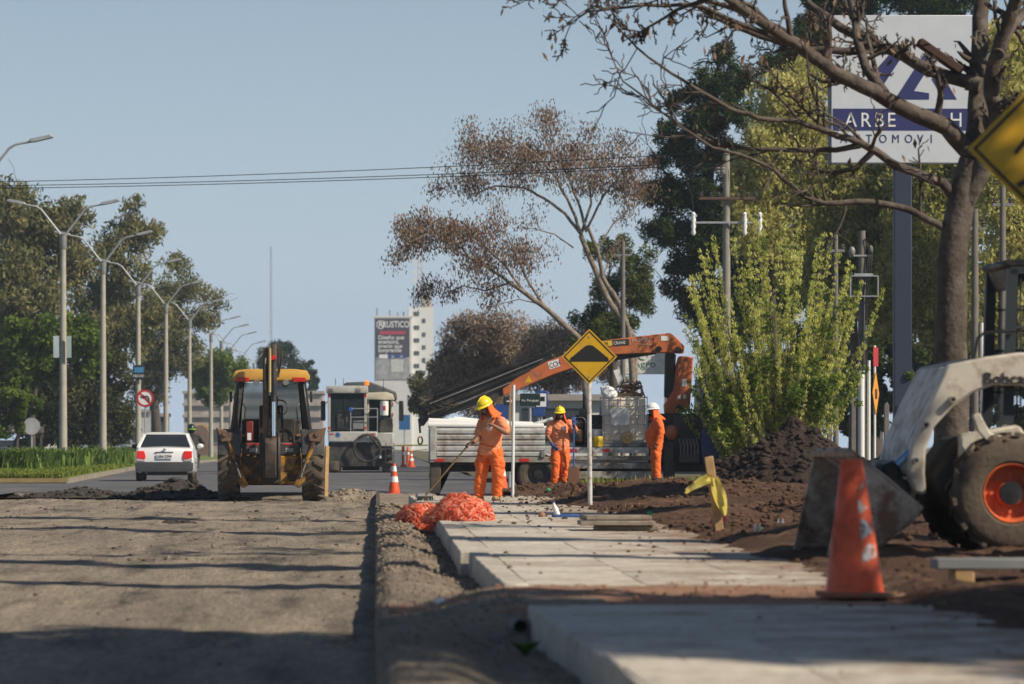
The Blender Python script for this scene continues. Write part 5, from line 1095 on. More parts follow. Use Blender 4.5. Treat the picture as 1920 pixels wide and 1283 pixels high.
def roundsign():
    p = W(272, 747, 46); t = thing('road_sign', 'round no left turn sign with red ring on a thin pole by the lamp posts', 'road sign', (p.x, F/46, .15)); z = p.z-.15
    MB().lathe([(.001, -.05), (.36, -.05), (.36, -.04), (.001, -.04)], (0, 0, z), 'y', 32).build('sign_panel', m_signwht, t)
    b = MB().lathe([(.27, -.054), (.36, -.054), (.36, -.051), (.27, -.051), (.27, -.054)], (0, 0, z), 'y', 32); b.f = [f for f in b.f if len(f) == 4]; b.build('red_ring', mat('sign red', (.42, .02, .02), .5), t)
    MB().beam((-.2, -.058, z+.2), (.2, -.058, z-.2), .004, .07, (0, 0, 1)).build('red_bar', mat('sign red', (.42, .02, .02), .5), t)
    MB().tube([(.17, -.053, z-.13), (.16, -.053, z+.02), (.08, -.053, z+.09), (-.05, -.053, z+.07)], .032, 6).build('arrow_shaft', m_signblk, t); MB().prism([(-.04, z+.16), (-.22, z+.05), (-.05, z-.03)], -.057, -.05).build('arrow_head', m_signblk, t)
    MB().tube([(0, 0, -.1), (0, 0, z+.2)], .03, 8).build('pole', m_galv, t)
roundsign()
# power poles and wires
def insul(t, x, z, y=0, h=.16): MB().lathe([(.03, 0), (.07, .03), (.04, .06), (.07, .09), (.03, .12), (.03, h)], (x, y, z), 'z', 10).build('insulator', m_dgrey, t)
p = W(1362, 0, 60); PX, PY = p.x, F/60.
t = thing('power_pole', 'concrete power pole with brown crossarm and hanging fuse cutouts behind the shrub', 'utility pole', (PX, PY, .1))
HP = W(0, 292, 60).z-.1; MB().lathe([(.19, -.2), (.13, 5), (.105, HP), (.001, HP)], (0,0,0), 'z', 14).build('pole', mat('grey pole', (.24, .22, .19), .9, var=.2, vs=4), t)
MB().lathe([(.10, HP), (.12, HP+.04), (.07, HP+.1), (.12, HP+.14), (.06, HP+.2), (.001, HP+.25)], (0,0,0), 'z', 12).build('top_insulator', m_grey, t)
z1 = W(0, 373, 60).z-.1; z2 = W(0, 418, 60).z-.1
MB().box(-.88, .92, -.22, -.12, z1-.045, z1+.045).build('crossarm', mat('rusty crossarm', (.10, .055, .045), .8), t, .01)
for x in (-.8, -.5, -.25, .3, .65, .88): insul(t, x, z1+.045, -.17)
MB().box(-1.05, .95, -.2, -.14, z2-.03, z2+.03).build('lower_arm', m_galv, t)
for x in (-1.05, .55, 1.02):
    MB().lathe([(.04, -.38), (.075, -.3), (.05, -.2), (.08, -.1), (.05, 0), (.08, .1), (.05, .2), (.07, .28), (.03, .34)], (x, -.26, z2-.02), 'z', 10).build('fuse_cutout', m_signwht, t)
    MB().tube([(x, -.26, z2+.3), (x-.05, -.25, z1+.1), (x-.25, -.2, z1+.7), (x*.3, -.15, HP-.35)], .012, 5).build('jumper_wire', m_blackp, t)
for k in range(3): MB().lathe([(.09, 0), (.11, .06), (.07, .1), (.11, .16), (.07, .2), (.11, .26), (.05, .3)], (-.13-.14*(k % 2), -.1, HP-.55-.02*k), 'z', 10).build('insulator', m_grey, t)
def wire(name, lab, a, b, sag, r=.011, n=24):
    a, b = Vector(a), Vector(b); o = MB().tube([a.lerp(b, i/n)-Vector((0, 0, sag*4*(i/n)*(1-i/n))) for i in range(n+1)], r, 5).build(name, m_blackp); return tag(o, lab, 'cable', 'power lines across the road')
for k, (yl, yr) in enumerate(((341, 285), (347, 303), (352, 308))):
    wire('power_line', ('topmost overhead wire crossing the road to the power pole', 'upper of the close pair of overhead wires crossing the road', 'lower of the close pair of overhead wires crossing the road')[k], W(-160, yl+3, 53), (PX-.1, PY, W(0, yr, 60).z), .15, .013)
    wire('power_line', ('topmost overhead wire leading on from the power pole', 'upper paired overhead wire leading on from the power pole', 'lower paired overhead wire leading on from the power pole')[k], (PX-.1, PY, W(0, yr, 60).z), W(2300, yr+10, 60), .5, .011)
p = W(1616, 0, 78); t = thing('utility_pole', 'utility pole with a wire frame box and white cable sleeves at its foot', 'utility pole', (p.x, F/78, .15))
h = W(0, 433, 78).z-.15; MB().lathe([(.11, -.2), (.085, h), (.001, h)], (0,0,0), 'z', 12).build('pole', mat('dark pole', (.16, .145, .125), .9, var=.2, vs=4), t)
z0, z1 = W(0, 556, 78).z-.15, W(0, 518, 78).z-.15; b = MB()
for (a, c) in (((-.29, z0), (.37, z0)), ((.37, z0), (.37, z1)), ((.37, z1), (-.29, z1)), ((-.29, z1), (-.29, z0))): b.beam((a[0], -.16, a[1]), (c[0], -.16, c[1]), .03, .03)
b.build('frame_box', m_galv, t); MB().box(-.2, .25, -.14, -.1, z1, z1+.06).build('bracket', m_galv, t)
b = MB(); zt = W(0, 684, 78).z-.15; b.tube([(-.03, -.16, -.1), (-.03, -.16, zt-.15)], .075, 12); b.build('cable_sleeve', m_white2, t); MB().tube([(.15, -.14, -.1), (.15, -.14, zt+.1)], .04, 10).build('cable_sleeve', m_white2, t)
for k in range(3): MB().tube([(.02+.04*k, -.14, zt), (.03+.04*k, -.14, z0), (.15+.05*k, -.1, z1+.6), (.05, -.1, h-.2)], .016, 5).build('cable', m_blackp, t)
MB().ell((.2, -.1, h-.45), (.06, .06, .1)).build('insulator', m_grey, t); MB().ell((-.25, -.1, h-.5), (.08, .06, .12)).build('insulator', m_grey, t); MB().beam((-.3, -.08, h-.6), (.25, -.08, h-.6), .04, .04).build('bracket', m_galv, t)
m_pold = mat('dark pole', (.16, .145, .125), .9, var=.2, vs=4)
def plainpole(x, ytop, s, r, lab, extra=None):
    p = W(x, ytop, s); t = thing('utility_pole', lab, 'utility pole', (p.x, F/s, .1), 0, 'plain poles by the hedge'); h = p.z-.1
    MB().lathe([(r*1.15, -.2), (r, h*.5), (r*.85, h), (.001, h)], (0,0,0), 'z', 10).build('pole', m_pold, t); MB().box(-.25, .25, -.05, 0, h-.5, h-.42).build('bracket', m_grey, t); insul(t, -.2, h-.42); insul(t, .2, h-.42)
    if extra: MB().tube([(r+.06, -.05, -.1), (r+.06, -.05, extra)], .045, 8).build('cable_sleeve', m_white2, t)
plainpole(1567, 440, 66, .075, 'plain slim pole standing behind the right side of the leafy shrub'); plainpole(1828, 392, 80, .09, 'pole with bracket and white sleeve behind the bare tree trunk', 3.8); plainpole(1880, 350, 74, .09, 'slim grey pole between the bare tree and the skid steer cab'); plainpole(1168, 452, 58, .08, 'thin pole rising through the brown podded tree above the crane')
# side-on signs near the sleeves
p = W(1640, 0, 82); t = thing('road_sign', 'orange diamond sign seen almost edge on under a red board', 'road sign', (p.x, F/82, .2), R(72))
z = W(0, 738, 82).z-.2; MB().prism([(0, z-.5), (.4, z), (0, z+.5), (-.4, z)], -.03, -.02).build('sign_panel', mat('sign orange', (.70, .28, .01), .5), t); MB().box(-.12, .12, -.036, -.031, z-.12, z+.1).build('symbol', m_signblk, t)
MB().prism([(-.3, z+.62), (.3, z+.62), (.3, z+1.05), (-.3, z+1.05)], -.03, -.02).build('sign_panel', mat('sign red', (.42, .02, .02), .5), t); MB().tube([(0, 0, -.2), (0, 0, z+1.1)], .03, 8).build('pole', m_white2, t)
def fpost(x, yt, s, lab):
    p = W(x, yt, s); o = MB().prism([(-.07, -.2), (.07, -.2), (.06, p.z-.1), (.0, p.z-.02), (-.06, p.z-.1)], -.07, .07).build('fence_post', mat('weathered timber', (.17, .15, .13), .9, var=.3, vs=5), None, .01); o.location = (p.x, F/s, .0); tag(o, lab, 'fence post', 'posts of the boundary fence')
for (x, yt, s, lb) in ((1662, 752, 72, 'weathered fence post beside the blue sign pillar'), (1555, 745, 70, 'weathered fence post behind the soil heap and shrub'), (1725, 742, 66, 'fence post just right of the blue sign pillar'), (1760, 745, 60, 'fence post in the shade behind the bare tree'), (1600, 742, 62, 'fence post behind the white cable sleeves')): fpost(x, yt, s, lb)
# dealership sign on a blue pillar
def pylon():
    S = 66.; p = W(1692, 0, S); t = thing('pylon_sign', 'tall blue pillar carrying a white dealership board with a blue logo', 'sign', (p.x, F/S, .1))
    def q(x, y): return ((x-1692)/S, W(0, y, S).z-.1)
    m_pil = mat('pillar blue', (.022, .032, .058), .5, var=.08); m_brd = mat('board white', (.55, .58, .62), .5, var=.05); m_nav = mat('navy print', (.02, .025, .12), .5, var=.05)
    MB().box(-.25, .25, -.15, .2, -.2, q(0, 310)[1]).build('pillar', m_pil, t, .02)
    x0, zb = q(1555, 307); x1, zt = q(1829, 30); MB().box(x0, x1, -.2, .2, zb, zt).build('board', m_brd, t, .02)
    MB().box(x0-.02, x0+.04, -.22, .22, zb-.02, zt+.02).build('edge_trim', m_pil, t); MB().box(x1-.04, x1+.02, -.22, .22, zb-.02, zt+.02).build('edge_trim', m_pil, t)
    MB().prism([q(1560, 246), q(1825, 246), q(1825, 205), q(1560, 205)], -.208, -.203).build('blue_band', m_nav, t)
    for pl in (((1612, 165), (1652, 165), (1700, 92), (1676, 92)), ((1676, 188), (1740, 188), (1740, 176), (1712, 172), (1762, 92), (1738, 92)), ((1745, 150), (1758, 130), (1792, 188), (1768, 188))): MB().prism([q(*k) for k in pl], -.208, -.203).build('logo_stroke', m_nav, t)
    for i, (ch, x) in enumerate((('A', 1582), ('R', 1611), ('B', 1637), ('E', 1661), ('H', 1778))): text(ch, .58, m_signwht, t, (q(x, 0)[0], -.212, q(0, 239)[1]), sx=.9)
    for i, ch in enumerate('AUTOMOVI'): text(ch, .34, m_nav, t, (q(1574+i*24, 0)[0], -.206, q(0, 269)[1]), sx=.85)
    MB().box(x0-.15, x0-.02, -.3, -.1, zb+.1, zb+.25).build('flood_lamp', m_blackp, t)
pylon()
# street name and bus stop boards behind the truck
def board(name, lab, x0, y0, x1, y1, s, mt, txt=None, tm=None, ts=.2, pole=True, dy=0, pz=0, cat='sign'):
    p = W((x0+x1)/2, y1, s); t = thing(name, lab, cat, (p.x, F/s+dy, pz)); w_, h_ = (x1-x0)/s/2, (y1-y0)/s; z = p.z-pz
    MB().box(-w_, w_, -.03, .0, z, z+h_).build('panel', mt, t, .012)
    if txt: text(txt, ts, tm or m_signwht, t, (0, -.034, z+h_*.35), align='CENTER')
    if pole: MB().tube([(0, .04, -.2), (0, .04, z+h_)], .035, 8).build('pole', m_galv, t)
    return t, z, h_, w_
m_sgreen = mat('street sign green black', (.012, .028, .025), .5); m_sblue = mat('sign blue', (.02, .06, .22), .5)
board('street_sign', 'dark street name board reading Av. Paraguay seen over the truck bed', 975, 738, 1013, 761, 74, m_sgreen, 'Av. Paraguay', None, .085)
t, z, h_, w_ = board('street_sign', 'dark board with a white arrow beside the street name board', 944, 744, 967, 760, 74, m_sgreen); MB().beam((-.08, -.036, z+.1), (.05, -.036, z+.1), .006, .03).build('arrow_shaft', m_signwht, t); MB().prism([(.04, z+.05), (.1, z+.1), (.04, z+.15)], -.037, -.033).build('arrow_head', m_signwht, t)
t, z, h_, w_ = board('bus_stop_sign', 'blue and white bus stop board seen over the truck bed', 1003, 733, 1027, 767, 72, m_sblue); MB().box(-w_*.8, w_*.75, -.036, -.031, z+.06, z+h_*.85).build('white_field', m_signwht, t); MB().box(-.09, .09, -.041, -.037, z+.2, z+.32).build('bus_symbol', m_signblk, t)
board('information_sign', 'blue board behind the street name sign over the truck bed', 929, 758, 957, 786, 70, m_sblue); board('information_sign', 'lower small blue board under the bus stop sign', 999, 765, 1022, 781, 72, m_sblue, None, None, .1)
board('information_sign', 'far blue notice board on posts behind the milling machine', 748, 778, 769, 806, 34, mat('far blue', (.03, .12, .30), .5))
def agro():
    S = 46.; p = W(1215, 0, S); t = thing('billboard', 'white billboard with green Agro lettering behind the crane column', 'billboard', (p.x, F/S, 0)); z0 = W(0, 702, S).z; z1 = W(0, 655, S).z
    MB().box(-.95, 1.1, -.05, .05, z0, z1).build('panel', m_white, t, .02); text('Agro', .42, mat('green print', (.01, .16, .06), .5), t, (-.62, -.055, z0+.28), sx=1.1)
    for x in (-.7, .8): MB().box(x-.06, x+.06, .05, .17, -.2, z1).build('leg', m_dgrey, t)
    MB().tube([(-.2+.18*math.cos(a), -.056, z0+.72+.13*math.sin(a)) for a in np.linspace(0, 5, 12)], .02, 5).build('emblem', mat('green print', (.01, .16, .06), .5), t)
agro()
# ---- buildings
m_bw = mat('render off white', (.62, .62, .60), .85, var=.1, vs=.5); m_bg = mat('render grey', (.40, .36, .33), .9, var=.2, vs=.4, dirt=(.26, .22, .2), dirtamt=.35, ds=.6); m_win = mat('window glass', (.045, .055, .065), .15)
def tower():
    S = 10.8; p = W(758, 0, S); t = thing('apartment_tower', 'pale apartment tower with a large dark advertisement on its side', 'building', (p.x, F/S, 0))
    def q(x, y): return ((x-758)/S, W(0, y, S).z)
    b = MB().box(q(702, 0)[0], q(772, 0)[0], 0, 10, 0, q(0, 596)[1]); b.build('left_block', m_bw, t); MB().box(q(766, 0)[0], q(813, 0)[0], 1.2, 11, 0, q(0, 576)[1]).build('right_block', mat('render white', (.72, .72, .70), .85, var=.05), t)
    MB().box(q(702, 0)[0]-.1, q(772, 0)[0]+.1, -.1, 10, q(0, 596)[1], q(0, 596)[1]+.35).build('parapet', m_bw, t); MB().box(q(790, 0)[0], q(810, 0)[0], 3, 8, q(0, 576)[1], q(0, 556)[1]).build('roof_house', m_bg, t)
    for i, y in enumerate((588, 614, 638, 662, 686)):
        for (x, w_) in ((781, 5), (795, 3)):
            c = q(x, y+(13 if x == 795 else 0)); wn = MB().box(c[0]-w_/S, c[0]+w_/S, 1.12, 1.19, c[1]-.35, c[1]+.35).build('window', m_win, t); MB().box(c[0]-.05, c[0]+.05, 1.08, 1.11, c[1]-.35, c[1]+.35).build('mullion', m_grey, wn)
    x0, x1 = q(704, 0)[0], q(768, 0)[0]; d = mat('poster dark', (.045, .035, .055), .6, var=.05); MB().box(x0, x1, -.12, -.02, q(0, 670)[1], q(0, 598)[1]).build('advertisement', d, t)
    MB().box(x0, x1, -.11, -.02, q(0, 712)[1], q(0, 670.5)[1]).build('advertisement', mat('poster photo grey', (.30, .30, .31), .6, var=.5, vs=.7), t)
    text('RUSTICO', 1.55, m_signwht, t, (q(717, 0)[0], -.18, q(0, 614)[1]), sx=.73, bold=.02); text('R', 1.3, m_signwht, t, (q(709.5, 0)[0], -.18, q(0, 613.5)[1]), bold=.02)
    lr = MB().lathe([(.62, -.16), (.75, -.16), (.75, -.13), (.62, -.13), (.62, -.16)], (q(712, 0)[0]+.15, 0, q(0, 609)[1]), 'y', 24); lr.f = [f for f in lr.f if len(f) == 4]; lr.build('logo_ring', m_signwht, t)
    MB().box(q(712, 0)[0], q(760, 0)[0], -.16, -.13, q(0, 627)[1], q(0, 621)[1]).build('red_banner', mat('poster red', (.42, .03, .06), .6), t)
    for i, l in enumerate(('Diseño que', 'enamora,', 'precio que', 'sorprende')): text(l, 1.02, m_signwht, t, (q(709, 0)[0], -.18, q(0, 636.5+i*8)[1]), sx=.95, bold=.012)
    for (xa, xb, mm, tx) in ((711, 727, m_signwht, None), (728, 744, m_sblue, '20'), (745, 760, m_sblue, '30')):
        MB().box(q(xa, 0)[0], q(xb, 0)[0], -.16, -.13, q(0, 672)[1], q(0, 665)[1]).build('offer_tag', mm, t)
        if tx: text(tx, .55, m_signwht, t, (q((xa+xb)/2, 0)[0], -.18, q(0, 671)[1]), align='CENTER')
    MB().box(q(733, 0)[0], q(756, 0)[0], -.15, -.12, q(0, 698)[1], q(0, 674)[1]).build('advertisement', mat('poster pale', (.50, .50, .50), .6), t)
    for (x, yt) in ((707, 577), (731, 581), (746, 585), (757, 584), (776, 535)): MB().tube([(q(x, 0)[0], 2, q(0, 600)[1]), (q(x, 0)[0], 2, q(0, yt)[1])], .12, 5).build('antenna', m_grey, t)
    tw = MB(); xc = q(787, 0)[0]; za, zb = q(0, 577)[1], q(0, 470)[1]
    for i in range(3):
        a = i*2.094; tw.tube([(xc+.6*math.cos(a), 5+.6*math.sin(a), za), (xc+.35*math.cos(a), 5+.35*math.sin(a), zb)], .07, 5)
    for k in range(26):
        f0, f1 = k/26, (k+1)/26; i = k % 3
        a, c = i*2.094, ((i+1) % 3)*2.094; r0, r1 = .6-.25*f0, .6-.25*f1
        tw.tube([(xc+r0*math.cos(a), 5+r0*math.sin(a), za+(zb-za)*f0), (xc+r1*math.cos(c), 5+r1*math.sin(c), za+(zb-za)*f1)], .05, 4)
    tw.build('lattice_mast', mat('mast paint', (.55, .45, .43), .6), t)
    for z in (.45, .6, .75): MB().box(xc-.9, xc-.5, 4.6, 5, za+(zb-za)*z, za+(zb-za)*z+1.0).build('dish', m_white2, t)
tower()
def lowbuild(lab, x0, x1, y0, s, depth, bands, mt, door=(), win=()):
    p = W((x0+x1)/2, 0, s); t = thing('low_building', lab, 'building', (p.x, F/s, 0)); hw = (x1-x0)/s/2; H = W(0, y0, s).z
    MB().box(-hw, hw, 0, depth, -.3, H).build('wall', mt, t)
    for f in bands: MB().box(-hw-.15, hw+.15, -.3, depth, H*f-.12, H*f+.15).build('cornice', mat('cornice grey', (.33, .30, .28), .9, var=.2), t)
    for x in door:
        c = (x-(x0+x1)/2)/s; d = MB(); d.prism([(c-.8, -.2), (c-.8, 2.3)]+[(c-.8*math.cos(a), 2.3+.7*math.sin(a)) for a in np.linspace(.3, 2.84, 7)]+[(c+.8, 2.3), (c+.8, -.2)], -.08, .02); d.build('door', mat('door brown', (.16, .10, .07), .8), t)
        MB().prism([(c-1.0, 2.2), (c-1.0, 2.5)]+[(c-1.0*math.cos(a), 2.5+.8*math.sin(a)) for a in np.linspace(.2, 2.94, 7)]+[(c+1.0, 2.5), (c+1.0, 2.2)], -.05, .01).build('door_arch', mat('arch tan', (.42, .30, .2), .8), t)
    for x in win:
        c = (x-(x0+x1)/2)/s; w_ = MB().box(c-.5, c+.5, -.06, .02, 1.3, 2.6).build('window', m_win, t); MB().box(c-.6, c+.6, -.12, .0, 1.2, 1.28).build('sill', m_bg, w_)
lowbuild('long low grey building with stepped cornices beyond the backhoe', 345, 605, 735, 19, 12, (.99, .80, .62), m_bg, (375, 448), (405, 500, 540, 575)); lowbuild('small dark kiosk by the lamp posts behind the rider', 283, 312, 776, 24, 4, (.97,), mat('kiosk dark', (.035, .037, .04), .7), (), (297,))
lowbuild('pale low building among the trees beyond the oncoming cars', 170, 285, 768, 20, 10, (.97,), mat('render pale grey', (.45, .45, .46), .85, var=.15, vs=.5), (), (195, 225, 255)); lowbuild('white low wall building seen between the truck bed and the crane', 965, 1180, 742, 44, 6, (.97,), m_bw, (), (1000, 1040, 1085, 1150))
def shelter():
    S = 38.; p = W(30, 0, S); t = thing('bus_shelter', 'open bus shelter with a flat dark roof beyond the planted median', 'shelter', (p.x, F/S, 0)); z = W(0, 813, S).z
    MB().box(-1.6, 1.3, -.8, 1.0, z, z+.35).build('roof', mat('shelter roof', (.075, .06, .055), .6), t, .03); text('bus', .16, m_signwht, t, (.0, -.805, z+.1), align='CENTER', name='faint_lettering')
    for x in (-1.5, 1.2): MB().box(x-.05, x+.05, .5, .6, -.1, z).build('post', m_dgrey, t)
    MB().lathe([(.001, -.04), (.42, -.04), (.42, .0), (.001, .0)], (.85, -.9, z+.35), 'y', 20).build('round_sign', mat('sign grey back', (.35, .36, .36), .5), t); MB().tube([(.85, -.86, -.1), (.85, -.86, z+.5)], .04, 6).build('sign_pole', m_galv, t)
shelter()
p = W(508, 0, 7); t = thing('radio_mast', 'very thin distant radio mast rising above the backhoe roof', 'mast', (p.x, F/7., 0)); zt = W(0, 462, 7).z; b = MB()
for i in range(3): a = i*2.094; b.tube([(.35*math.cos(a), .35*math.sin(a), 0), (.2*math.cos(a), .2*math.sin(a), zt)], .05, 4)
b.build('mast', m_grey, t)
for k in range(18): b = MB(); z = zt*k/18; b.tube([(.35, 0, z), (-.17, .3, z+zt/36), (-.17, -.3, z+zt/18)], .04, 4); b.build('brace', m_grey, t)
# ------------------------------------------------------------------ small things on the site
def net():
    rng = np.random.default_rng(12); t = thing('safety_net', 'crumpled heap of orange plastic safety netting on the kerb', 'netting', (.75, 46.0, 0))
    m = leafmat('net strands', (.45, .05, .02), (1, .62, .48), (.95, .26, .14), .5); core = mat('net core', (.6, .10, .05), .7, var=.3, vs=12)
    for (cx, cy, cz, rx, ry, rz, n) in ((.58, 46.9, -.03, .31, .5, .32, 9000), (1.0, 44.6, .15, .33, .5, .27, 9000), (.8, 45.6, .1, .22, .5, .20, 3000)):
        def surf(n):
            d = rng.normal(0, 1, (n, 3)); d[:, 2] = np.abs(d[:, 2]); d /= np.linalg.norm(d, axis=1)[:, None]
            k = 1+.08*np.sin(d[:, 0]*5+cx*9)*np.sin(d[:, 1]*4+1)+.03*np.sin(d[:, 0]*15+d[:, 2]*13); return d, k
        d, k = surf(n); P0 = d*np.array([rx, ry, rz])*(k*rng.uniform(.70, 1.12, n))[:, None]
        tg = np.cross(d, rng.normal(0, 1, (n, 3))); tg /= np.linalg.norm(tg, axis=1)[:, None]; L = rng.uniform(.02, .075, n)[:, None]; w_ = np.cross(d, tg)*.006
        mid = P0+d*rng.uniform(-.01, .035, n)[:, None]; a = P0-tg*L; c = P0+tg*L
        co = np.stack([a-w_, a+w_, mid+w_, mid-w_, c+w_, c-w_], 1).reshape(-1, 3)+np.array([cx-.75, cy-46, cz]); co[:, 2] = np.maximum(co[:, 2], cz+.0)
        b = (np.arange(n)*6)[:, None]; q = np.concatenate([b+np.array([[0,1,2,3]]), b+np.array([[3,2,4,5]])], 0)
        o = put('net_strands', npmesh('net', co, q, tint=np.repeat(rng.random(n), 6)), m, t); kind(o, 'stuff')
        e = MB(); e.ell((cx-.75, cy-46, cz), (rx*.5, ry*.5, rz*.5), 24, 14); e.build('net_heap', core, t)
net()
p = W(961, 0, 106); t = thing('marker_post', 'slim white post with a wooden batten and blue foot beside the sweeping worker', 'post', (p.x, F/106, .02))
h = W(0, 722, 106).z-.02; MB().tube([(0, 0, .05), (.02, 0, h)], .03, 10).build('post', m_white2, t); MB().beam((-.045, .0, h*.55), (-.035, .0, h), .03, .03).build('batten', m_wood, t); MB().box(-.14, .06, -.1, .1, 0, .07).build('foot', m_blue, t, .01); MB().tube([(0, 0, .05), (0, 0, .2)], .022, 8).build('socket', m_dgrey, t)
def stake():
    S = 195.; p = W(1352, 1003, S); t = thing('marker_stake', 'split wooden stake with a torn yellow ribbon stuck in the soil edge', 'stake', (p.x, F/S, .15)); h = .77
    MB().beam((.01, 0, -.1), (-.12, .0, h), .085, .03, (0, 1, 0)).build('stake', m_wood, t, .006); MB().beam((-.075, .05, .0), (-.05, .02, .42), .03, .03).build('splint', m_wood, t, .004)
    m_r = leafmat('yellow ribbon', (.70, .58, .10), (.80, .70, .25), None, .4)
    def rib(path, w_, seed):
        rr = random.Random(seed); vs = []; fs = []
        for i, (x, y, z) in enumerate(path):
            f = i/(len(path)-1)
            for j in range(5): u = (j-2)/2; vs.append((x+.012*math.sin(5*u+i), y+.02*math.sin(4*u+i*1.3), z+u*w_*(.6+.5*math.sin(3*f+.3))+rr.uniform(-.006, .006)))
            if i: fs += [((i-1)*5+j, i*5+j, i*5+j+1, (i-1)*5+j+1) for j in range(4)]
        b = MB(); b.add(vs, fs); o = b.build('ribbon', m_r, t); at = o.data.attributes.new('tint', 'FLOAT', 'POINT'); at.data.foreach_set('value', [rr.random() for _ in o.data.vertices])
    rib([(-.08, -.04, .55), (-.14, -.06, .56), (-.20, -.05, .53), (-.26, -.07, .50), (-.31, -.05, .46), (-.345, -.06, .43)], .05, 1)
    b = MB(); vs = []; fs = []
    for i in range(9):
        f = i/8
        for j in range(5): u = (j-2)/2; vs.append((-.07+.10*f+u*.05*(.5+.8*math.sin(3.1*f+.1)), -.05+.02*math.sin(4*u+f*5), .56-.36*f+.02*u*u))
        if i: fs += [((i-1)*5+j, i*5+j, i*5+j+1, (i-1)*5+j+1) for j in range(4)]
    b.add(vs, fs); o = b.build('ribbon', m_r, t); at = o.data.attributes.new('tint', 'FLOAT', 'POINT'); at.data.foreach_set('value', [random.random() for _ in o.data.vertices])
stake()
p = W(1350, 966, 180); t = thing('delineator_post', 'short pink red tube with a pale band behind the wooden stake', 'delineator', (p.x, F/180, .22)); m_pk = mat('pink red plastic', (.72, .08, .09), .5, var=.12)
MB().lathe([(.075, -.06), (.072, .3), (.062, .36), (.001, .37)], (0,0,0), 'z', 16).build('tube', m_pk, t); MB().lathe([(.077, .16), (.077, .26)], (0,0,0), 'z', 16).build('band', mat('pale band', (.6, .55, .55), .5, dirt=(.7, .1, .1), dirtamt=.4, ds=20), t); MB().prism([(-.13, -.05), (-.06, -.05), (-.02, .2), (-.05, .2)], -.09, -.08).build('torn_skirt', m_pk, t)
# stacked loose slabs
for k, (x0, x1, z, y, lb) in enumerate(((1113, 1235, .165, 39.2, 'bottom slab of the small stack of loose concrete slabs'), (1085, 1225, .218, 39.1, 'middle slab of the small stack of loose concrete slabs'), (1092, 1215, .268, 39.3, 'top slab of the small stack of loose concrete slabs'))):
    s = F/y; xa, xb = (x0-CX)/s, (x1-CX)/s; o = MB().box(-(xb-xa)/2, (xb-xa)/2, -.3, .3, 0, .046).build('concrete_slab', mat('slab grey brown', (.27, .235, .19), .9, var=.2, dirt=(.15, .10, .07), dirtamt=.35, ds=5), None, .008); o.location = ((xa+xb)/2, y, z); o.rotation_euler = (0, 0, R(k*4-4)); tag(o, lb, 'slab', 'stack of loose slabs')
t = thing('concrete_plank', 'dark grey plank resting on two supports over the soil beyond the orange cone', 'plank', (4.05, 23.6, .17)); MB().box(-.62, .6, -.15, .15, .10, .165).build('plank', mat('plank grey', (.20, .21, .21), .85, var=.15), t, .008)
for x in (-.45, .4): MB().box(x-.06, x+.06, -.14, .14, -.08, .1).build('support', m_wood, t, .008)
def bag(x, y, z, r_, mt, lb, cat):
    rr = random.Random(int(x*100)); m = MB(); m.ell((0, 0, r_*.5), (r_, r_*.8, r_*.75), 14, 9); o = m.build(cat.replace(' ', '_'), mt)
    for v in o.data.vertices: v.co *= 1+.5*(rr.random()-.5)
    o.location = (x, y, z); tag(o, lb, cat)
m_gb = mat('green plastic', (.02, .32, .12), .35)
p = W(1431, 1012, 205); bag(p.x, F/205, .21, .045, m_gb, 'crumpled green plastic bag in the soil beside the bucket', 'plastic bag'); p = W(1218, 972, 178); bag(p.x, F/178, .30, .03, m_gb, 'small green plastic scrap lying on the stacked slabs', 'plastic scrap'); p = W(1028, 927, 110); bag(p.x, F/110, .25, .035, m_gb, 'tiny green scrap on the soil behind the pavement', 'plastic scrap')
p = W(820, 1142, 300); bag(p.x, 23.2, .07, .03, m_white2, 'small white litter scrap on the reddish soil near the gravel', 'litter')
def bolts(x, y, s, z, lb):
    p = W(x, y, s); t = thing('anchor_bolts', lb, 'bolt', (p.x, F/s, z))
    for dx in (-.02, .02): MB().tube([(dx, 0, -.05), (dx, 0, .12)], .009, 8).build('rod', m_galv, t); MB().lathe([(.017, .08), (.017, .095)], (dx, 0, 0), 'z', 6).build('nut', m_galv, t)
bolts(1420, 1020, 208, .2, 'pair of bright steel anchor bolts left of the green bag'); bolts(1463, 1012, 200, .22, 'pair of steel anchor bolts between the green bag and the bucket'); 
p = W(1046, 968, 155); t = thing('bottle', 'white plastic bottle leaning on a block at the pavement edge', 'bottle', (p.x, F/155, .17)); b = MB(); b.lathe([(.001, 0), (.035, 0), (.035, .1), (.015, .14), (.015, .17), (.001, .17)], (0,0,0), 'z', 14); o = b.build('bottle_body', m_white2, t); o.rotation_euler = (.0, R(-18), 0); MB().lathe([(.018, .17), (.018, .19), (.001, .19)], (0,0,0), 'z', 10).build('cap', m_blue, o)
p = W(1016, 968, 155); o = MB().ell((0, 0, .02), (.045, .05, .045), 9, 7).build('brick_lump', g_red); o.location = (p.x, F/155, .165); tag(o, 'broken reddish lump of brick on the pavement beside the white bottle', 'brick lump')
o = MB().box(-.16, .16, -.05, .05, 0, .03).build('blue_strip', m_blue, None, .005); p = W(1060, 970, 156); o.location = (p.x+.02, F/156+.12, .165); tag(o, 'dark blue plastic strip lying behind the white bottle', 'plastic strip')
b = MB(); b.lathe([(.038, -.25), (.05, -.25), (.05, .5), (.038, .5), (.038, -.25)], (0,0,0), 'y', 20); b.f = [f for f in b.f if len(f) == 4]; o = b.build('drain_pipe', mat('grey pipe', (.16, .15, .14), .7)); o.location = (.765, 20.75, .045); o.rotation_euler = (R(-3), 0, R(3)); tag(o, 'open end of a grey drain pipe in the gutter below the kerb', 'pipe')
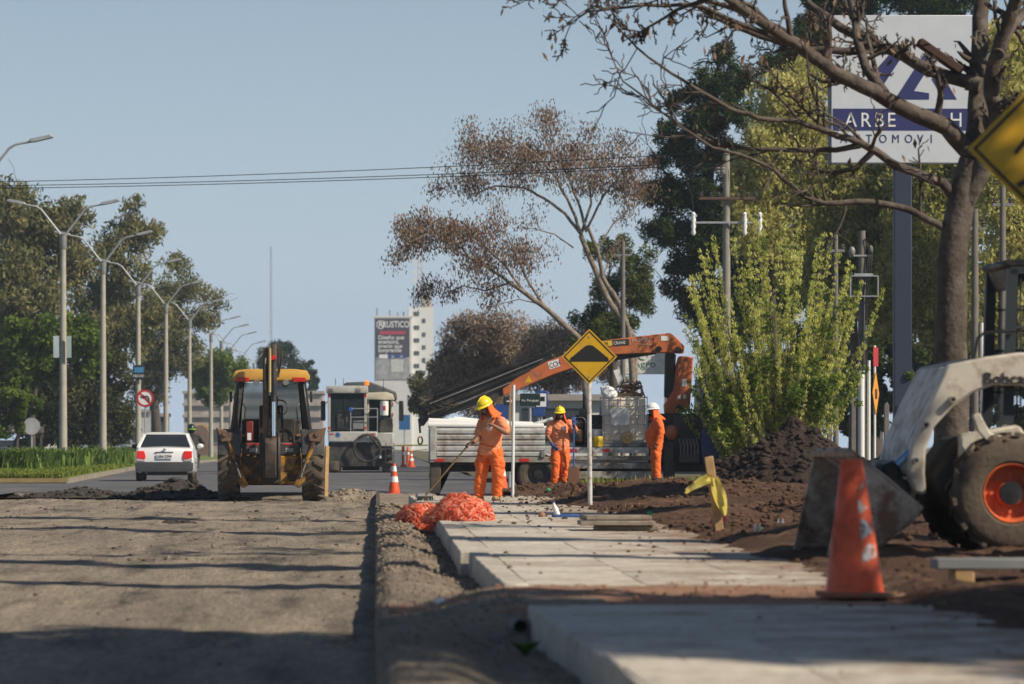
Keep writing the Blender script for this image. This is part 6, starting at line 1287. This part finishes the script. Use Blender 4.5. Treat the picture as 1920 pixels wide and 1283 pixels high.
def weed(x, y, s, z, n, L, lb):
    p = W(x, y, s); t = thing('weed', lb, 'plant', (p.x, F/s, z)); rr = random.Random(int(x)); m = leafmat('weed leaf '+str(int(x)), (.05, .13, .02), (.12, .25, .05), None, .4)
    for k in range(n):
        a = rr.uniform(0, 6.28); l = L*rr.uniform(.6, 1.1); vs = []; d = Vector((math.cos(a), math.sin(a), 0)); sd_ = Vector((-d.y, d.x, 0))
        for i in range(6):
            f = i/5; w_ = l*.26*math.sin(math.pi*min(1, f*.9+.08)); c = d*l*f*.7+Vector((0, 0, l*(1.1*f-.65*f*f))); vs += [c-sd_*w_, c+sd_*w_]
        b = MB(); b.add(vs, [(2*i, 2*i+1, 2*i+3, 2*i+2) for i in range(5)]); o = b.build('leaf', m, t); at = o.data.attributes.new('tint', 'FLOAT', 'POINT'); v_ = rr.random(); at.data.foreach_set('value', [v_]*len(o.data.vertices))
weed(985, 1215, 372, -.03, 9, .15, 'broad leaved green weed growing in the shaded gutter'); weed(826, 1146, 300, .06, 6, .05, 'tiny green weed beside the white litter scrap'); weed(968, 1150, 312, .08, 7, .06, 'small green weed above the drain pipe')
# ------------------------------------------------------------------ trees
def leafcloud(name, C, mt, parent, n, size, asp=.5, droop=0., seed=0, tintfn=None):
    """C = array of (x, y, z, r) little clusters; leaf faces scattered round them"""
    rng = np.random.default_rng(seed); C = np.asarray(C, dtype=float); w = C[:, 3]**2; i = rng.choice(len(C), n, p=w/w.sum())
    d = rng.normal(0, 1, (n, 3)); d /= np.linalg.norm(d, axis=1)[:, None]; p = C[i, :3]+d*(C[i, 3]*rng.random(n)**.45)[:, None]
    a = rng.normal(0, 1, (n, 3)); a[:, 2] -= droop*2.2; a /= np.linalg.norm(a, axis=1)[:, None]; b = np.cross(a, rng.normal(0, 1, (n, 3))); b /= np.linalg.norm(b, axis=1)[:, None]+1e-9
    s = size*rng.uniform(.6, 1.35, n); a = a*s[:, None]; b = b*(s*asp)[:, None]
    co = np.stack([p-a*.5, p+b*.5, p+a*.5, p-b*.5], 1).reshape(-1, 3)
    t = np.clip(rng.random(len(C))[i]*.5+rng.random(n)*.5, 0, 1)
    q = np.arange(4*n).reshape(-1, 4)
    return put(name, npmesh(name, co, q, tint=np.repeat(t, 4)), mt, parent)
def sub(clumps, per, fr, rng):
    """break big clumps (x,y,z,rx,ry,rz) into small clusters on and inside them"""
    out = []
    for (x, y, z, rx, ry, rz) in clumps:
        k = max(3, int(per*(rx*rz)**.8)); d = rng.normal(0, 1, (k, 3)); d /= np.linalg.norm(d, axis=1)[:, None]; r = rng.random(k)**.38
        for j in range(k): out.append((x+d[j, 0]*rx*r[j], y+d[j, 1]*ry*r[j], z+d[j, 2]*rz*r[j], fr*(rx*rz)**.5*rng.uniform(.5, 1.2)))
    return out
def wob(a, b, n, amp, rng):
    a, b = Vector(a), Vector(b); L = (b-a).length; o = [a]
    for i in range(1, n): f = i/n; o.append(a.lerp(b, f)+Vector(rng.normal(0, amp*L*.5, 3))*math.sin(math.pi*f))
    return o+[b]
def branchy(m, path, r0, r1, rng, depth, n=3, ln=.45, spread=.7, up=.25, droop=0, ends=None, sides=6, minr=.008):
    """tube along a path, with side twigs growing from it"""
    path = [Vector(p) for p in path]; k = len(path); m.tube(path, [max(minr, r0+(r1-r0)*i/(k-1)) for i in range(k)], sides)
    L = sum((path[i+1]-path[i]).length for i in range(k-1))
    if ends is not None and depth <= 1: ends.append(path[-1])
    if depth <= 0: return
    for j in range(n):
        f = rng.uniform(.25, 1.0) if j else 1.0; x = f*(k-1); i = min(int(x), k-2); p = path[i].lerp(path[i+1], x-i); d = (path[i+1]-path[i]).normalized()
        v = d+Vector(rng.normal(0, spread, 3))+Vector((0, 0, up-droop)); v.normalize(); l = L*ln*rng.uniform(.5, 1.15)
        q = p+v*l; q.z -= droop*l*.3; rr = max(minr, (r0+(r1-r0)*f)*.55)
        branchy(m, wob(p, q, 4, .10, rng), rr, max(minr, rr*.35), rng, depth-1, n if n < 7 else max(4, n-6), ln if n < 7 else ln*1.5, spread, up, droop, ends, max(4, sides-1), minr)
def tree(name, lab, x, s, base, trunkpts, clumps, mt, nl, size, r0, bark=None, asp=.5, droop=0, per=7, fr=.30, seed=1, group=None, cat='tree', depth=1, yo=0, zb=0):
    """clumps in photo pixels at scale s: (x, y, rx, ry[, dy metres])"""
    rng = np.random.default_rng(seed); p0 = W(x, 0, s); t = thing(name, lab, cat, (p0.x, F/s+yo, zb), 0, group); L = Vector((p0.x, F/s, zb))
    tr = [(W(a, b, s)-L) for (a, b) in trunkpts]; tr = [Vector((0, 0, -.3)) if i == 0 else v for i, v in enumerate(tr)]
    m = MB(); k = len(tr); m.tube(tr, [r0*(1-.62*i/(k-1)) for i in range(k)], 9); cl = []
    for c in clumps:
        v = W(c[0], c[1], s)-L; dy = c[4] if len(c) > 4 else rng.normal(0, .45)*c[2]/s; rx, rz = c[2]/s, c[3]/s; v.y += dy; cl.append((v.x, v.y, v.z, rx, (rx*rz)**.5, rz))
        j = max(1, min(range(k), key=lambda i: (tr[i]-v).length+max(0, tr[i].z-v.z+.2*rz)*2)); rr = r0*.42*(1-.5*j/k)
        branchy(m, wob(tr[j], v+Vector((0, 0, -.2*rz)), 5, .08, rng), rr, rr*.35, rng, depth, 3, .5, .55, .2, minr=.012)
    m.build('trunk', bark or m_barkd, t, ang=80)
    leafcloud('crown', sub(cl, per, fr, rng), mt, t, nl, size, asp, droop, seed+5); return t
l_euc = leafmat('eucalyptus leaves', (.075, .088, .045), (.36, .30, .15), (.19, .19, .085), .35); l_euc2 = leafmat('eucalyptus olive', (.07, .085, .045), (.33, .29, .15), (.18, .185, .085), .35)
l_grn = leafmat('fresh green leaves', (.06, .105, .02), (.24, .31, .07), (.13, .19, .04), .4); l_pine = leafmat('pine needles', (.012, .028, .010), (.085, .10, .025), (.03, .052, .016), .15)
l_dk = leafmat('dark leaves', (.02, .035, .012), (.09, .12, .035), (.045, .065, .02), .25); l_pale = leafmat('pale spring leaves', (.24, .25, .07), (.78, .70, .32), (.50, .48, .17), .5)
l_pal2 = leafmat('pale leaves painted shade', (.15, .175, .045), (.58, .54, .22), (.34, .34, .11), .5); l_pod = leafmat('brown pods', (.08, .055, .04), (.38, .27, .20), (.21, .145, .105), .22); l_bro = leafmat('dry brown twigs', (.15, .11, .085), (.48, .38, .30), (.31, .235, .18), .3)  # second pale leaf set is a darkened copy, shade put into its colour
# left side: eucalypts, dull shrubs, a bright green tree
tree('eucalyptus_tree', 'tall bronze green eucalyptus crown behind the nearest lamp post', 60, 33, 0, ((60, 870), (70, 700), (95, 560), (110, 470)), [(20, 400, 45, 60), (70, 440, 50, 60), (30, 500, 60, 60), (110, 420, 45, 45), (150, 400, 30, 30), (60, 570, 70, 45), (140, 500, 45, 50), (10, 600, 40, 50), (40, 360, 30, 22)], l_euc, 25000, .34, .40, asp=.36, droop=.5, per=30, fr=.48, seed=11, group='eucalypts along the left side')
tree('eucalyptus_tree', 'eucalyptus with a loose sunlit top and bare forked limbs behind the second lamp post', 185, 31, 0, ((180, 875), (175, 720), (160, 610), (200, 540), (240, 450)), [(245, 395, 32, 26), (250, 440, 50, 40), (200, 470, 40, 40), (285, 430, 22, 20), (190, 560, 60, 50), (250, 520, 45, 35), (230, 620, 60, 50), (170, 640, 50, 45), (280, 590, 40, 40)], l_euc, 19000, .33, .38, asp=.34, droop=.5, per=26, fr=.48, seed=12, group='eucalypts along the left side')
tree('eucalyptus_tree', 'lower eucalyptus spreading its thin outer sprays toward the road', 300, 28, 0, ((290, 870), (290, 760), (310, 680), (330, 600), (345, 540)), [(330, 500, 35, 26), (340, 545, 55, 30), (400, 560, 30, 18), (300, 580, 45, 40), (360, 600, 40, 28), (420, 572, 22, 12), (300, 660, 50, 50), (345, 660, 35, 40), (275, 720, 35, 45), (390, 600, 30, 22)], l_euc2, 16000, .31, .35, asp=.34, droop=.5, per=26, fr=.48, seed=13, group='eucalypts along the left side')
tree('leafy_tree', 'bright fresh green tree under the tall eucalypts', 60, 37, 0, ((60, 868), (60, 780), (70, 700), (80, 640)), [(30, 640, 50, 35), (90, 630, 45, 30), (150, 630, 40, 35), (170, 670, 30, 35), (60, 680, 60, 40)], l_grn, 30000, .28, .2, per=24, fr=.45, seed=14)
tree('shrub', 'light green bushy shrub beside the bus shelter', 30, 40, 0, ((30, 868), (32, 830), (36, 790)), [(20, 745, 45, 35), (55, 760, 30, 35), (10, 790, 35, 30), (40, 710, 25, 20)], l_grn, 22000, .2, .1, per=24, seed=15, cat='shrub')
tree('thicket', 'dull grey green thicket of bare stems behind the first two lamp posts', 140, 36, 0, ((140, 870), (140, 800), (145, 740), (150, 690)), [(110, 740, 55, 70), (170, 750, 50, 70), (100, 800, 45, 40), (200, 780, 40, 60), (155, 820, 60, 25), (215, 700, 30, 50), (235, 790, 25, 40), (40, 720, 55, 50), (10, 680, 45, 60), (60, 790, 45, 45), (5, 770, 40, 40)], leafmat('dull thicket', (.03, .035, .018), (.13, .13, .06), (.065, .07, .03), .2), 62000, .2, .15, fr=.45, per=30, seed=16, cat='thicket', depth=2)
tree('leafy_tree', 'dark green tree beyond the sixth lamp post left of the backhoe', 395, 24, 0, ((395, 862), (395, 780), (395, 720)), [(375, 700, 30, 30), (410, 690, 30, 35), (440, 700, 28, 30), (395, 730, 40, 25)], l_grn, 14000, .28, .2, per=24, fr=.45, seed=17)
tree('monkey_puzzle_tree', 'dark rounded conifer rising behind the backhoe roof', 530, 17, 0, ((530, 850), (525, 760), (522, 700)), [(510, 672, 32, 22), (530, 660, 28, 18), (555, 690, 28, 16), (500, 700, 28, 18), (575, 705, 20, 12), (535, 720, 35, 18), (520, 645, 14, 8)], l_pine, 14000, .4, .35, asp=.3, per=20, fr=.5, seed=18)
tree('conifer', 'small dark conifer right of the rounded one behind the backhoe', 585, 17, 0, ((585, 850), (585, 750), (585, 690)), [(585, 690, 9, 14), (588, 715, 14, 14), (582, 740, 16, 14)], l_pine, 3500, .4, .25, per=14, seed=19)
# brown trees in the middle
tree('bare_tree', 'rounded tree covered with dry brown twigs behind the crane boom', 900, 40, 0, ((905, 875), (905, 780), (900, 720), (890, 660)), [(880, 650, 55, 45), (930, 630, 55, 40), (850, 700, 50, 50), (960, 680, 45, 50), (900, 720, 60, 45), (830, 740, 35, 40), (990, 650, 40, 40), (870, 610, 35, 22), (920, 760, 60, 30)], l_bro, 46000, .20, .22, bark=m_bark, asp=.26, per=34, fr=.5, seed=21, depth=2)
tree('bare_tree', 'grey green twiggy tree at the left end of the brown row behind the boom tip', 815, 36, 0, ((815, 872), (815, 790), (812, 730)), [(800, 720, 25, 35), (825, 690, 25, 30), (790, 760, 22, 28), (830, 750, 30, 35)], leafmat('grey green twigs', (.06, .065, .035), (.26, .24, .13), (.14, .135, .07), .25), 18000, .2, .15, asp=.3, per=24, fr=.5, seed=22, depth=2)
tree('bare_tree', 'brown twiggy tree behind the water tank and street signs', 1060, 42, 0, ((1060, 876), (1062, 780), (1055, 700), (1040, 640)), [(1030, 640, 45, 40), (1080, 660, 45, 40), (1000, 690, 40, 40), (1120, 640, 40, 45), (1050, 710, 55, 30), (1150, 690, 40, 35)], l_bro, 26000, .19, .2, bark=m_bark, asp=.24, per=30, fr=.5, seed=23, depth=2)
def skel(name, lab, s, base, limbs, mt, nl, lsz, seed, zb=0, asp=.4, droop=.8, bark=None, depth=3, twn=3, ln=.36, cr=.35, cat='tree', dys=None, spread=.55, up=.15, thin=.008, fill=None):
    """limbs = list of (pixel path, radius start, radius end, depth offset at the end in metres)"""
    rng = np.random.default_rng(seed); p0 = W(base[0], 0, s); L = Vector((p0.x, F/s, zb)); t = thing(name, lab, cat, L); m = MB(); ends = []
    for (path, ra, rb, dy, *opt) in limbs:
        n = len(path); pts = [W(a, b, s)-L+Vector((0, dy*(i/(n-1))**1.3+(opt[1] if len(opt) > 1 else 0), 0)) for i, (a, b) in enumerate(path)]
        fine = []
        for i in range(n-1): fine += wob(pts[i], pts[i+1], 3, .035, rng)[:-1]
        branchy(m, fine+[pts[-1]], ra, rb, rng, opt[0] if opt else depth, twn, ln, spread, up, 0, ends, 10, thin)
    m.build('trunk', bark or m_bark, t, ang=80)
    if nl:
        C = [(e.x, e.y, e.z, cr*rng.uniform(.5, 1.2)) for e in ends]
        if fill: C += [tuple(W(a, b, s)-L+Vector((0, rng.normal(0, r_/s), 0)))+(cr*1.2,) for (a0, b0, r_, k) in fill for (a, b) in [(a0+rng.normal(0, r_), b0+rng.normal(0, r_*.35)) for _ in range(k)]]
        leafcloud('crown', C, mt, t, nl, lsz, asp, droop, seed)
    return t
skel('podded_tree', 'tall spreading tree hung with brown seed pods above the crane', 50, (1190, 885), [
    ([(1196, 890), (1190, 640), (1168, 600), (1140, 560), (1115, 500), (1090, 440)], 0.161, 0.093, .5, 0),
    ([(1192, 760), (1178, 620), (1160, 570), (1128, 520), (1118, 470), (1100, 430)], 0.124, 0.062, -1, 0),
    ([(1090, 440), (1060, 400), (1020, 370), (985, 350), (930, 345), (885, 360)], 0.068, 0.025, 1.5), ([(1090, 440), (1070, 390), (1045, 340), (1010, 300), (980, 280)], 0.068, 0.025, -1.5),
    ([(1100, 435), (1085, 380), (1060, 320), (1035, 285), (1020, 250)], 0.062, 0.019, .5), ([(1090, 440), (1110, 380), (1110, 340), (1118, 310)], 0.056, 0.019, 2), ([(1100, 430), (1130, 370), (1160, 330), (1180, 310)], 0.050, 0.019, -1),
    ([(1118, 470), (1150, 420), (1180, 390), (1200, 360)], 0.037, 0.015, 1.5), ([(1075, 465), (1040, 440), (1000, 430), (960, 430)], 0.031, 0.012, -.8, 2), ([(1045, 340), (1000, 330), (940, 300), (880, 280)], 0.037, 0.012, -2),
    ([(1128, 520), (1150, 480), (1160, 470)], 0.031, 0.012, 1, 2), ([(1060, 320), (1100, 270), (1150, 260)], 0.031, 0.012, 1.5)], l_pod, 17000, .13, 31, asp=.36, droop=1.3, cr=.5, depth=3, ln=.26, fill=((1000, 300, 60, 90), (1110, 305, 60, 80), (900, 285, 26, 40), (1020, 232, 26, 22), (890, 350, 22, 24), (1185, 355, 20, 24), (960, 340, 50, 30), (1150, 340, 40, 30)))
skel('podded_tree', 'leaning tree with drooping brown pods reaching left over the crane boom', 54, (1095, 890), [
    ([(1115, 892), (1084, 632), (1052, 605), (1027, 582), (990, 555), (955, 531)], 0.124, 0.074, -.5, 0), ([(955, 531), (920, 505), (883, 485), (850, 470), (815, 465)], 0.062, 0.019, -1),
    ([(990, 555), (950, 500), (910, 460), (870, 430), (825, 425)], 0.050, 0.015, 1), ([(1027, 582), (990, 530), (965, 480), (945, 440)], 0.050, 0.019, -1.5), ([(955, 531), (910, 545), (870, 535), (830, 550)], 0.037, 0.012, 1), ([(883, 485), (840, 440), (800, 440), (765, 460)], 0.031, 0.009, -1.2), ([(1052, 605), (1010, 570), (975, 560), (930, 570)], 0.031, 0.009, 1, 2)], l_pod, 10500, .13, 32, asp=.36, droop=1.3, cr=.48, depth=3, ln=.26, fill=((815, 438, 32, 50), (880, 440, 34, 36), (900, 495, 34, 30), (960, 480, 30, 26), (930, 545, 26, 14), (770, 460, 12, 14)))
tree('pine_tree', 'tall dark pine standing against the sky behind the power pole', 1320, 46, 0, ((1335, 880), (1330, 600), (1325, 400), (1335, 250), (1345, 130)), [(1350, 110, 32, 25), (1330, 160, 45, 30), (1385, 150, 35, 30), (1290, 200, 40, 30), (1350, 220, 60, 35), (1260, 250, 40, 25), (1310, 290, 65, 35), (1230, 300, 28, 20), (1240, 360, 45, 28), (1310, 370, 65, 35), (1390, 320, 45, 50), (1260, 430, 55, 30), (1340, 450, 65, 40), (1290, 500, 50, 30), (1400, 420, 40, 50), (1320, 560, 55, 35), (1255, 540, 28, 18), (1400, 490, 45, 60), (1385, 570, 50, 50), (1345, 630, 50, 45), (1440, 580, 50, 60), (1480, 540, 40, 50)], l_pine, 74000, .30, .33, asp=.2, per=34, fr=.5, seed=41, depth=2)
tree('pine_tree', 'smaller yellowish green pine behind the thin pole and podded tree', 1150, 44, 0, ((1150, 880), (1150, 700), (1150, 560)), [(1140, 470, 40, 30), (1190, 500, 35, 35), (1160, 540, 50, 30), (1120, 590, 45, 30), (1200, 560, 35, 35), (1160, 620, 50, 30), (1100, 640, 35, 25)], leafmat('yellow pine needles', (.03, .05, .012), (.20, .20, .05), (.08, .11, .03), .2), 15000, .24, .25, asp=.22, per=24, fr=.5, seed=42)
tree('pine_tree', 'dark pine tops showing over the white dealership board', 1640, 44, 0, ((1640, 880), (1640, 500), (1640, 100)), [(1530, 60, 45, 45), (1470, 110, 40, 40), (1600, 20, 55, 30), (1680, 0, 60, 30), (1740, 20, 60, 35), (1560, -30, 60, 35), (1560, 110, 40, 40), (1790, -20, 55, 40)], l_pine, 34000, .3, .4, asp=.2, per=26, fr=.5, seed=43)
# pale green wall of trees on the right
specs = [(1450, 50, 51, 'pale yellow green tall tree left of the dealership board', [(1480, 190, 60, 60), (1520, 260, 55, 60), (1440, 280, 55, 60), (1490, 350, 65, 60), (1410, 370, 50, 60), (1540, 400, 50, 60), (1440, 440, 60, 55), (1510, 480, 60, 60), (1400, 320, 35, 35), (1560, 190, 35, 40), (1510, 130, 35, 30), (1450, 230, 40, 40)], l_pale),
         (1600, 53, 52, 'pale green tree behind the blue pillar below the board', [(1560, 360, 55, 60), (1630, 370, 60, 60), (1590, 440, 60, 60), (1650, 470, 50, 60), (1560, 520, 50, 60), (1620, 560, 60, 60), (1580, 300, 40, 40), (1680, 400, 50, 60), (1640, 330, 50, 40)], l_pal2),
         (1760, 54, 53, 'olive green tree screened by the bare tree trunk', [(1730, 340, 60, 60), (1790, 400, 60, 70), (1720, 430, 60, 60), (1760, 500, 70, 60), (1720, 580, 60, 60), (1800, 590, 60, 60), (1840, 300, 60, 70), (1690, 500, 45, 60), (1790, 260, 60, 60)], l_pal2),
         (1880, 56, 54, 'sunlit olive tree behind the skid steer loader', [(1880, 120, 60, 70), (1900, 230, 60, 70), (1870, 350, 65, 70), (1920, 430, 60, 70), (1870, 500, 60, 60), (1900, 590, 65, 60), (1950, 330, 50, 80), (1840, 620, 50, 50), (1950, 160, 50, 70)], l_pale)]
for (x, s, sd, lb, cl, mt) in specs:
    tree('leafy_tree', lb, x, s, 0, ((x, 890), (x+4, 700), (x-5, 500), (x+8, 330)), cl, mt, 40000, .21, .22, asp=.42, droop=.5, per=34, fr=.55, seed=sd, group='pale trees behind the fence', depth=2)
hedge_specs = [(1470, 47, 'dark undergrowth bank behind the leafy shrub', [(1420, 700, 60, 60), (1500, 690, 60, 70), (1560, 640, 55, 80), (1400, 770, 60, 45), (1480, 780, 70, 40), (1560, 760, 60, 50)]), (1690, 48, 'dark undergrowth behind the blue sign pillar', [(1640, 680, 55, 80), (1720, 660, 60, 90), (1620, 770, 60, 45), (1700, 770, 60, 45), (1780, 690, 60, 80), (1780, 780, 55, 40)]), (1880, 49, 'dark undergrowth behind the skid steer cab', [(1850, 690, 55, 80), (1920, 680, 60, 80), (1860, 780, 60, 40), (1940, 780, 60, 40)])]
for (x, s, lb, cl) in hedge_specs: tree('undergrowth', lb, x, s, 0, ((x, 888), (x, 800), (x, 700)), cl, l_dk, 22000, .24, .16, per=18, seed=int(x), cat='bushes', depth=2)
tree('leafy_bush', 'bright leaved bush at the foot of the bare tree', 1715, 66, 0, ((1715, 890), (1718, 800), (1722, 730)), [(1715, 690, 28, 40), (1735, 740, 30, 35), (1705, 760, 28, 40)], l_grn, 3000, .11, .05, per=12, seed=66, cat='bush')
# the leafy shrub with many upright shoots
def shrub():
    S = 82.; rng = np.random.default_rng(71); p = W(1450, 0, S); t = thing('spring_shrub', 'big spring shrub with fans of upright yellow green shoots beside the crane', 'shrub', (p.x, 87.0, .1)); m = MB(); C = []; C2 = []
    L = Vector((p.x, 87.0, .1)); sc = 87.0/(F/S)
    def Q(x, y): v = W(x, y, S); return Vector((v.x*sc, 87.0, (v.z-ZC)*sc+ZC))-L
    tips = [(1312, 470), (1345, 440), (1375, 450), (1405, 420), (1435, 440), (1462, 425), (1490, 440), (1512, 425), (1535, 450), (1560, 440), (1572, 480), (1600, 500), (1620, 530), (1590, 560), (1308, 520), (1300, 560), (1296, 600), (1330, 560), (1380, 520), (1430, 520), (1480, 510), (1530, 520), (1560, 560), (1600, 610), (1590, 660), (1305, 650), (1310, 700), (1330, 640), (1360, 600), (1410, 590), (1460, 580), (1510, 590), (1550, 620), (1318, 740), (1335, 710), (1580, 700), (1350, 690), (1400, 680), (1540, 680), (1490, 670), (1440, 660)]
    for k, (x, y) in enumerate(tips*3):
        if k >= len(tips): x += rng.normal(0, 18); y += rng.normal(25, 22)
        b0 = Vector((rng.normal(0, .22), rng.normal(0, .3), -.1)); tp_ = Q(x, y)+Vector((0, rng.normal(0, .75), 0)); md_ = b0.lerp(tp_, .5)+Vector(((tp_.x-b0.x)*.10, 0, -.25+.1*rng.random()))
        path = [b0, b0.lerp(md_, .5)+Vector((0, 0, -.05)), md_, md_.lerp(tp_, .5)+Vector((.01, 0, .03)), tp_]; m.tube(path, [.016, .013, .010, .007, .004], 5)
        for j in range(26):
            f = .28+.72*j/25; u = f*4; i = min(int(u), 3); q = path[i].lerp(path[i+1], u-i); (C if rng.random() < .88 else C2).append((q.x, q.y, q.z, .07*rng.uniform(.7, 1.3)))
    for k in range(55):
        x, y = rng.normal(1460, 70), rng.normal(730, 45); q = Q(x, y); C2.append((q.x, rng.normal(0, .7), max(.15, q.z), .2))
    for (x, y, k) in ((1520, 740, 60), (1560, 720, 40), (1345, 770, 30), (1350, 800, 30)):
        for _ in range(k): q = Q(rng.normal(x, 22), rng.normal(y, 18)); C2.append((q.x, rng.normal(-.3, .4), q.z, .12))
    m.build('stems', m_bark, t, ang=80); leafcloud('blossom_shoots', C, leafmat('yellow green catkins', (.28, .33, .05), (.86, .82, .32), (.62, .64, .17), .55), t, 52000, .075, .36, .9, 72); leafcloud('leaves', C2, l_grn, t, 11000, .10, .5, .2, 73)
shrub()
# the bare tree in front on the right
BT = 186.
twigs = [([(1788, 1000), (1785, 800), (1782, 640), (1784, 520), (1792, 430), (1806, 360), (1822, 300)], 0.180, 0.128, 0, 0),
    ([(1822, 300), (1836, 220), (1842, 140), (1850, 60), (1868, -60)], 0.115, 0.075, .6, 2), ([(1800, 400), (1834, 330), (1862, 240), (1850, 150), (1865, 80), (1892, -10), (1910, -80)], 0.094, 0.053, -.7, 2), ([(1858, 110), (1880, 70), (1925, 20), (1980, -30)], 0.065, 0.038, 1, 2),
    ([(1822, 290), (1773, 240), (1714, 219), (1632, 178), (1553, 147), (1491, 106), (1440, 79), (1395, 55), (1330, 15), (1270, -6)], 0.097, 0.034, -1.5, 3), ([(1840, 160), (1800, 147), (1749, 127), (1687, 86), (1642, 65), (1577, 17), (1540, -20)], 0.079, 0.038, 1.2, 3),
    ([(1660, 75), (1600, 82), (1509, 72), (1440, 48), (1380, 20), (1330, -10)], 0.047, 0.022, .5, 3), ([(1650, 182), (1618, 130), (1605, 69), (1601, 0), (1590, -50)], 0.054, 0.038, .8, 2), ([(1752, 232), (1758, 180), (1748, 150), (1730, 120)], 0.040, 0.019, -.4, 2),
    ([(1790, 372), (1766, 343), (1732, 333), (1680, 315), (1632, 285), (1605, 274), (1543, 254), (1485, 236), (1409, 232), (1357, 217), (1304, 188), (1245, 155), (1180, 110), (1140, 70)], 0.054, 0.007, -1.2, 2),
    ([(1788, 440), (1759, 422), (1701, 394), (1632, 381), (1540, 384), (1498, 371), (1442, 322), (1376, 296), (1327, 286), (1255, 243), (1236, 205)], 0.043, 0.007, -.8, 2), ([(1605, 278), (1560, 286), (1507, 286), (1409, 283), (1344, 273), (1295, 247), (1229, 201), (1170, 150), (1145, 90)], 0.032, 0.005, .6, 2),
    ([(1632, 285), (1600, 320), (1560, 325), (1520, 318)], 0.036, 0.009, .2, 2), ([(1723, 400), (1724, 340), (1720, 280)], 0.020, 0.009, 0, 1), ([(1543, 254), (1510, 220), (1470, 170), (1430, 110)], 0.020, 0.006, .5, 2), ([(1485, 232), (1450, 190), (1400, 150), (1370, 110)], 0.018, 0.006, .3, 2), ([(1491, 106), (1400, 70), (1300, 30), (1200, 30), (1090, 45), (1050, 70)], 0.032, 0.006, -.5, 3), ([(1395, 55), (1280, 10), (1150, -5), (1040, 0), (960, 15)], 0.027, 0.005, .6, 3), ([(1330, 15), (1250, 45), (1200, 75), (1180, 85)], 0.023, 0.006, .2, 3)]
for i_, o_ in {3: -.41, 6: .71, 7: -.36, 8: -.12, 11: -.35, 12: -.26, 13: -.08, 14: -.44, 15: -.54, 16: -.7, 17: -1.08, 18: -1.28}.items(): twigs[i_] = tuple(twigs[i_])+(o_,)   # start each side limb on its parent limb
skel('bare_roadside_tree', 'leafless grey barked tree with long horizontal branches behind the skid steer', BT, (1788, 975), twigs, leafmat('dry hanging pods', (.10, .06, .04), (.35, .25, .17), None, .2), 420, .09, 81, zb=.2, cr=.10, twn=13, ln=.20, spread=.8, up=.1, thin=.0055, droop=1.5, bark=m_bark2)
tb = MB(); q0, q1 = W(1722, 78, BT), W(1805, 133, BT); q0.y += .0; q1.y += .08
o = tb.beam((0, 0, 0), q1-q0, .10, .09).build('broken_branch', mat('rotten dark wood', (.05, .025, .018), .9), None, .015); o.location = q0; tag(o, 'dark broken branch stub caught in the bare tree', 'branch')
# leafy evergreens beside the photographer throw the shade over the foreground
tree('roadside_evergreen', 'dense evergreen beside the pavement outside the view shading the foreground', 2850, 270, 0, ((2850, 1060), (2850, 0)), [], l_dk, 10, .2, .2, seed=91) if 0 else None
def shade_tree(x, y, zs, lb, seed, n=22000):
    rng = np.random.default_rng(seed); t = thing('evergreen_tree', lb, 'tree', (x, y, .2), 0, 'evergreens beside the viewpoint'); m = MB(); top = max(z+rz for (_, _, z, _, rz) in zs)
    m.tube([(0, 0, -.3), (.05, 0, 2), (0, .05, top*.6), (0, 0, top*.9)], [.25, .2, .12, .04], 10); cl = [(dx, dy, z, r_, r_, rz) for (dx, dy, z, r_, rz) in zs]
    for c in cl: m.tube(wob((0, 0, c[2]*.75), c[:3], 4, .05, rng), [.07, .05, .04, .03, .02], 6)
    m.build('trunk', m_barkd, t, ang=80); leafcloud('crown', sub(cl, 14, .35, rng), l_dk, t, n, .26, .5, 0, seed)
shade_tree(8.6, 16.1, [(0, 0, 5, 2.5, 1.8), (0, .3, 7, 2.5, 1.8), (0, 0, 9, 2.4, 1.7), (0, -.2, 11, 2.0, 1.6), (.4, .3, 12.6, 1.5, 1.2), (0, 0, 3, 2.2, 1.4)], 'dense evergreen tree shading the pavement beside the viewpoint', 91)
shade_tree(13.5, 11.2, [(0, 0, 6, 2.6, 2), (0, .3, 9, 2.7, 2), (0, 0, 12, 2.5, 2), (0, -.2, 15, 2.2, 2)], 'taller evergreen tree farther from the kerb beside the viewpoint', 92)
def poplar(x, y, h, w_, lb, seed):
    shade_tree(x, y, [(0, 0, float(z), w_*(.75+.25*math.sin(3.14*z/h)), .9) for z in np.arange(3.2, h, 1.25)], lb, seed, 14000)
for i, (x, y, h, w_, lb) in enumerate(((12.6, 51.6, 21, .9, 'slender poplar farthest along the row right of the site'), (12.4, 43.4, 20, 1.05, 'slender poplar second along the row right of the site'), (13.2, 29.0, 19, .8, 'thinnest young poplar in the row right of the site'), (11.2, 24.6, 20, .5, 'slender poplar level with the skid steer in the row'))): poplar(x, y, h, w_, lb, 120+i)
# haze in the air
hz = bpy.data.materials.new('haze air'); hz.use_nodes = True; hn = hz.node_tree; hn.nodes.remove(hn.nodes['Principled BSDF'])
pv = hn.nodes.new('ShaderNodeVolumePrincipled'); pv.inputs['Color'].default_value = (.72, .86, 1, 1); pv.inputs['Density'].default_value = .00032; pv.inputs['Anisotropy'].default_value = .2; hn.links.new(pv.outputs[0], hn.nodes['Material Output'].inputs['Volume'])
kind(MB().box(-1650, 1650, -250, 2350, -1.6, 75).build('haze', hz), 'stuff')
